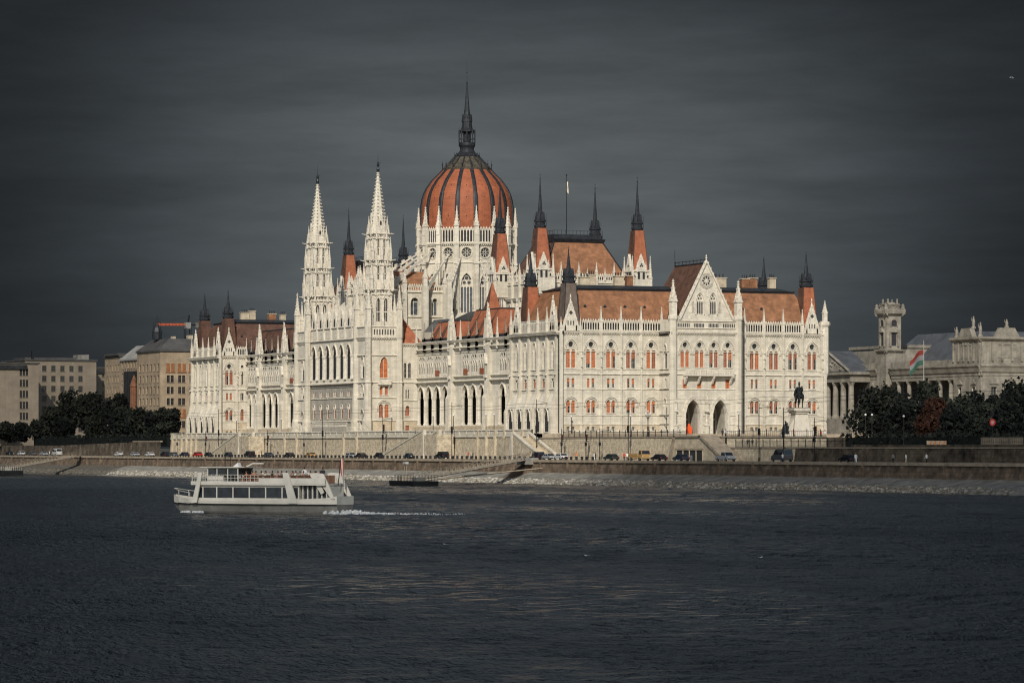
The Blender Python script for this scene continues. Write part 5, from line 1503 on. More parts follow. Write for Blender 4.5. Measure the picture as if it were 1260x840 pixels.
def horseman(loc, rz, k):
    t = thing('equestrian_statue', 'dark bronze horseman on a tall pale stone pedestal in front of the south facade', 'statue', loc, rz)
    p = MB()
    for (w, l, z0, z1) in ((5.2, 6.2, -1.1, .2), (4.4, 5.4, .2, .9)): p.box(ID, -l/2, l/2, -w/2, w/2, z0, z1, 'pedestal')
    p.taper(ID, -2.4, 2.4, -1.9, 1.9, .903, -1.9, 1.9, -1.35, 1.35, 5.4, 'pedestal')
    p.box(ID, -2.2, 2.2, -1.6, 1.6, 5.403, 5.8, 'pedestal'); p.taper(ID, -2.5, 2.5, -1.85, 1.85, 5.803, -2.7, 2.7, -2.0, 2.0, 6.2, 'pedestal')
    p.box(ID, -2.5, 2.5, -1.8, 1.8, 6.203, 6.6, 'pedestal')
    for s in (-1, 1): p.prof(lambda a, d, z: (a, s*d, z), [(1.3, .9), (2.9, .9), (2.6, 2.6), (1.5, 4.4)], -1.2, 1.2, 'pedestal')
    p.build('pedestal', t)
    b = MB(); z0 = 6.6; V = lambda x, y, z: (x*k, y*k, z0+z*k); R = lambda *r: [(q[0]*k, q[1]*k) if isinstance(q, tuple) else q*k for q in r]
    limb(b, [V(-.95, 0, 1.25), V(-.8, 0, 1.3), V(-.4, 0, 1.28), V(.1, 0, 1.24), V(.5, 0, 1.3), V(.75, 0, 1.38)], R((.16, .16), (.33, .32), (.36, .33), (.34, .32), (.33, .36), (.2, .26)), 'bronze', 12)
    limb(b, [V(.55, 0, 1.4), V(.8, 0, 1.68), V(.95, 0, 1.95), V(.98, 0, 2.08)], R((.17, .26), (.12, .19), (.09, .14), (.08, .1)), 'bronze', 10)
    limb(b, [V(.9, 0, 2.1), V(1.1, 0, 1.98), V(1.3, 0, 1.78), V(1.38, 0, 1.7)], R((.09, .12), (.09, .12), (.065, .075), (.05, .05)), 'bronze', 10)
    for s in (-1, 1): b.tube(V(.92, s*.06, 2.15), V(.94, s*.07, 2.3), .035*k, 'bronze', 5, .01)
    # legs: fore (one lifted), hind with hocks
    limb(b, [V(.55, .16, 1.2), V(.6, .17, .75), V(.58, .17, .42), V(.6, .17, .1), V(.66, .17, 0)], R(.13, .085, .06, .055, .08), 'bronze', 8)
    limb(b, [V(.55, -.16, 1.2), V(.85, -.17, .88), V(.92, -.17, .8), V(.78, -.17, .48), V(.76, -.17, .4)], R(.13, .085, .065, .055, .075), 'bronze', 8)
    for s, dx in ((1, -.05), (-1, .12)):
        limb(b, [V(-.75+dx, s*.17, 1.2), V(-.58+dx, s*.18, .86), V(-.92+dx, s*.18, .52), V(-.84+dx, s*.18, .12), V(-.76+dx, s*.18, 0)], R(.19, .12, .07, .055, .085), 'bronze', 8)
    limb(b, [V(-.95, 0, 1.4), V(-1.15, 0, 1.25), V(-1.22, 0, .8), V(-1.15, 0, .45)], R(.07, .09, .1, .03), 'bronze', 7)
    b.box(ID, -2.3, 2.3, -1.3, 1.3, 6.603, 6.72, 'bronze')
    b.build('horse', t)
    r = MB()
    limb(r, [V(0, 0, 1.5), V(-.02, 0, 1.75), V(-.02, 0, 2.05), V(0, 0, 2.2)], R((.2, .16), (.18, .14), (.25, .16), (.09, .08)), 'bronze', 10)
    limb(r, [V(0, 0, 2.2), V(.01, 0, 2.3)], R(.06, .06), 'bronze', 7); r.ball(*V(.02, 0, 2.42), .12*k, 'bronze', 8, 6, 1.2); r.lathe(V(.02, 0, 0)[0], 0, [(.13*k, z0+2.47*k), (.1*k, z0+2.62*k), (.02*k, z0+2.72*k)], 'bronze', 7)
    for s in (-1, 1):
        limb(r, [V(0, s*.16, 1.5), V(.2, s*.36, 1.3), V(.18, s*.38, .95), V(.15, s*.37, .8), V(.32, s*.38, .78)], R(.13, .11, .075, .05, .045), 'bronze', 8)
        limb(r, [V(0, s*.25, 2.1), V(.02, s*.34, 1.85), V(.3, s*.2, 1.7)], R(.08, .065, .05), 'bronze', 8)
    limb(r, [V(-.12, 0, 2.15), V(-.3, 0, 1.8), V(-.42, 0, 1.3)], R((.26, .06), (.42, .08), (.5, .06)), 'bronze', 8)
    r.build('rider', t)
    g = MB()   # bronze relief figures on the left side of the pedestal
    for (x, y, h, a) in ((-.2, 2.9, 2.3, .3), (.9, 3.0, 2.6, -.2), (-1.0, 3.1, 2.2, .5), (1.7, 3.6, 3.0, .1), (.3, 3.7, 1.7, 0.)):
        y = -y
        limb(g, [(x, y, .9), (x+.1*a, y, .9+h*.35), (x+.2*a, y, .9+h*.62), (x+.2*a, y, .9+h*.78)], [(.55, .5), (.42, .4), (.5, .36), (.14, .14)], 'bronze', 8); g.ball(x+.2*a, y, .9+h*.88, .23, 'bronze', 7, 5)
        limb(g, [(x+.3, y, .9+h*.7), (x+.75, y-.25, .9+h*.75), (x+1.0, y-.4, .9+h)], [.15, .12, .08], 'bronze', 6)
    g.box(ID, -1.9, 2.6, -4.3, -2.2, .2, .9, 'stone')
    g.build('bronze_group', t)

# ------------------------------------------------------------------ vehicles
CARN = [0]
def paint(name, c, rough=.3, metal=.3):
    if name not in M: M[name] = mat(name, c, rough, metal, var=.06, scale=1., spec=.5)
    return name

def car(label, loc, rz, col, kind='sedan'):
    t = thing({'van': 'parked_van', 'pickup': 'pickup_truck', 'suv': 'off_road_car', 'truck': 'flatbed_truck'}.get(kind, 'parked_car'), label, 'van' if kind == 'van' else ('truck' if kind in ('pickup', 'truck') else 'car'), loc, rz, group='vehicles on the quay road')
    W = {'van': 1.0, 'suv': .93, 'pickup': .95, 'truck': 1.05}.get(kind, .88); wb, r, Ln = {'van': (1.75, .36, 2.7), 'pickup': (1.7, .37, 2.7), 'truck': (1.9, .4, 3.2), 'suv': (1.4, .37, 2.25)}.get(kind, (1.32, .32, 2.2))
    P = {'sedan': ([(-2.2, .35), (2.2, .35), (2.22, .62), (2.1, .78), (1.1, .92), (-1.5, .95), (-2.15, .92), (-2.25, .6)], [(1.05, .92), (.45, 1.42), (-.95, 1.44), (-1.75, .95)]),
         'hatch': ([(-2.0, .35), (2.0, .35), (2.02, .62), (1.9, .82), (1.05, .96), (-1.9, .98), (-2.02, .6)], [(1.1, .95), (.45, 1.48), (-1.3, 1.5), (-1.9, .97)]),
         'suv': ([(-2.2, .42), (2.2, .42), (2.22, .8), (2.1, 1.02), (1.1, 1.12), (-2.2, 1.15), (-2.25, .6)], [(1.05, 1.11), (.7, 1.78), (-2.05, 1.8), (-2.2, 1.14)]),
         'van': ([(-2.7, .4), (2.7, .4), (2.72, .8), (2.5, 1.15), (1.75, 1.35), (-2.7, 1.35), (-2.72, .6)], [(1.85, 1.34), (1.15, 2.25), (.8, 2.4), (-2.6, 2.42), (-2.7, 1.34)]),
         'pickup': ([(-2.7, .5), (2.7, .5), (2.72, .85), (2.5, 1.05), (1.6, 1.15), (-2.7, 1.15), (-2.72, .7)], [(1.65, 1.14), (1.1, 1.85), (-.3, 1.87), (-.45, 1.14)]),
         'truck': ([(-3.2, .7), (3.2, .5), (3.22, 1.2), (3.1, 1.3), (1.5, 1.3), (1.48, .95), (-3.2, .95)], [(3.1, 1.29), (2.85, 2.2), (1.6, 2.2), (1.55, 1.29)])}
    body, cab = P.get(kind, P['sedan'])
    mb = MB(); G = lambda a, d, z: (a, d, z)
    # lower body with slightly tucked flanks
    n = len(body); A = [[(x, s*(W-(.06 if z > .7 or z < .45 else 0)), z) for x, z in body] for s in (-1, 1)]
    mb.grid(A, col, True); mb.face(A[0], col); mb.face(A[1][::-1], col)
    tw = W-.16
    B = [[(x, s*(W-.07 if z < cab[0][1]+.08 else tw), z) for x, z in cab] for s in (-1, 1)]
    mb.grid(B, col, True); mb.face(B[0], col); mb.face(B[1][::-1], col)
    if kind == 'pickup': mb.box(ID, -2.65, -.5, -W+.05, W-.05, 1.153, 1.2, 'black')
    if kind == 'truck': mb.box(ID, -3.2, 1.3, -1.05, 1.05, .953, 1.1, col); mb.box(ID, -3.2, 1.3, -1.08, -1.02, 1.103, 1.5, col)
    for x in (-Ln, Ln): mb.box(ID, x-.06, x+.06, -W+.1, W-.1, .4, .56, 'black')
    mb.build('body', t)
    gl = MB(); c0 = cab[0][1]
    def on(x0, z0, x1, z1, e): return (x0+(x1-x0)*e, z0+(z1-z0)*e)
    fa = on(*cab[0], *cab[1], .12); fb = on(*cab[0], *cab[1], .9); ra = on(*cab[-1], *cab[-2], .15); rb = on(*cab[-1], *cab[-2], .85)
    for s in (-1, 1):
        zl = c0+.08; zt = min(cab[1][1], cab[-2][1])-.1
        segs = [(-1, -.05), (.05, 1)] if kind != 'pickup' else [(-1, 1)]
        xf0, xf1 = on(*cab[0], *cab[1], .25)[0], on(*cab[0], *cab[1], .9)[0]; xr0, xr1 = on(*cab[-1], *cab[-2], .25)[0], on(*cab[-1], *cab[-2], .9)[0]
        xm = (xf0+xr0)/2
        yb = s*(W-.065+.012); yt = s*(tw+.014)
        for q in ((xf0-.08, xm+.06, xf1-.1, xm+.06), (xm-.06, xr0+.15, xm-.06, xr1+.15)):
            gl.face([(q[0], yb-s*.012, zl), (q[1], yb-s*.012, zl), (q[3], yt, zt), (q[2], yt, zt)], 'glass')
    for p, q, e in ((fa, fb, .014), (ra, rb, -.014)):
        gl.face([(p[0]+e, -W+.16, p[1]+.012), (p[0]+e, W-.16, p[1]+.012), (q[0]+e, tw-.08, q[1]+.012), (q[0]+e, -tw+.08, q[1]+.012)], 'glass')
    gl.build('window_glass', t)
    wh = MB()
    for k in range(2):
        s = -1 if k else 1
        wh.lathe(0, 0, [(r*.62, -.1), (r, -.09), (r, .09), (r*.62, .1)], 'black', 14); wh2 = wh
        break
    w0 = MB()
    rows = [[(rr*cos(2*pi*j/14), y, rr*sin(2*pi*j/14)) for j in range(14)] for rr, y in ((r*.6, -.11), (r, -.1), (r, .1), (r*.6, .11))]
    w0.grid(rows, 'black', True)
    for y, q in ((-.112, 0), (.112, 3)): w0.face([(r*.6*cos(2*pi*j/14), y, r*.6*sin(2*pi*j/14)) for j in range(14)], 'rim')
    first = None
    for sx in (-1, 1):
        for sy in (-1, 1):
            if first is None: o = w0.build('wheel', t); first = o
            else: o = bpy.data.objects.new('wheel', first.data); COL.objects.link(o); o.parent = t
            o.location = (sx*wb, sy*(W-.1), r)
    for sx, mm, nm in ((1, 'lampglass', 'headlight'), (-1, 'tail', 'tail_light')):
        l = MB(); l.box(ID, -.03, .03, -.16, .16, -.07, .07, mm); fo = None
        for sy in (-1, 1):
            o = l.build(nm, t) if fo is None else bpy.data.objects.new(nm, fo.data)
            if fo is not None: COL.objects.link(o); o.parent = t
            fo = o; o.location = (sx*(Ln+.02), sy*(W-.25), .72 if kind in ('sedan', 'hatch') else .92)
    return t

# ------------------------------------------------------------------ street furniture
def lamp_post(label, loc, h, kind='pole', rz=0.):
    if kind == 'candelabra':
        t = thing('street_lamp', label, 'lamp', loc, rz, group='lamps and poles along the quay'); m = MB()
        m.lathe(0, 0, [(.55, 0), (.55, .3), (.3, .5), (.22, 1.2), (.28, 1.3), (.12, 1.5), (.09, h*.62), (.16, h*.64), (.07, h*.7)], 'iron', 8)
        for k in range(4):
            a = k*pi/2; m.tube((0, 0, h*.68), (.55*cos(a), .55*sin(a), h*.78), .05, 'iron', 5); m.tube((.55*cos(a), .55*sin(a), h*.78), (.55*cos(a), .55*sin(a), h*.84), .05, 'iron', 5)
        m.tube((0, 0, h*.7), (0, 0, h*.93), .06, 'iron', 5); m.build('post', t)
        for k in range(5):
            a = k*pi/2; g = MB(); x, y, z = ((.55*cos(a), .55*sin(a), h*.87) if k < 4 else (0, 0, h*.96)); g.ball(x, y, z, .2, 'lampglass', 8, 6); g.build('lamp_globe', t)
    elif kind == 'globe':
        t = thing('street_lamp', label, 'lamp', loc, rz, group='lamps and poles along the quay'); m = MB()
        m.lathe(0, 0, [(.22, 0), (.2, .5), (.09, .7), (.07, h*.9), (.14, h*.93)], 'iron', 7); m.build('post', t); g = MB(); g.ball(0, 0, h*.97, .24, 'lampglass', 8, 6); g.build('lamp_globe', t)
    else:
        t = thing('tram_mast', label, 'mast', loc, rz, group='lamps and poles along the quay'); m = MB()
        m.lathe(0, 0, [(.18, 0), (.17, .6), (.105, .7), (.075, h), (.02, h+.2)], 'iron', 7); m.build('mast', t); a = MB()
        a.tube((0, 0, h*.92), (2.6, 0, h*.95), .05, 'iron', 5); a.tube((0, 0, h*.99), (2.3, 0, h*.95), .03, 'iron', 4); a.tube((2.5, 0, h*.95), (2.5, 0, h*.9), .05, 'iron', 4)
        a.build('bracket_arm', t); a = MB(); a.box(ID, -.18, .18, -.2, .2, h*.45, h*.57, 'iron'); a.build('control_box', t)
        if kind == 'signal':
            b = MB(); b.box(ID, .12, .42, -.18, .18, h*.6, h*.82, 'black')
            for q in range(3): b.ball(.27, -.2, h*(.64+.065*q), .1, ('lampglass', 'shutter', 'red')[q], 6, 4)
            b.build('signal_head', t)
    return t
# ------------------------------------------------------------------ boat
def boat_mats():
    M['hullwhite'] = mat('boat_cream_paint', (.66, .63, .55), .5, var=.08, scale=.8, streak=.12)
    M['hullgrey'] = mat('boat_grey_hull', (.25, .24, .215), .55, var=.2, scale=.6, streak=.3)
    M['antifoul'] = mat('boat_bottom', (.05, .045, .04), .7)
    M['tint'] = glassmat('tinted_glass', (.04, .047, .055), .1)
    M['lampglass'] = mat('lamp_glass', (.6, .6, .56), .3)
    M['tail'] = mat('tail_lamp', (.25, .02, .015), .4)
    M['rim'] = mat('wheel_rim', (.3, .3, .3), .4, .6)
    M['seat'] = mat('deck_seat', (.3, .16, .10), .7)
    M['navy'] = mat('navy_blue', (.02, .035, .10), .6)

def build_boat(loc, rz):
    t = thing('tour_boat', 'white two-deck tour boat heading left across the dark river', 'boat', loc, rz)
    L0, L1 = -10.8, 11.2       # stern, bow (x forward)
    st = [(-10.8, 1.9, 2.35, .0), (-9.5, 2.2, 2.15, -.2), (-6, 2.5, 2.0, -.5), (0, 2.6, 1.85, -.5), (5, 2.5, 1.8, -.5), (8, 2.05, 1.95, -.5), (10, 1.1, 2.2, -.3), (11.2, .12, 2.45, .9)]
    def sec(x, w, zt, zb, zf):
        zl = zb+(zt-zb)*zf
        return w*(.82+.18*zf), zl
    for nm, z0f, z1f, mm in (('hull', 0., .62, 'hullgrey'), ('bulwark', .62, 1., 'hullwhite')):
        mb = MB()
        for s in (-1, 1):
            rows = []
            for x, w, zt, zb in st:
                zt_ = zt-.35; zk = 1.05+.02*(x > 6)*(x-6)
                if nm == 'hull': zs = [(.0 if x > 9 else 1)*-.5+(x > 9)*(.2 if x < 11 else .95), .25 if x < 11 else 1.0, zk]
                else: zs = [zk, (zk+zt_)/2, zt_]
                if nm == 'hull': ws = [w*.7, w*.9, w]
                else: ws = [w+.04, w+.06, w+.08]
                rows.append([(x, s*ww, z) for ww, z in zip(ws, zs)])
            mb.grid(rows, mm)
        if nm == 'hull':
            mb.face([(-10.8, s*w, z) for s, w, z in ((-1, 1.33, -.5), (-1, 1.9, 1.05), (1, 1.9, 1.05), (1, 1.33, -.5))], mm)
        else:
            mb.face([(-10.82, s*w, z) for s, w, z in ((-1, 1.95, 1.05), (-1, 1.98, 2.0), (1, 1.98, 2.0), (1, 1.95, 1.05))], mm)
            mb.face([(x, w, 1.2) for x, w, _, _ in st]+[(x, -w, 1.2) for x, w, _, _ in st[::-1]], 'hullgrey')
        mb.build(nm, t)
    rl = MB()
    for s in (-1, 1):
        for (x, w, zt, zb), (x2, w2, zt2, _) in zip(st, st[1:]):
            rl.tube((x, s*(w+.1), 1.05), (x2, s*(w2+.1), 1.05+.02*max(0, x2-6)), .07, 'iron', 5)
            if x >= 8: rl.tube((x, s*w, zt-.35), (x, s*w, zt+.35), .04, 'hullwhite', 4); rl.tube((x, s*w, zt+.35), (x2, s*w2, zt2+.35), .04, 'hullwhite', 4)
    rl.build('rubbing_strake', t)
    # saloon with big windows
    sb = MB(); sb.box(ID, -6.2, 7.0, -2.25, 2.25, 1.2, 1.75, 'hullwhite'); sb.box(ID, -6.2, 6.6, -2.2, 2.2, 2.95, 3.2, 'hullwhite')
    for x in (-6.1, -4.0, -1.9, .2, 2.3, 4.4, 6.2): sb.box(ID, x-.07, x+.07, -2.22, 2.22, 1.753, 2.947, 'hullwhite')
    for x in (5.2, 5.55, 5.9): sb.box(ID, x-.05, x+.05, -2.3, -2.23, 1.4, 2.947, 'hullwhite')
    sb.box(ID, -9.6, -6.2, -1.9, 1.9, 1.2, 1.5, 'hullwhite')
    for x in (-9.5, -8.9, -8.3, -7.7, -7.1, -6.5): sb.box(ID, x-.06, x+.06, -1.95, 1.95, 1.503, 3.1, 'hullwhite')
    sb.build('saloon', t)
    xs = (-6.1, -4.0, -1.9, .2, 2.3, 4.4, 6.2)
    for a, b in zip(xs, xs[1:]):
        for s in (-1, 1):
            g = MB(); g.box(ID, a+.075, b-.075, s*2.14, s*2.19, 1.755, 2.945, 'tint'); g.build('saloon_window', t)
    g = MB(); g.prof(lambda p, q, z: (q, p, z), [(6.3, 1.75), (7.6, 1.75), (6.9, 2.95), (6.3, 2.95)], -2.0, 2.0, 'tint'); g.build('saloon_window', t); g = MB(); g.box(ID, -9.4, -6.25, -1.7, 1.7, 1.5, 3.1, 'tint'); g.build('saloon_window', t)
    # upper deck, parapet, railings
    d = MB(); d.box(ID, -9.6, 7.6, -2.5, 2.5, 3.2, 3.36, 'hullwhite'); d.box(ID, -9.4, 7.4, -2.4, 2.4, 3.363, 3.42, 'hullgrey')
    d.box(ID, -9.6, -1.2, -2.52, -2.44, 3.363, 4.0, 'hullwhite'); d.box(ID, -9.6, -1.2, 2.44, 2.52, 3.363, 4.0, 'hullwhite'); d.box(ID, -1.2, 7.6, -2.52, -2.44, 3.363, 3.62, 'hullwhite'); d.box(ID, -1.2, 7.6, 2.44, 2.52, 3.363, 3.62, 'hullwhite')
    d.build('upper_deck', t)
    r = MB()
    for s in (-1, 1):
        for k in range(18):
            x = -1.1+k*.5; r.tube((x, s*2.48, 3.6), (x, s*2.48, 4.35), .025, 'hullwhite', 4)
        for z in (4.0, 4.35): r.tube((-1.2, s*2.48, z), (7.5, s*2.48, z), .03, 'hullwhite', 4)
    for k in range(9): r.tube((7.5, -2.4+k*.6, 3.4), (7.5, -2.4+k*.6, 4.35), .025, 'hullwhite', 4)
    r.tube((7.5, -2.45, 4.35), (7.5, 2.45, 4.35), .03, 'hullwhite', 4); r.build('railing', t)
    # slanting white frames
    for x0, x1, w in ((7.2, 6.3, .45), (-5.4, -4.6, .75)):
        for s in (-1, 1):
            f = MB(); f.prof(lambda p, q, z: (q, p, z), [(x0-w, 1.2), (x0+w*.4, 1.2), (x1+w*.4, 4.6), (x1-w*.6, 4.6)], s*2.6-.09, s*2.6+.09, 'hullwhite'); f.build('frame', t)
    for s in (-1, 1):
        f = MB()
        f.prof(lambda p, q, z: (q, p, z), [(-9.2, 4.5), (-8.2, 4.6), (-9.0, 3.2), (-10.2, 1.7), (-10.6, 1.7), (-9.9, 3.2)], s*2.1-.08, s*2.1+.08, 'hullwhite')
        f.prof(lambda p, q, z: (q, p, z), [(-8.2, 4.6), (-7.4, 4.5), (-8.9, 2.2), (-9.3, 2.4)], s*2.1-.06, s*2.1+.06, 'hullwhite'); f.build('frame', t)
    # wheelhouse with canopy
    w = MB(); w.box(ID, 1.9, 6.0, -1.7, 1.7, 5.05, 5.17, 'hullwhite'); w.box(ID, 1.0, 6.8, -1.9, 1.9, 5.173, 5.25, 'hullwhite')
    for x in (2.0, 3.3, 4.7, 5.9):
        for s in (-1, 1): w.box(ID, x-.05, x+.05, s*1.62-.05, s*1.62+.05, 3.42, 5.047, 'hullwhite')
    w.box(ID, 3.9, 5.9, -1.6, 1.6, 3.423, 4.2, 'hullwhite'); w.build('wheelhouse', t)
    g = MB(); g.box(ID, 2.05, 5.85, -1.58, 1.58, 4.203, 5.04, 'tint'); g.build('wheelhouse_window', t)
    m = MB(); m.tube((4.6, 0, 5.25), (4.6, 0, 7.4), .05, 'iron', 5); m.tube((4.6, -.5, 6.7), (4.6, .5, 6.7), .03, 'iron', 4); m.tube((3.9, 0, 5.25), (3.9, 0, 6.6), .03, 'iron', 4); m.build('mast', t)
    m = MB(); m.prof(lambda p, q, z: (q, p, z), [(2.6, 5.25), (3.4, 5.25), (3.0, 5.55), (2.8, 5.7)], -.3, .3, 'white')
    m.tube((1.8, 0, 5.25), (1.0, 0, 5.6), .09, 'hullwhite', 5); m.tube((1.0, 0, 5.6), (-.4, 0, 5.6), .09, 'hullwhite', 5); m.build('roof_gear', t)
    # life ring, bench seats
    m = MB()
    rows = [[(.0+(.33+.09*cos(q*pi/3))*cos(j*pi/6)-2.2, -2.56-.07*sin(q*pi/3), 3.72+(.33+.09*cos(q*pi/3))*sin(j*pi/6)) for q in range(6)] for j in range(13)]
    m.grid(rows, 'shirt_orange', True); m.build('life_ring', t)
    b = MB()
    for k in range(12):
        x = 1.0-k*.85; b.box(ID, x, x+.42, -2.0, -.5, 3.42, 3.86, 'seat'); b.box(ID, x-.06, x, -2.0, -.5, 3.42, 4.3, 'seat'); b.box(ID, x, x+.42, .5, 2.0, 3.42, 3.86, 'seat'); b.box(ID, x-.06, x, .5, 2.0, 3.42, 4.3, 'seat')
    b.build('seat_rows', t)
    f = MB(); f.tube((-9.9, 0, 3.2), (-10.3, 0, 6.3), .05, 'iron', 5); f.build('flagstaff', t)
    f = MB(); rows = []
    for i in range(9):
        q = i/8; rows.append([(-10.26-.1*j*(1-.3*q)-.04*q, .07*sin(3*q+j*1.2), 6.2-1.9*q-.18*j*q) for j in range(5)])
    for j0, mm in ((0, 'red'), (1, 'white'), (2, 'red'), (3, 'green')):
        f.grid([[r_[j0], r_[j0+1]] for r_ in rows], mm)
    f.build('flag', t)
    m = MB(); m.box(ID, 5.1, 5.3, -2.56, -2.52, 2.2, 2.8, 'navy'); m.box(ID, 4.7, 4.85, -2.6, -2.5, 1.3, 1.7, 'iron')
    for x in (4.9, .5, -5.8): m.box(ID, x-.25, x+.25, -2.72, -2.62, 1.1, 1.35, 'hullwhite')
    m.build('fittings', t)
    return t

def world_of(t, p):
    c, s = cos(t.rotation_euler[2]), sin(t.rotation_euler[2])
    return (t.location[0]+p[0]*c-p[1]*s, t.location[1]+p[0]*s+p[1]*c, t.location[2]+p[2])

# ------------------------------------------------------------------ far buildings
def far_mats():
    M['beige'] = mat('ministry_limestone', (.26, .215, .16), .9, var=.12, scale=.25, streak=.25, course=.06, courseh=1.0)
    M['beige2'] = mat('flats_render', (.36, .28, .19), .9, var=.18, scale=.3, streak=.35)
    M['brickor'] = mat('orange_brick_panel', (.34, .14, .055), .85, var=.2, scale=1.2, course=.2, courseh=.3)
    M['brickdim'] = mat('dim_brick', (.19, .085, .045), .85, var=.25, scale=1.2)
    M['net'] = mat('dark_netting', (.03, .032, .034), .9, var=.35, scale=.3)
    M['flatroof'] = mat('grey_roof', (.075, .073, .07), .7, var=.2, scale=.3)
    M['paleroof'] = mat('pale_roof', (.30, .29, .27), .8, var=.15, scale=.3)
    M['museum'] = mat('museum_stone', (.275, .25, .205), .9, var=.25, scale=.35, streak=.45, course=.08, courseh=.8)
    M['museumdk'] = mat('museum_shade', (.07, .066, .058), .9, var=.3, scale=.4)
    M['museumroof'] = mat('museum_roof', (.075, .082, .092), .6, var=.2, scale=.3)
    M['flagred'] = mat('flag_red', (.17, .025, .018), .8)
    M['flaggrey'] = mat('flag_pale', (.16, .16, .165), .8)
    M['flaggreen'] = mat('flag_green', (.03, .085, .06), .8)
    M['crane'] = mat('crane_orange', (.62, .12, .04), .6)

def block(t, x0, x1, y0, y1, zb, zt, wins_s=(), wins_w=(), mw='beige', depth=.35, wname='window', maxw=100, cornice=True, roof='flatroof'):
    """block of flats: south and west walls with real openings. wins: list of (a, z, w, h)"""
    w = MB(); panes = []
    for F, a0, a1, ws in ((FS(y0), x0, x1, wins_s), (FW(x0), y0, y1, wins_w)):
        rows = {}
        for (a, z, ww, h) in ws: rows.setdefault((round(z, 2), round(h, 2)), []).append((a, ww))
        zc = zb
        for (z, h) in sorted(rows):
            if z > zc: panel(w, F, a0, a1, zc, z, [], mw)
            ops = [Op(a, ww, z, z+h, 'r') for a, ww in rows[(z, h)]]
            panel(w, F, a0, a1, z, z+h, ops, mw, depth, mw); zc = z+h
            for o in ops:
                m = MB(); pane(m, F, o, -depth+.02, 'glass')
                m.box(F, o.a-.05, o.a+.05, -depth+.03, -depth+.12, o.zb, o.zs, 'flatroof'); m.box(F, o.a-o.w/2, o.a+o.w/2, -depth+.03, -depth+.1, o.zb+h*.62, o.zb+h*.62+.08, 'flatroof')
                m.box(F, o.a-o.w/2-.1, o.a+o.w/2+.1, .003, .15, o.zb-.14, o.zb-.02, mw)
                panes.append(m)
        panel(w, F, a0, a1, zc, zt, [], mw)
    w.face([(x1, y0, zb), (x1, y1, zb), (x1, y1, zt), (x1, y0, zt)], mw); w.face([(x0, y1, zb), (x1, y1, zb), (x1, y1, zt), (x0, y1, zt)], mw)
    w.build('wall', t)
    r = MB(); r.box(ID, x0-.4, x1+.4, y0-.4, y1+.4, zt+.003, zt+.5, roof); r.build('roof', t)
    rest = MB()
    for i, m in enumerate(panes):
        if i < maxw: m.build(wname, t)
        else: rest.add(m)
    if rest.v: rest.build('small_windows', t, kind='stuff')

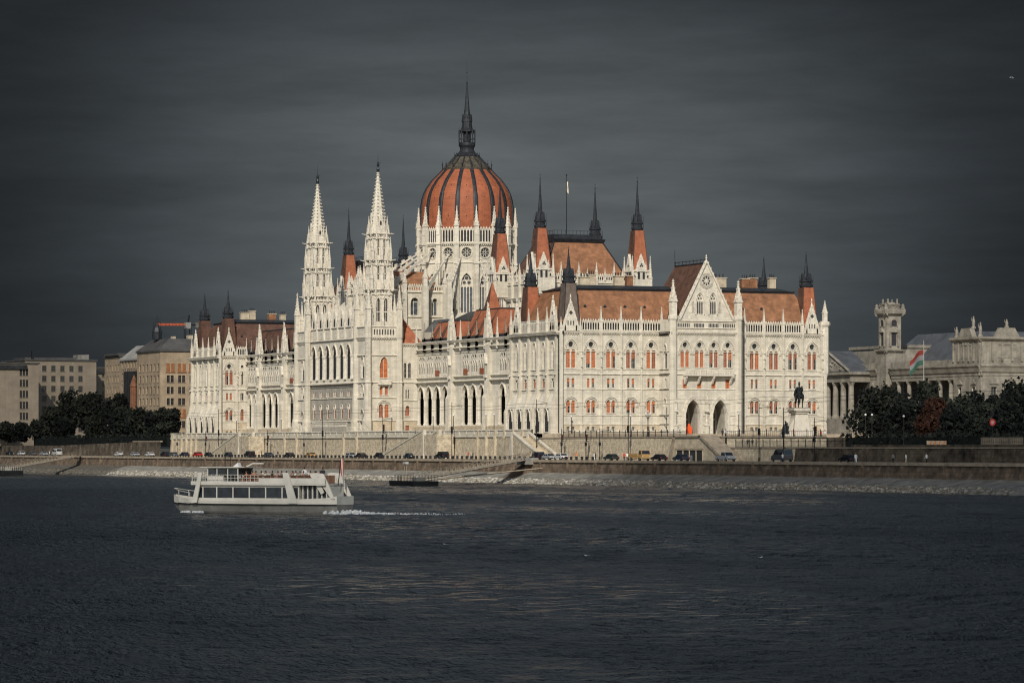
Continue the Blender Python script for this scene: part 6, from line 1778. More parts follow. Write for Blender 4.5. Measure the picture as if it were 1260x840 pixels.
def build_left():
    # ministry
    t = thing('ministry_building', 'wide plain beige office block with small square windows at the far left', 'building', (0, 470, -2.6)); t.location = (0, 0, 0)
    ws = []
    for r in range(7):
        z = 2+r*3.45
        for k in range(5): ws.append((11.6+k*3.2, z+.3, 1.5, 1.9))
        for k in (0, 1): ws.append((6.3+k*1.4, z+.3, .5, 1.9))
    block(t, 4.9, 30, 470, 500, -2.6, 26.6, ws, [], 'beige')
    r = MB(); r.box(ID, 6, 26, 474, 490, 27.1, 27.8, 'flatroof'); r.box(ID, 24, 28, 472, 478, 27.1, 28.8, 'concrete'); r.box(ID, 8, 8.4, 473, 474, 27.1, 30, 'iron'); r.build('roof', t)
    t = thing('ministry_wing', 'beige office wing with one column of triple windows at the left edge', 'building', (0, 0, 0))
    ws = []
    for q in range(6):
        for k in range(3): ws.append((-1.5+k*1.05, 2.6+q*3.7, .8, 2.3))
    block(t, -22, 4.6, 452, 469, -2.6, 25.0, ws, [], 'beige'); r = MB(); r.box(ID, -20, .5, 451.4, 466, 23.2, 24.6, 'net'); r.build('roof', t)
    t = thing('ministry_annex', 'beige office annex with dark attic band behind the left trees', 'building', (0, 0, 0))
    ws = []
    for q in range(6):
        for k in range(3): ws.append((36.0+k*1.05, 3.4+q*3.6, .8, 2.3))
    block(t, 30.5, 43, 482, 500, -2.6, 24.4, ws, [], 'beige'); r = MB(); r.box(ID, 31.4, 42, 481.5, 490, 22.6, 24.0, 'net'); r.box(ID, 31, 33, 482.5, 485, 24.9, 26.4, 'flatroof'); r.build('roof', t)
    # orange panelled flats
    t = thing('apartment_block', 'tan apartment block with orange brick panels next to the parliament', 'building', (0, 0, 0))
    ws = []; wp = []
    for q in range(7):
        z = -1+q*3.45
        for cx in (8.4, 12.0, 15.6, 19.2):
            if q in (2, 6): continue
            for e in (-.62, .62): ws.append((cx+e, z+.4, .95, 2.1))
        for k in range(6): wp.append((318+k*3.8, z+.4, 1.7, 2.2))
    block(t, 5.2, 26, 316, 340, -2.6, 26.0, ws, wp, 'beige2', roof='flatroof')
    m = MB(); F = FS(316)
    for q in (2, 6):
        z = -1+q*3.45
        for cx in (8.4, 12.0, 15.6, 19.2):
            for e in (-.75, .75): m.box(F, cx+e-.5, cx+e+.5, .003, .12, z+.2, z+2.7, 'brickor')
            m.box(F, cx-1.5, cx+1.5, .004, .2, z-.1, z+.15, 'brickor')
    m.build('brick_panel', t)
    r = MB(); r.taper(ID, 4.8, 26.4, 315.6, 340.4, 26.503, 9, 26, 319, 337, 30.0, 'flatroof'); r.box(ID, 16, 17.5, 322, 324, 29, 31.2, 'plinth'); r.box(ID, 11, 12, 322, 324, 29, 30.8, 'plinth'); r.build('roof', t)
    m = MB(); m.lathe(8.5, 330, [(1.5, 30), (1.7, 32.4), (1.2, 33.6), (.3, 34.8)], 'slate', 8); m.tube((8.5, 330, 34), (8.5, 330, 37.5), .12, 'slate', 5)
    for k in range(5): m.tube((7.3+k*.6, 330, 33), (7.3+k*.6, 330, 35.5+k % 2), .06, 'iron', 4)
    m.build('roof_turret', t)
    # netted block
    t = thing('scaffolded_house', 'old house wrapped in dark scaffold netting with a small orange pointed bay', 'building', (0, 0, 0))
    wp = [(342.5+k*3.3, 0+q*3.6, 1.5, 2.1) for q in range(7) for k in range(6)]
    block(t, 6.2, 26, 340.8, 362, -2.6, 24.0, [], wp, 'beige2', roof='paleroof')
    m = MB(); m.box(FW(6.2), 342, 356, .25, .45, 1, 20.6, 'net')
    for k in range(8): m.tube((5.7, 342+k*2, -2), (5.7, 342+k*2, 21.4), .06, 'iron', 4)
    m.build('netting', t)
    r = MB(); r.taper(ID, 6, 26, 340.9, 362, 24.503, 11, 24, 342, 360, 28.8, 'paleroof'); r.build('roof', t)
    m = MB(); m.lathe(5.3, 343.5, [(1.3, -2), (1.3, 15.5), (1.5, 15.8), (.15, 19.4)], 'brickdim', 8); m.build('bay_turret', t)
    t = thing('corner_house', 'narrow grey-tan corner house with rows of windows left of the netted house', 'building', (0, 0, 0))
    ws = [(8.0+k*2.4, 0+q*3.5, 1.0, 2.0) for q in range(7) for k in range(5)]
    block(t, 6.6, 22, 363, 380, -2.6, 25.4, [], [(365+k*3, 0+q*3.5, 1.2, 2.) for q in range(7) for k in range(5)], 'beige2'); m = MB(); m.box(ID, 5.8, 22, 362.6, 378, 25.9, 26.6, 'flatroof'); m.build('roof', t)
    # crane
    t = thing('tower_crane', 'distant tower crane with short orange jib behind the parliament turret', 'crane', (47, 420, 0))
    m = MB()
    for sx in (-.9, .9):
        for sy in (-.9, .9): m.tube((sx, sy, -2), (sx, sy, 37), .16, 'iron', 4)
    for k in range(17):
        z = 2*k
        for a, b in (((-.9, -.9), (.9, -.9)), ((.9, -.9), (.9, .9)), ((.9, .9), (-.9, .9)), ((-.9, .9), (-.9, -.9))): m.tube((*a, z), (*b, z+2), .09, 'iron', 3)
    m.build('mast', t)
    m = MB(); jd = Vector((-.93, .37, 0))
    for (a, z, r_) in ((0, 44.2, .22),): pass
    p = [Vector((0, 0, 37.6))+jd*k*1.15 for k in range(10)]
    for a, b in zip(p, p[1:]):
        u = Vector((0, 0, .6)); s = Vector((.37, .93, 0))*.35
        m.tube(a+s, b+s, .09, 'crane', 4); m.tube(a-s, b-s, .09, 'crane', 4); m.tube(a+u, b+u, .09, 'crane', 4); m.tube(a+s, b+u, .1, 'crane', 4); m.tube(a-s, a+u, .1, 'crane', 4); m.tube(b-s, a+u, .1, 'crane', 4)
    m.build('jib', t)
    m = MB(); e = p[-1]; m.box(lambda a, d, z: (e.x+a, e.y+d, z), -.8, .8, -.5, .5, 35.2, 36.8, 'paleroof'); m.tube(e, (e.x, e.y, 35), .08, 'iron', 4); m.build('hook_block', t)
    m = MB(); m.box(ID, -.9, .9, -.8, .8, 36.5, 38.6, 'paleroof'); m.tube((0, 0, 38), (.5, 0, 41.0), .3, 'iron', 5); q = -jd*3.5
    m.tube((0, 0, 37.7), (q.x, q.y, 38), .3, 'iron', 5); m.box(lambda a, d, z: (q.x+a, q.y+d, z), -.9, .9, -.9, .9, 36.8, 38.6, 'concrete'); m.tube((.5, 0, 40.9), tuple(p[6]+Vector((0, 0, .9))), .06, 'iron', 4); m.build('cab', t)

def build_museum():
    t = thing('museum_building', 'grey renaissance palace with columned portico, square tower and statues on its roofline', 'building', (0, 0, 0))
    X, Y0, Y1 = 200., 160.5, 262.
    FWm, FSm = FW(X), FS(Y0); zb, zc = -3, 19.6
    w = MB()
    # west: corner pavilion, colonnade, tower base, portico
    def bayw(F, a, b, cols=None, mw='museum'):
        n = max(1, int((b-a)/6)); s = (b-a)/n
        for k in range(n):
            c = a+s*(k+.5)
            o1, o2 = Op(c, 1.9, 9.5, 14.2, 'r'), Op(c, 1.9, .5, 4.2, 'o')
            panel(w, F, a+s*k, a+s*(k+1), 8, zc, [o1], mw, .5); panel(w, F, a+s*k, a+s*(k+1), zb, 8, [o2], mw, .5)
            for o in (o1, o2):
                m = MB(); pane(m, F, o, -.48, 'glass'); m.box(F, o.a-.07, o.a+.07, -.46, -.3, o.zb, o.zs, 'museum'); hood(m, F, o, .25, .25, drop=4, m='museum')
                if o is o1: m.prism(F, [(c-1.5, 15), (c+1.5, 15), (c, 16.3)], .003, .4, 'museum')
                m.build('window', t)
    bayw(FWm, Y0, 176); bayw(FWm, 221, Y1); bayw(FSm, X, X+17)
    panel(w, FSm, X+17, X+80, zb, zc, [Op(X+20+6*k, 2, 9.5, 14, 'r') for k in range(10)], 'museum', .5)
    for k in range(10):
        m = MB(); pane(m, FSm, Op(X+20+6*k, 2, 9.5, 14, 'r'), -.48, 'glass'); m.build('window', t)
    # recessed loggia wall behind the colonnade
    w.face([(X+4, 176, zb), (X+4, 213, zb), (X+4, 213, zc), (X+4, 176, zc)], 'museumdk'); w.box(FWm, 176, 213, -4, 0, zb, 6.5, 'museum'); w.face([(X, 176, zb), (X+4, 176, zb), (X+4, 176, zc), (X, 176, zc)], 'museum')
    for F, a, b in ((FWm, Y0-.6, 213), (FSm, X-.6, X+80), (FWm, 221, Y1)):
        w.prof(F, [(.003, zc-1.4), (.5, zc-1.2), (.9, zc), (1.3, zc+.5), (1.3, zc+.9), (-.3, zc+.9)], a, b, 'museum'); w.box(F, a, b, -.3, .15, 17.4, 18.2, 'museum')
        w.box(F, a, b, -.3, .2, zc+.903, zc+2.6, 'museum'); w.prof(F, [(.003, 7.6), (.4, 7.8), (.4, 8.1), (.003, 8.2)], a, b, 'museum')
    w.box(FWm, 176, 213, -4, -.01, 16.4, zc, 'museum')
    w.face([(X+80, Y0, zb), (X+80, Y1, zb), (X+80, Y1, zc), (X+80, Y0, zc)], 'museum')
    w.build('wall', t)
    for k in range(6):
        m = MB(); y = 179+k*6.2; m.lathe(X+.9, y, [(.95, 6.5), (.95, 7), (.75, 7.3), (.62, 15.4), (.95, 16.0), (1.0, 16.4)], 'museum', 10); m.build('column', t)
        m = MB(); m.lathe(X-.2, y+3, [(.35, 20.6), (.4, 21.6), (.3, 22.4), (.15, 22.6), (.22, 22.9), (.05, 23.2)], 'museum', 7)
    # corner pavilion attic
    a = MB(); a.box(ID, X-.27, X+17, Y0-.27, 176, zc+.91, 28.2, 'museum')
    for F, q0, q1 in ((FW(X-.27), Y0, 176), (FS(Y0-.27), X, X+17)):
        a.prof(F, [(.003, 27), (.9, 27.8), (.9, 28.4), (-.3, 28.4)], q0-.8, q1+.5, 'museum'); a.prism(F, [((q0+q1)/2-4, 28.4), ((q0+q1)/2+4, 28.4), ((q0+q1)/2+2.4, 31), ((q0+q1)/2-2.4, 31)], -1.2, .3, 'museum')
        for k in range(6): a.box(F, q0+.4+k*(q1-q0-1)/5-.3, q0+.4+k*(q1-q0-1)/5+.3, .004, .35, 21.5, 26.9, 'museum')
        a.box(F, (q0+q1)/2-3, (q0+q1)/2+3, .004, .12, 22.4, 26, 'museum'); a.prism(F, [((q0+q1)/2-3, 26.1), ((q0+q1)/2+3, 26.1), ((q0+q1)/2, 27.0)], .004, .3, 'museum')
    a.build('attic', t)
    for (x, y, h) in ((X+.5, 175, 3.2), (X+.5, 161.5, 4.2), (X+8.5, 160.5, 2.6), (X+16, 161, 3.0), (X+2, 168, 3.6)):
        m = MB(); z = 28.4 if (x, y) not in ((X+8.5, 160.5), (X+2, 168)) else 30.9
        m.lathe(x, y, [(.7, z), (.7, z+.5), (.4, z+.7), (.5, z+h*.5), (.35, z+h*.75), (.2, z+h*.8), (.25, z+h*.92), (.05, z+h)], 'museum', 7); limb(m, [(x, y, z+h*.7), (x-.7, y-.2, z+h*.62), (x-.9, y-.3, z+h*.9)], [.16, .12, .08], 'museum', 5)
        m.build('roof_statue', t)
    # roofs
    r = MB()
    r.taper(ID, X+14, X+60, 182, 250, 20.6, X+24, X+50, 204, 240, 31.5, 'museumroof'); r.box(ID, X+8, X+40, 178, 182, 20.5, 28.6, 'museum'); r.taper(ID, X+17.5, X+70, Y0+1, 176, 20.6, X+20, X+66, 166, 172, 25.5, 'museumroof')
    r.box(ID, X+10, X+30, 226, 258, 20.6, 27, 'museum'); r.box(ID, X+9.6, X+30, 225.6, 258, 27.003, 27.9, 'museum'); r.lathe(X+10, 232, [(.8, 27.9), (.5, 29), (.5, 31), (.1, 33.4)], 'museum', 7)
    r.box(ID, X+.5, X+14, 176.2, 212.8, 20.3, 20.6, 'museumroof')
    r.build('roof', t)
    # tower
    m = MB(); x0, y0, q = X-1.2, 214.2, 5.7
    m.box(ID, x0, x0+q, y0, y0+q, zb, 26.0, 'museum'); m.box(ID, x0+.4, x0+q-.4, y0+.4, y0+q-.4, 26.003, 36.5, 'museum'); m.box(ID, x0+.75, x0+q-.75, y0+.75, y0+q-.75, 37.9, 39.8, 'museum'); m.box(ID, x0+1.7, x0+q-1.7, y0+1.7, y0+q-1.7, 39.803, 40.2, 'museum')
    for F, c in ((FW(x0), y0+q/2), (FS(y0), x0+q/2), (FE(x0+q), y0+q/2), (FN(y0+q), x0+q/2)):
        h = q/2
        m.prof(F, [(.003, 25), (.7, 25.7), (.7, 26.1), (-.4, 26.1)], c-h-.6, c+h+.6, 'museum'); m.prof(F, [(-.4, 36), (.5, 36.8), (.65, 37.5), (.65, 38.0), (-.4, 38.3)], c-h-.6, c+h+.6, 'museum')
        m.prof(F, [(-.75, 39.0), (-.4, 39.5), (-.4, 39.79), (-.75, 39.79)], c-h+.4, c+h-.4, 'museum')
        pane(m, F, Op(c, 1.9, 33.0, 34.0, 'o'), -.39, 'dark'); hood(m, F, Op(c, 1.9, 33.0, 34.0, 'o'), .3, .3, d0=-.4, drop=1, m='museum')
        pane(m, F, Op(c, 1.5, 27.2, 31, 'r'), -.39, 'dark'); m.prism(F, [(c-1.6, 31.2), (c+1.6, 31.2), (c, 32.4)], -.4, .2, 'museum')
        for e in (-1.3, 1.3): m.box(F, c+e-.25, c+e+.25, -.399, .0, 27, 31.2, 'museum')
        for e in (-.4, .4): hood(m, F, Op(c+e*h, .8, 38.7, 0, 'c'), .2, .3, d0=-.75, m='museum')
        if F(0, 1, 0)[0] == 0: 
            for e in (-1, 1): m.box(F, c+e*(h-1.3)-.2, c+e*(h-1.3)+.2, -1.5, -1.1, 39.8, 41.2, 'museum')
        pane(m, F, Op(c, 2.2, 6, 12, 'o'), .012, 'dark')
    for sx in (0, 1):
        for sy in (0, 1): m.lathe(x0+sx*q, y0+sy*q, [(.6, 37.8), (.7, 38.2), (.45, 38.8), (.55, 39.2), (.12, 39.7)], 'museum', 7)
    m.build('tower', t)
    # portico with pediment
    px = X-7; y0, y1 = 226, 254; Fp = FW(px)
    for k in range(6):
        m = MB(); y = y0+1.5+k*(y1-y0-3)/5; m.lathe(px+1.2, y, [(1.2, 5.6), (1.2, 6.2), (.95, 6.6), (.8, 15.4), (1.15, 16.2), (1.2, 16.6)], 'museum', 12); m.build('column', t)
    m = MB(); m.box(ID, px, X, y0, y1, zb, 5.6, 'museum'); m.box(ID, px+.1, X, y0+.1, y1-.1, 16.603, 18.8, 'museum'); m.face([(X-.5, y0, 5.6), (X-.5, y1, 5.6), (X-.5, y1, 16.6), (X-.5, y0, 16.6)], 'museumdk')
    m.prism(Fp, [(y0-.6, 19.6), (y1+.6, 19.6), ((y0+y1)/2, 26.2)], -8, .6, 'museumroof'); m.prism(Fp, [(y0+1.6, 19.9), (y1-1.6, 19.9), ((y0+y1)/2, 25.2)], .601, .65, 'museum')
    m.box(ID, px-.8, X, y0-.8, y1+.8, 18.8, 19.597, 'museum')
    for s, e in ((y0, 1), (y1, -1)): m.tube(Fp(s-.6*e, .7, 19.9), Fp((y0+y1)/2, .7, 26.3), .4, 'museum', 5)
    rnd = random.Random(5)
    for k in range(26):
        y = rnd.uniform(y0+4, y1-4); z = 20.2+rnd.random()*max(.3, (5.4*(1-abs(y-(y0+y1)/2)/14)-.8)); m.ball(px-.7, y, z, rnd.uniform(.25, .5), 'museum', 6, 4)
    for k in range(5):
        y = y0+1.5+(k+.5)*(y1-y0-3)/5; pane(m, FW(X-.5), Op(y, 2.2, 6, 12, 'o'), .02, 'dark')
    m.build('portico', t)
    # flagpole with tricolour
    t2 = thing('flagpole', 'tall grey flagpole with red white green flag before the colonnaded palace', 'flagpole', (188, 172, -3))
    m = MB(); m.lathe(0, 0, [(.3, 0), (.22, 2), (.1, 30.5)], 'paleroof', 8); m.build('pole', t2)
    f = MB(); rows = []
    for i in range(11):
        q = i/10; rows.append([(-4.6*q, .35*sin(q*6), 27.8-3.0*q**1.2+.4*sin(q*5)-4.4*j/3*(1-.1*q)) for j in range(4)])
    for j, mm in ((0, 'flagred'), (1, 'flaggrey'), (2, 'flaggreen')): f.grid([[r_[j], r_[j+1]] for r_ in rows], mm)
    f.build('flag', t2)
# ------------------------------------------------------------------ placing everything
def along(px, x):
    """distance north on the line at easting x that is seen in direction px (survey bearing from the far bank)"""
    k = (px-630)/FOC
    return (R0+CS*x-k*(DIST+SN*x))/(SN+k*CS)

def world():
    w = bpy.data.worlds.new('World'); SC.world = w; w.use_nodes = True; nt = w.node_tree; L = nt.links.new
    for n in list(nt.nodes): nt.nodes.remove(n)
    out = N(nt, 'ShaderNodeOutputWorld'); bg = N(nt, 'ShaderNodeBackground'); bg.inputs['Strength'].default_value = .1
    L(bg.outputs[0], out.inputs[0])
    sky = N(nt, 'ShaderNodeTexSky', sky_type='NISHITA', sun_disc=False); sky.sun_elevation = SUN_EL; sky.sun_rotation = SUN_ROT
    tc = N(nt, 'ShaderNodeTexCoord'); G = tc.outputs['Generated']
    def dot(v):
        n = N(nt, 'ShaderNodeVectorMath', operation='DOT_PRODUCT'); n.inputs[1].default_value = v; L(G, n.inputs[0]); return n.outputs['Value']
    def mth(op, a, b=None, c=None):
        n = N(nt, 'ShaderNodeMath', operation=op)
        for i, q in enumerate((a, b, c)):
            if q is None: continue
            if isinstance(q, (int, float)): n.inputs[i].default_value = q
            else: L(q, n.inputs[i])
        return n.outputs[0]
    # bank of storm cloud in the north, thinner where the light breaks through above the dome
    az = dot((CS, -SN, 0)); el = dot((0, 0, 1)); fw = dot((SN, CS, 0))
    da = mth('POWER', mth('ABSOLUTE', mth('SUBTRACT', az, .0022)), 3.); de = mth('POWER', mth('ABSOLUTE', mth('SUBTRACT', el, .064)), 3.)
    glow = mth('POWER', 2.718, mth('ADD', mth('MULTIPLY', da, -1080.), mth('MULTIPLY', de, -6750.)))
    up = N(nt, 'ShaderNodeMapRange', interpolation_type='SMOOTHSTEP'); up.inputs['From Min'].default_value = .13; up.inputs['From Max'].default_value = .30; L(el, up.inputs['Value'])
    over = mth('MULTIPLY', up.outputs[0], mth('POWER', 2.718, mth('MULTIPLY', da, -700.)))
    mp = N(nt, 'ShaderNodeMapping'); mp.inputs['Rotation'].default_value = (0, .02, 0); mp.inputs['Scale'].default_value = (6, 6, 38); L(G, mp.inputs[0])
    n1 = N(nt, 'ShaderNodeTexNoise', i_Scale=1., i_Detail=6., i_Roughness=.55, i_Distortion=.6); L(mp.outputs[0], n1.inputs['Vector'])
    mp2 = N(nt, 'ShaderNodeMapping'); mp2.inputs['Scale'].default_value = (22, 22, 130); mp2.inputs['Location'].default_value = (3, 1, 5); L(G, mp2.inputs[0])
    n2 = N(nt, 'ShaderNodeTexNoise', i_Scale=1., i_Detail=5., i_Roughness=.6); L(mp2.outputs[0], n2.inputs['Vector'])
    cl = mth('ADD', mth('MULTIPLY', mth('SUBTRACT', n1.outputs['Fac'], .5), .8), mth('MULTIPLY', mth('SUBTRACT', n2.outputs['Fac'], .5), .6))
    lum = mth('ADD', mth('ADD', .205, mth('MULTIPLY', glow, 1.0)), mth('MULTIPLY', over, 2.3))
    lum = mth('MULTIPLY', lum, mth('ADD', 1., cl))
    ramp = N(nt, 'ShaderNodeMix', data_type='RGBA'); ramp.inputs[6].default_value = (.84, 1.0, 1.14, 1); ramp.inputs[7].default_value = (.90, 1.0, 1.04, 1); L(glow, ramp.inputs[0])
    sc = N(nt, 'ShaderNodeVectorMath', operation='SCALE'); L(ramp.outputs[2], sc.inputs[0]); L(lum, sc.inputs['Scale'])
    # clear sky only behind the viewer, where the sun is
    mr = N(nt, 'ShaderNodeMapRange', interpolation_type='SMOOTHSTEP'); mr.inputs['From Min'].default_value = .45; mr.inputs['From Max'].default_value = -.5; mr.inputs['To Min'].default_value = 0; mr.inputs['To Max'].default_value = .8
    L(fw, mr.inputs['Value'])
    mx = N(nt, 'ShaderNodeMix', data_type='RGBA'); L(mr.outputs[0], mx.inputs[0]); L(sc.outputs[0], mx.inputs[6]); sb = N(nt, 'ShaderNodeVectorMath', operation='SCALE'); sb.inputs['Scale'].default_value = 1.5; L(sky.outputs[0], sb.inputs[0]); L(sb.outputs[0], mx.inputs[7]); L(mx.outputs[2], bg.inputs['Color'])


def camera_and_sun():
    cam = bpy.data.cameras.new('Camera'); co = bpy.data.objects.new('Camera', cam); COL.objects.link(co)
    cam.sensor_width = 36; cam.lens = FOC/1260*36; cam.shift_y = (HOR-420)/1260; cam.clip_start = 1; cam.clip_end = 20000
    co.location = (-(R0*CS+DIST*SN), -(-R0*SN+DIST*CS), -3.0)
    d = Vector((SN, CS, 0)); co.rotation_euler = d.to_track_quat('-Z', 'Y').to_euler()
    SC.camera = co
    s = bpy.data.lights.new('Sun', 'SUN'); s.energy = 4.4; s.angle = radians(.53); s.color = (1., .94, .845)
    so = bpy.data.objects.new('Sun', s); COL.objects.link(so)
    ds = Vector((-sin(SUN_AZ)*cos(SUN_EL), -cos(SUN_AZ)*cos(SUN_EL), sin(SUN_EL)))
    so.rotation_euler = (-ds).to_track_quat('-Z', 'Y').to_euler(); so.location = ds*400
    SC.view_settings.view_transform = 'Standard'; SC.view_settings.look = 'None'; SC.view_settings.exposure = 0; SC.view_settings.gamma = 1

def place():
    # vehicles
    for nme, c in (('car_dark', (.012, .013, .016)), ('car_blue', (.02, .03, .05)), ('car_silver', (.36, .37, .38)), ('car_white', (.6, .6, .58)), ('car_red', (.40, .03, .02)), ('car_sand', (.52, .33, .13)), ('car_grey', (.10, .105, .11)), ('car_green', (.02, .035, .03))): paint(nme, c)
    cars = [(12, 'car_dark', 'hatch', 'black car on the far left ramp, leftmost of that line'), (26, 'car_white', 'hatch', 'white car on the far left ramp beside the pale pontoon pole'), (40, 'car_grey', 'sedan', 'grey car in the middle of the far left ramp'),
            (54, 'car_silver', 'sedan', 'silver car above the far left gangway'), (70, 'car_white', 'van', 'white van at the top of the far left ramp'),
            (146, 'car_white', 'hatch', 'small white car in front of the dark left wall'), (166, 'car_silver', 'sedan', 'silver car left of the corner of the terrace wall'), (184, 'car_white', 'sedan', 'white sedan just left of the far end block'), (203, 'car_dark', 'hatch', 'black hatchback below the orange panelled flats'), (214, 'car_grey', 'sedan', 'grey sedan below the edge of the far end block'), (227, 'car_blue', 'sedan', 'navy sedan two places left of the red car'),
            (243, 'car_red', 'hatch', 'small red car parked below the far end block'), (258, 'car_dark', 'sedan', 'black sedan directly right of the red car'), (282, 'car_blue', 'hatch', 'dark blue hatchback at the foot of the far stairs'), (307, 'car_dark', 'suv', 'black off-roader beside a person in orange'), (331, 'car_grey', 'sedan', 'grey sedan below the far loggia'), (356, 'car_dark', 'sedan', 'black sedan left of the yellow car'),
            (382, 'car_sand', 'hatch', 'yellow car parked below the twin towers'), (432, 'car_silver', 'hatch', 'silver hatchback below the right twin tower'), (444, 'car_dark', 'sedan', 'black sedan touching the silver hatchback below the towers'), (467, 'car_dark', 'hatch', 'black hatchback left of the near stairs'), (505, 'car_blue', 'sedan', 'dark blue sedan at the foot of the near stairs'), (544, 'car_dark', 'suv', 'tall black off-road car at the top of the near loggia stairs'),
            (661, 'car_dark', 'suv', 'black off-road car beside the gangway head'), (676, 'car_silver', 'sedan', 'silver sedan right behind the black off-road car'), (690, 'car_white', 'hatch', 'white hatchback below the corner of the building'), (752, 'car_green', 'sedan', 'dark green sedan left of the sand coloured truck'), (787, 'car_sand', 'truck', 'sand coloured flatbed truck below the south terrace'),
            (811, 'car_dark', 'sedan', 'black sedan right of the sand coloured truck'), (838, 'car_blue', 'sedan', 'dark blue sedan left of the underpass stairs'), (893, 'car_silver', 'pickup', 'silver pickup with open bed in front of the underpass stairs'), (962, 'car_grey', 'van', 'large dark grey van parked below the horseman monument'), (1043, 'car_dark', 'sedan', 'black sedan beside the dark rubble wall at the right')]
    for i, (px, c, k, lab) in enumerate(cars):
        v = -13.4 if px < 740 else -15.5
        car(lab, (v, along(px, v), RZ+.01), pi/2 if i % 3 else -pi/2, c, k)
    # bollards along the quay edge
    b = thing('bollard', 'short dark concrete bollard in the row along the quay edge', 'bollard', (-25.2, 0, RZ), group='bollards along the quay edge')
    mb = MB(); mb.lathe(0, 0, [(.34, 0), (.34, .12), (.27, .16), (.27, .74), (.31, .8), (.24, .92), (.05, .95)], 'iron', 8); mb.build('post', b)
    first = True; u = -74.
    while u < 176:
        if not (-60 < u < -40):
            if first: b.location = (-25.2, u, RZ); first = False
            else: copy_thing(b, (-25.2, u, RZ))
        u += 2.7
    # masts and lamps
    for px, h, k, lab in ((269, 13, 'pole', 'tall tram mast in front of the far end block gable'), (397, 12, 'pole', 'tall tram mast below the left twin tower'), (471, 10, 'signal', 'tram mast with a dark box below the right twin tower'), (556, 13, 'pole', 'tall tram mast right of the near loggia stairs'), (660, 13, 'pole', 'tall tram mast beside the black off-road car'), (773, 12.5, 'pole', 'tall tram mast below the south front'), (934, 11, 'pole', 'tram mast right of the pointed doorways'), (964, 10, 'pole', 'tram mast left of the horseman monument'),
                          (253, 7, 'signal', 'short signal mast right of the red car'), (292, 6.5, 'pole', 'short mast at the far stairs'), (329, 7, 'signal', 'short signal mast below the far loggia'), (374, 6.5, 'pole', 'short mast left of the yellow car'), (511, 6.5, 'signal', 'short signal mast on the near stairs'), (691, 6.5, 'signal', 'signal mast at the corner of the building'), (721, 6.5, 'signal', 'signal mast left of the south terrace railing post'), (738, 6.5, 'pole', 'short mast between two signals below the south terrace'), (218, 7, 'pole', 'short mast at the left end of the terrace wall'), (1002, 8, 'signal', 'signal mast right of the horseman monument')):
        v = -10.5
        lamp_post(lab, (v, along(px, v), RZ+.14), h, k, 0.)
    lamp_post('ornate black candelabra lamp with five globes on the south terrace', (14.4, -15, -1.05), 6.2, 'candelabra')
    for px, lab in ((248, 'globe lamp on the terrace before the far end block'), (291, 'globe lamp at the head of the far stairs'), (346, 'globe lamp on the terrace right of the far stairs'), (482, 'globe lamp below the right twin tower'), (533, 'globe lamp at the head of the near stairs'), (558, 'globe lamp just right of the near stairs'), (598, 'globe lamp below the middle of the near loggia'), (608, 'globe lamp before the last loggia arches')):
        lamp_post(lab, (-6.6, along(px, -6.6), -.02), 4.6, 'globe')
    for px, v, lab in ((703, 2, 'globe lamp at the left end of the south terrace'), (776, 4, 'globe lamp below the south windows'), (909, 8, 'globe lamp right of the pointed doorways'), (1065, 40, 'pale globe lamp below the right trees'), (1073, 42, 'second pale globe lamp below the right trees')):
        lamp_post(lab, (v, along(px, v), -1.05), 5.0, 'globe')
    for px, v, h, lab in ((1112, 10, 6, 'pale board post before the right trees'), (42, -4, 9, 'tall lamp before the far left trees'), (133, -3, 7, 'lamp left of the dark wall')):
        lamp_post(lab, (v, along(px, v), -3), h, 'globe')
    # round traffic sign and crossing lights at the far right
    t = thing('road_sign', 'round red road sign in front of the dark right trees', 'sign', (4, along(1221, 4), -3)); m = MB(); m.tube((0, 0, 0), (0, 0, 6), .08, 'iron', 6); m.build('post', t)
    m = MB(); rows = [[(rr*cos(2*pi*j/14), -.08, 4.4+rr*sin(2*pi*j/14)) for j in range(14)] for rr in (.33, .62)]; m.grid(rows, 'red', True); m.face([(.33*cos(2*pi*j/14), -.079, 4.4+.33*sin(2*pi*j/14)) for j in range(14)], 'shirt_pink'); m.build('sign_disc', t)
    m = MB(); m.box(ID, -.25, .25, -.2, .2, 5.4, 6.4, 'black'); m.build('signal_head', t)
    for px, w_, lab in ((1152, 9., 'orange striped road barrier under the rust coloured tree'),):
        y = along(px, -4); t = thing('road_barrier', lab, 'barrier', (-4, y, -3)); m = MB()
        for k in range(8): m.prism(ID, [(-1.6+k*.4, .3), (-1.4+k*.4, .3), (-1.2+k*.4, 1.1), (-1.4+k*.4, 1.1)], -.05, .05, 'shirt_orange' if k % 2 else 'shirt_sand')
        m.box(ID, -1.7, 1.8, .06, .12, .2, 1.15, 'plinth'); m.build('board', t); t.rotation_euler = (0, 0, -.6)
    for px, lab in ((1216, 'white mesh crate left of the road sign foot'), (1233, 'white mesh crate right of the road sign foot'), (1251, 'grey mesh crate at the right edge under the trees')):
        y = along(px, -5); t = thing('mesh_crate', lab, 'crate', (-5, y, -3), -.4, group='mesh crates on the upper wall'); m = MB()
        for k in range(8):
            m.tube((-1.1+k*.31, 0, 0), (-1.1+k*.31, 0, 1.7), .04, 'coping', 4); m.tube((-1.1, 0, .1+k*.22), (1.1, 0, .1+k*.22), .035, 'coping', 4)
            m.tube((-1.1+k*.31, 1, 0), (-1.1+k*.31, 1, 1.7), .04, 'coping', 4)
        m.box(ID, -1.15, 1.15, -.05, 1.05, 0, .12, 'coping'); m.build('mesh', t)
    # horseman monument, field gun like sculpture to its right
    horseman((44, -30, -1.05), radians(-101), 2.15)
    t = thing('bronze_monument', 'dark bronze wheel sculpture at the right end of the south facade', 'sculpture', (70, -26, -1.05), radians(-112))
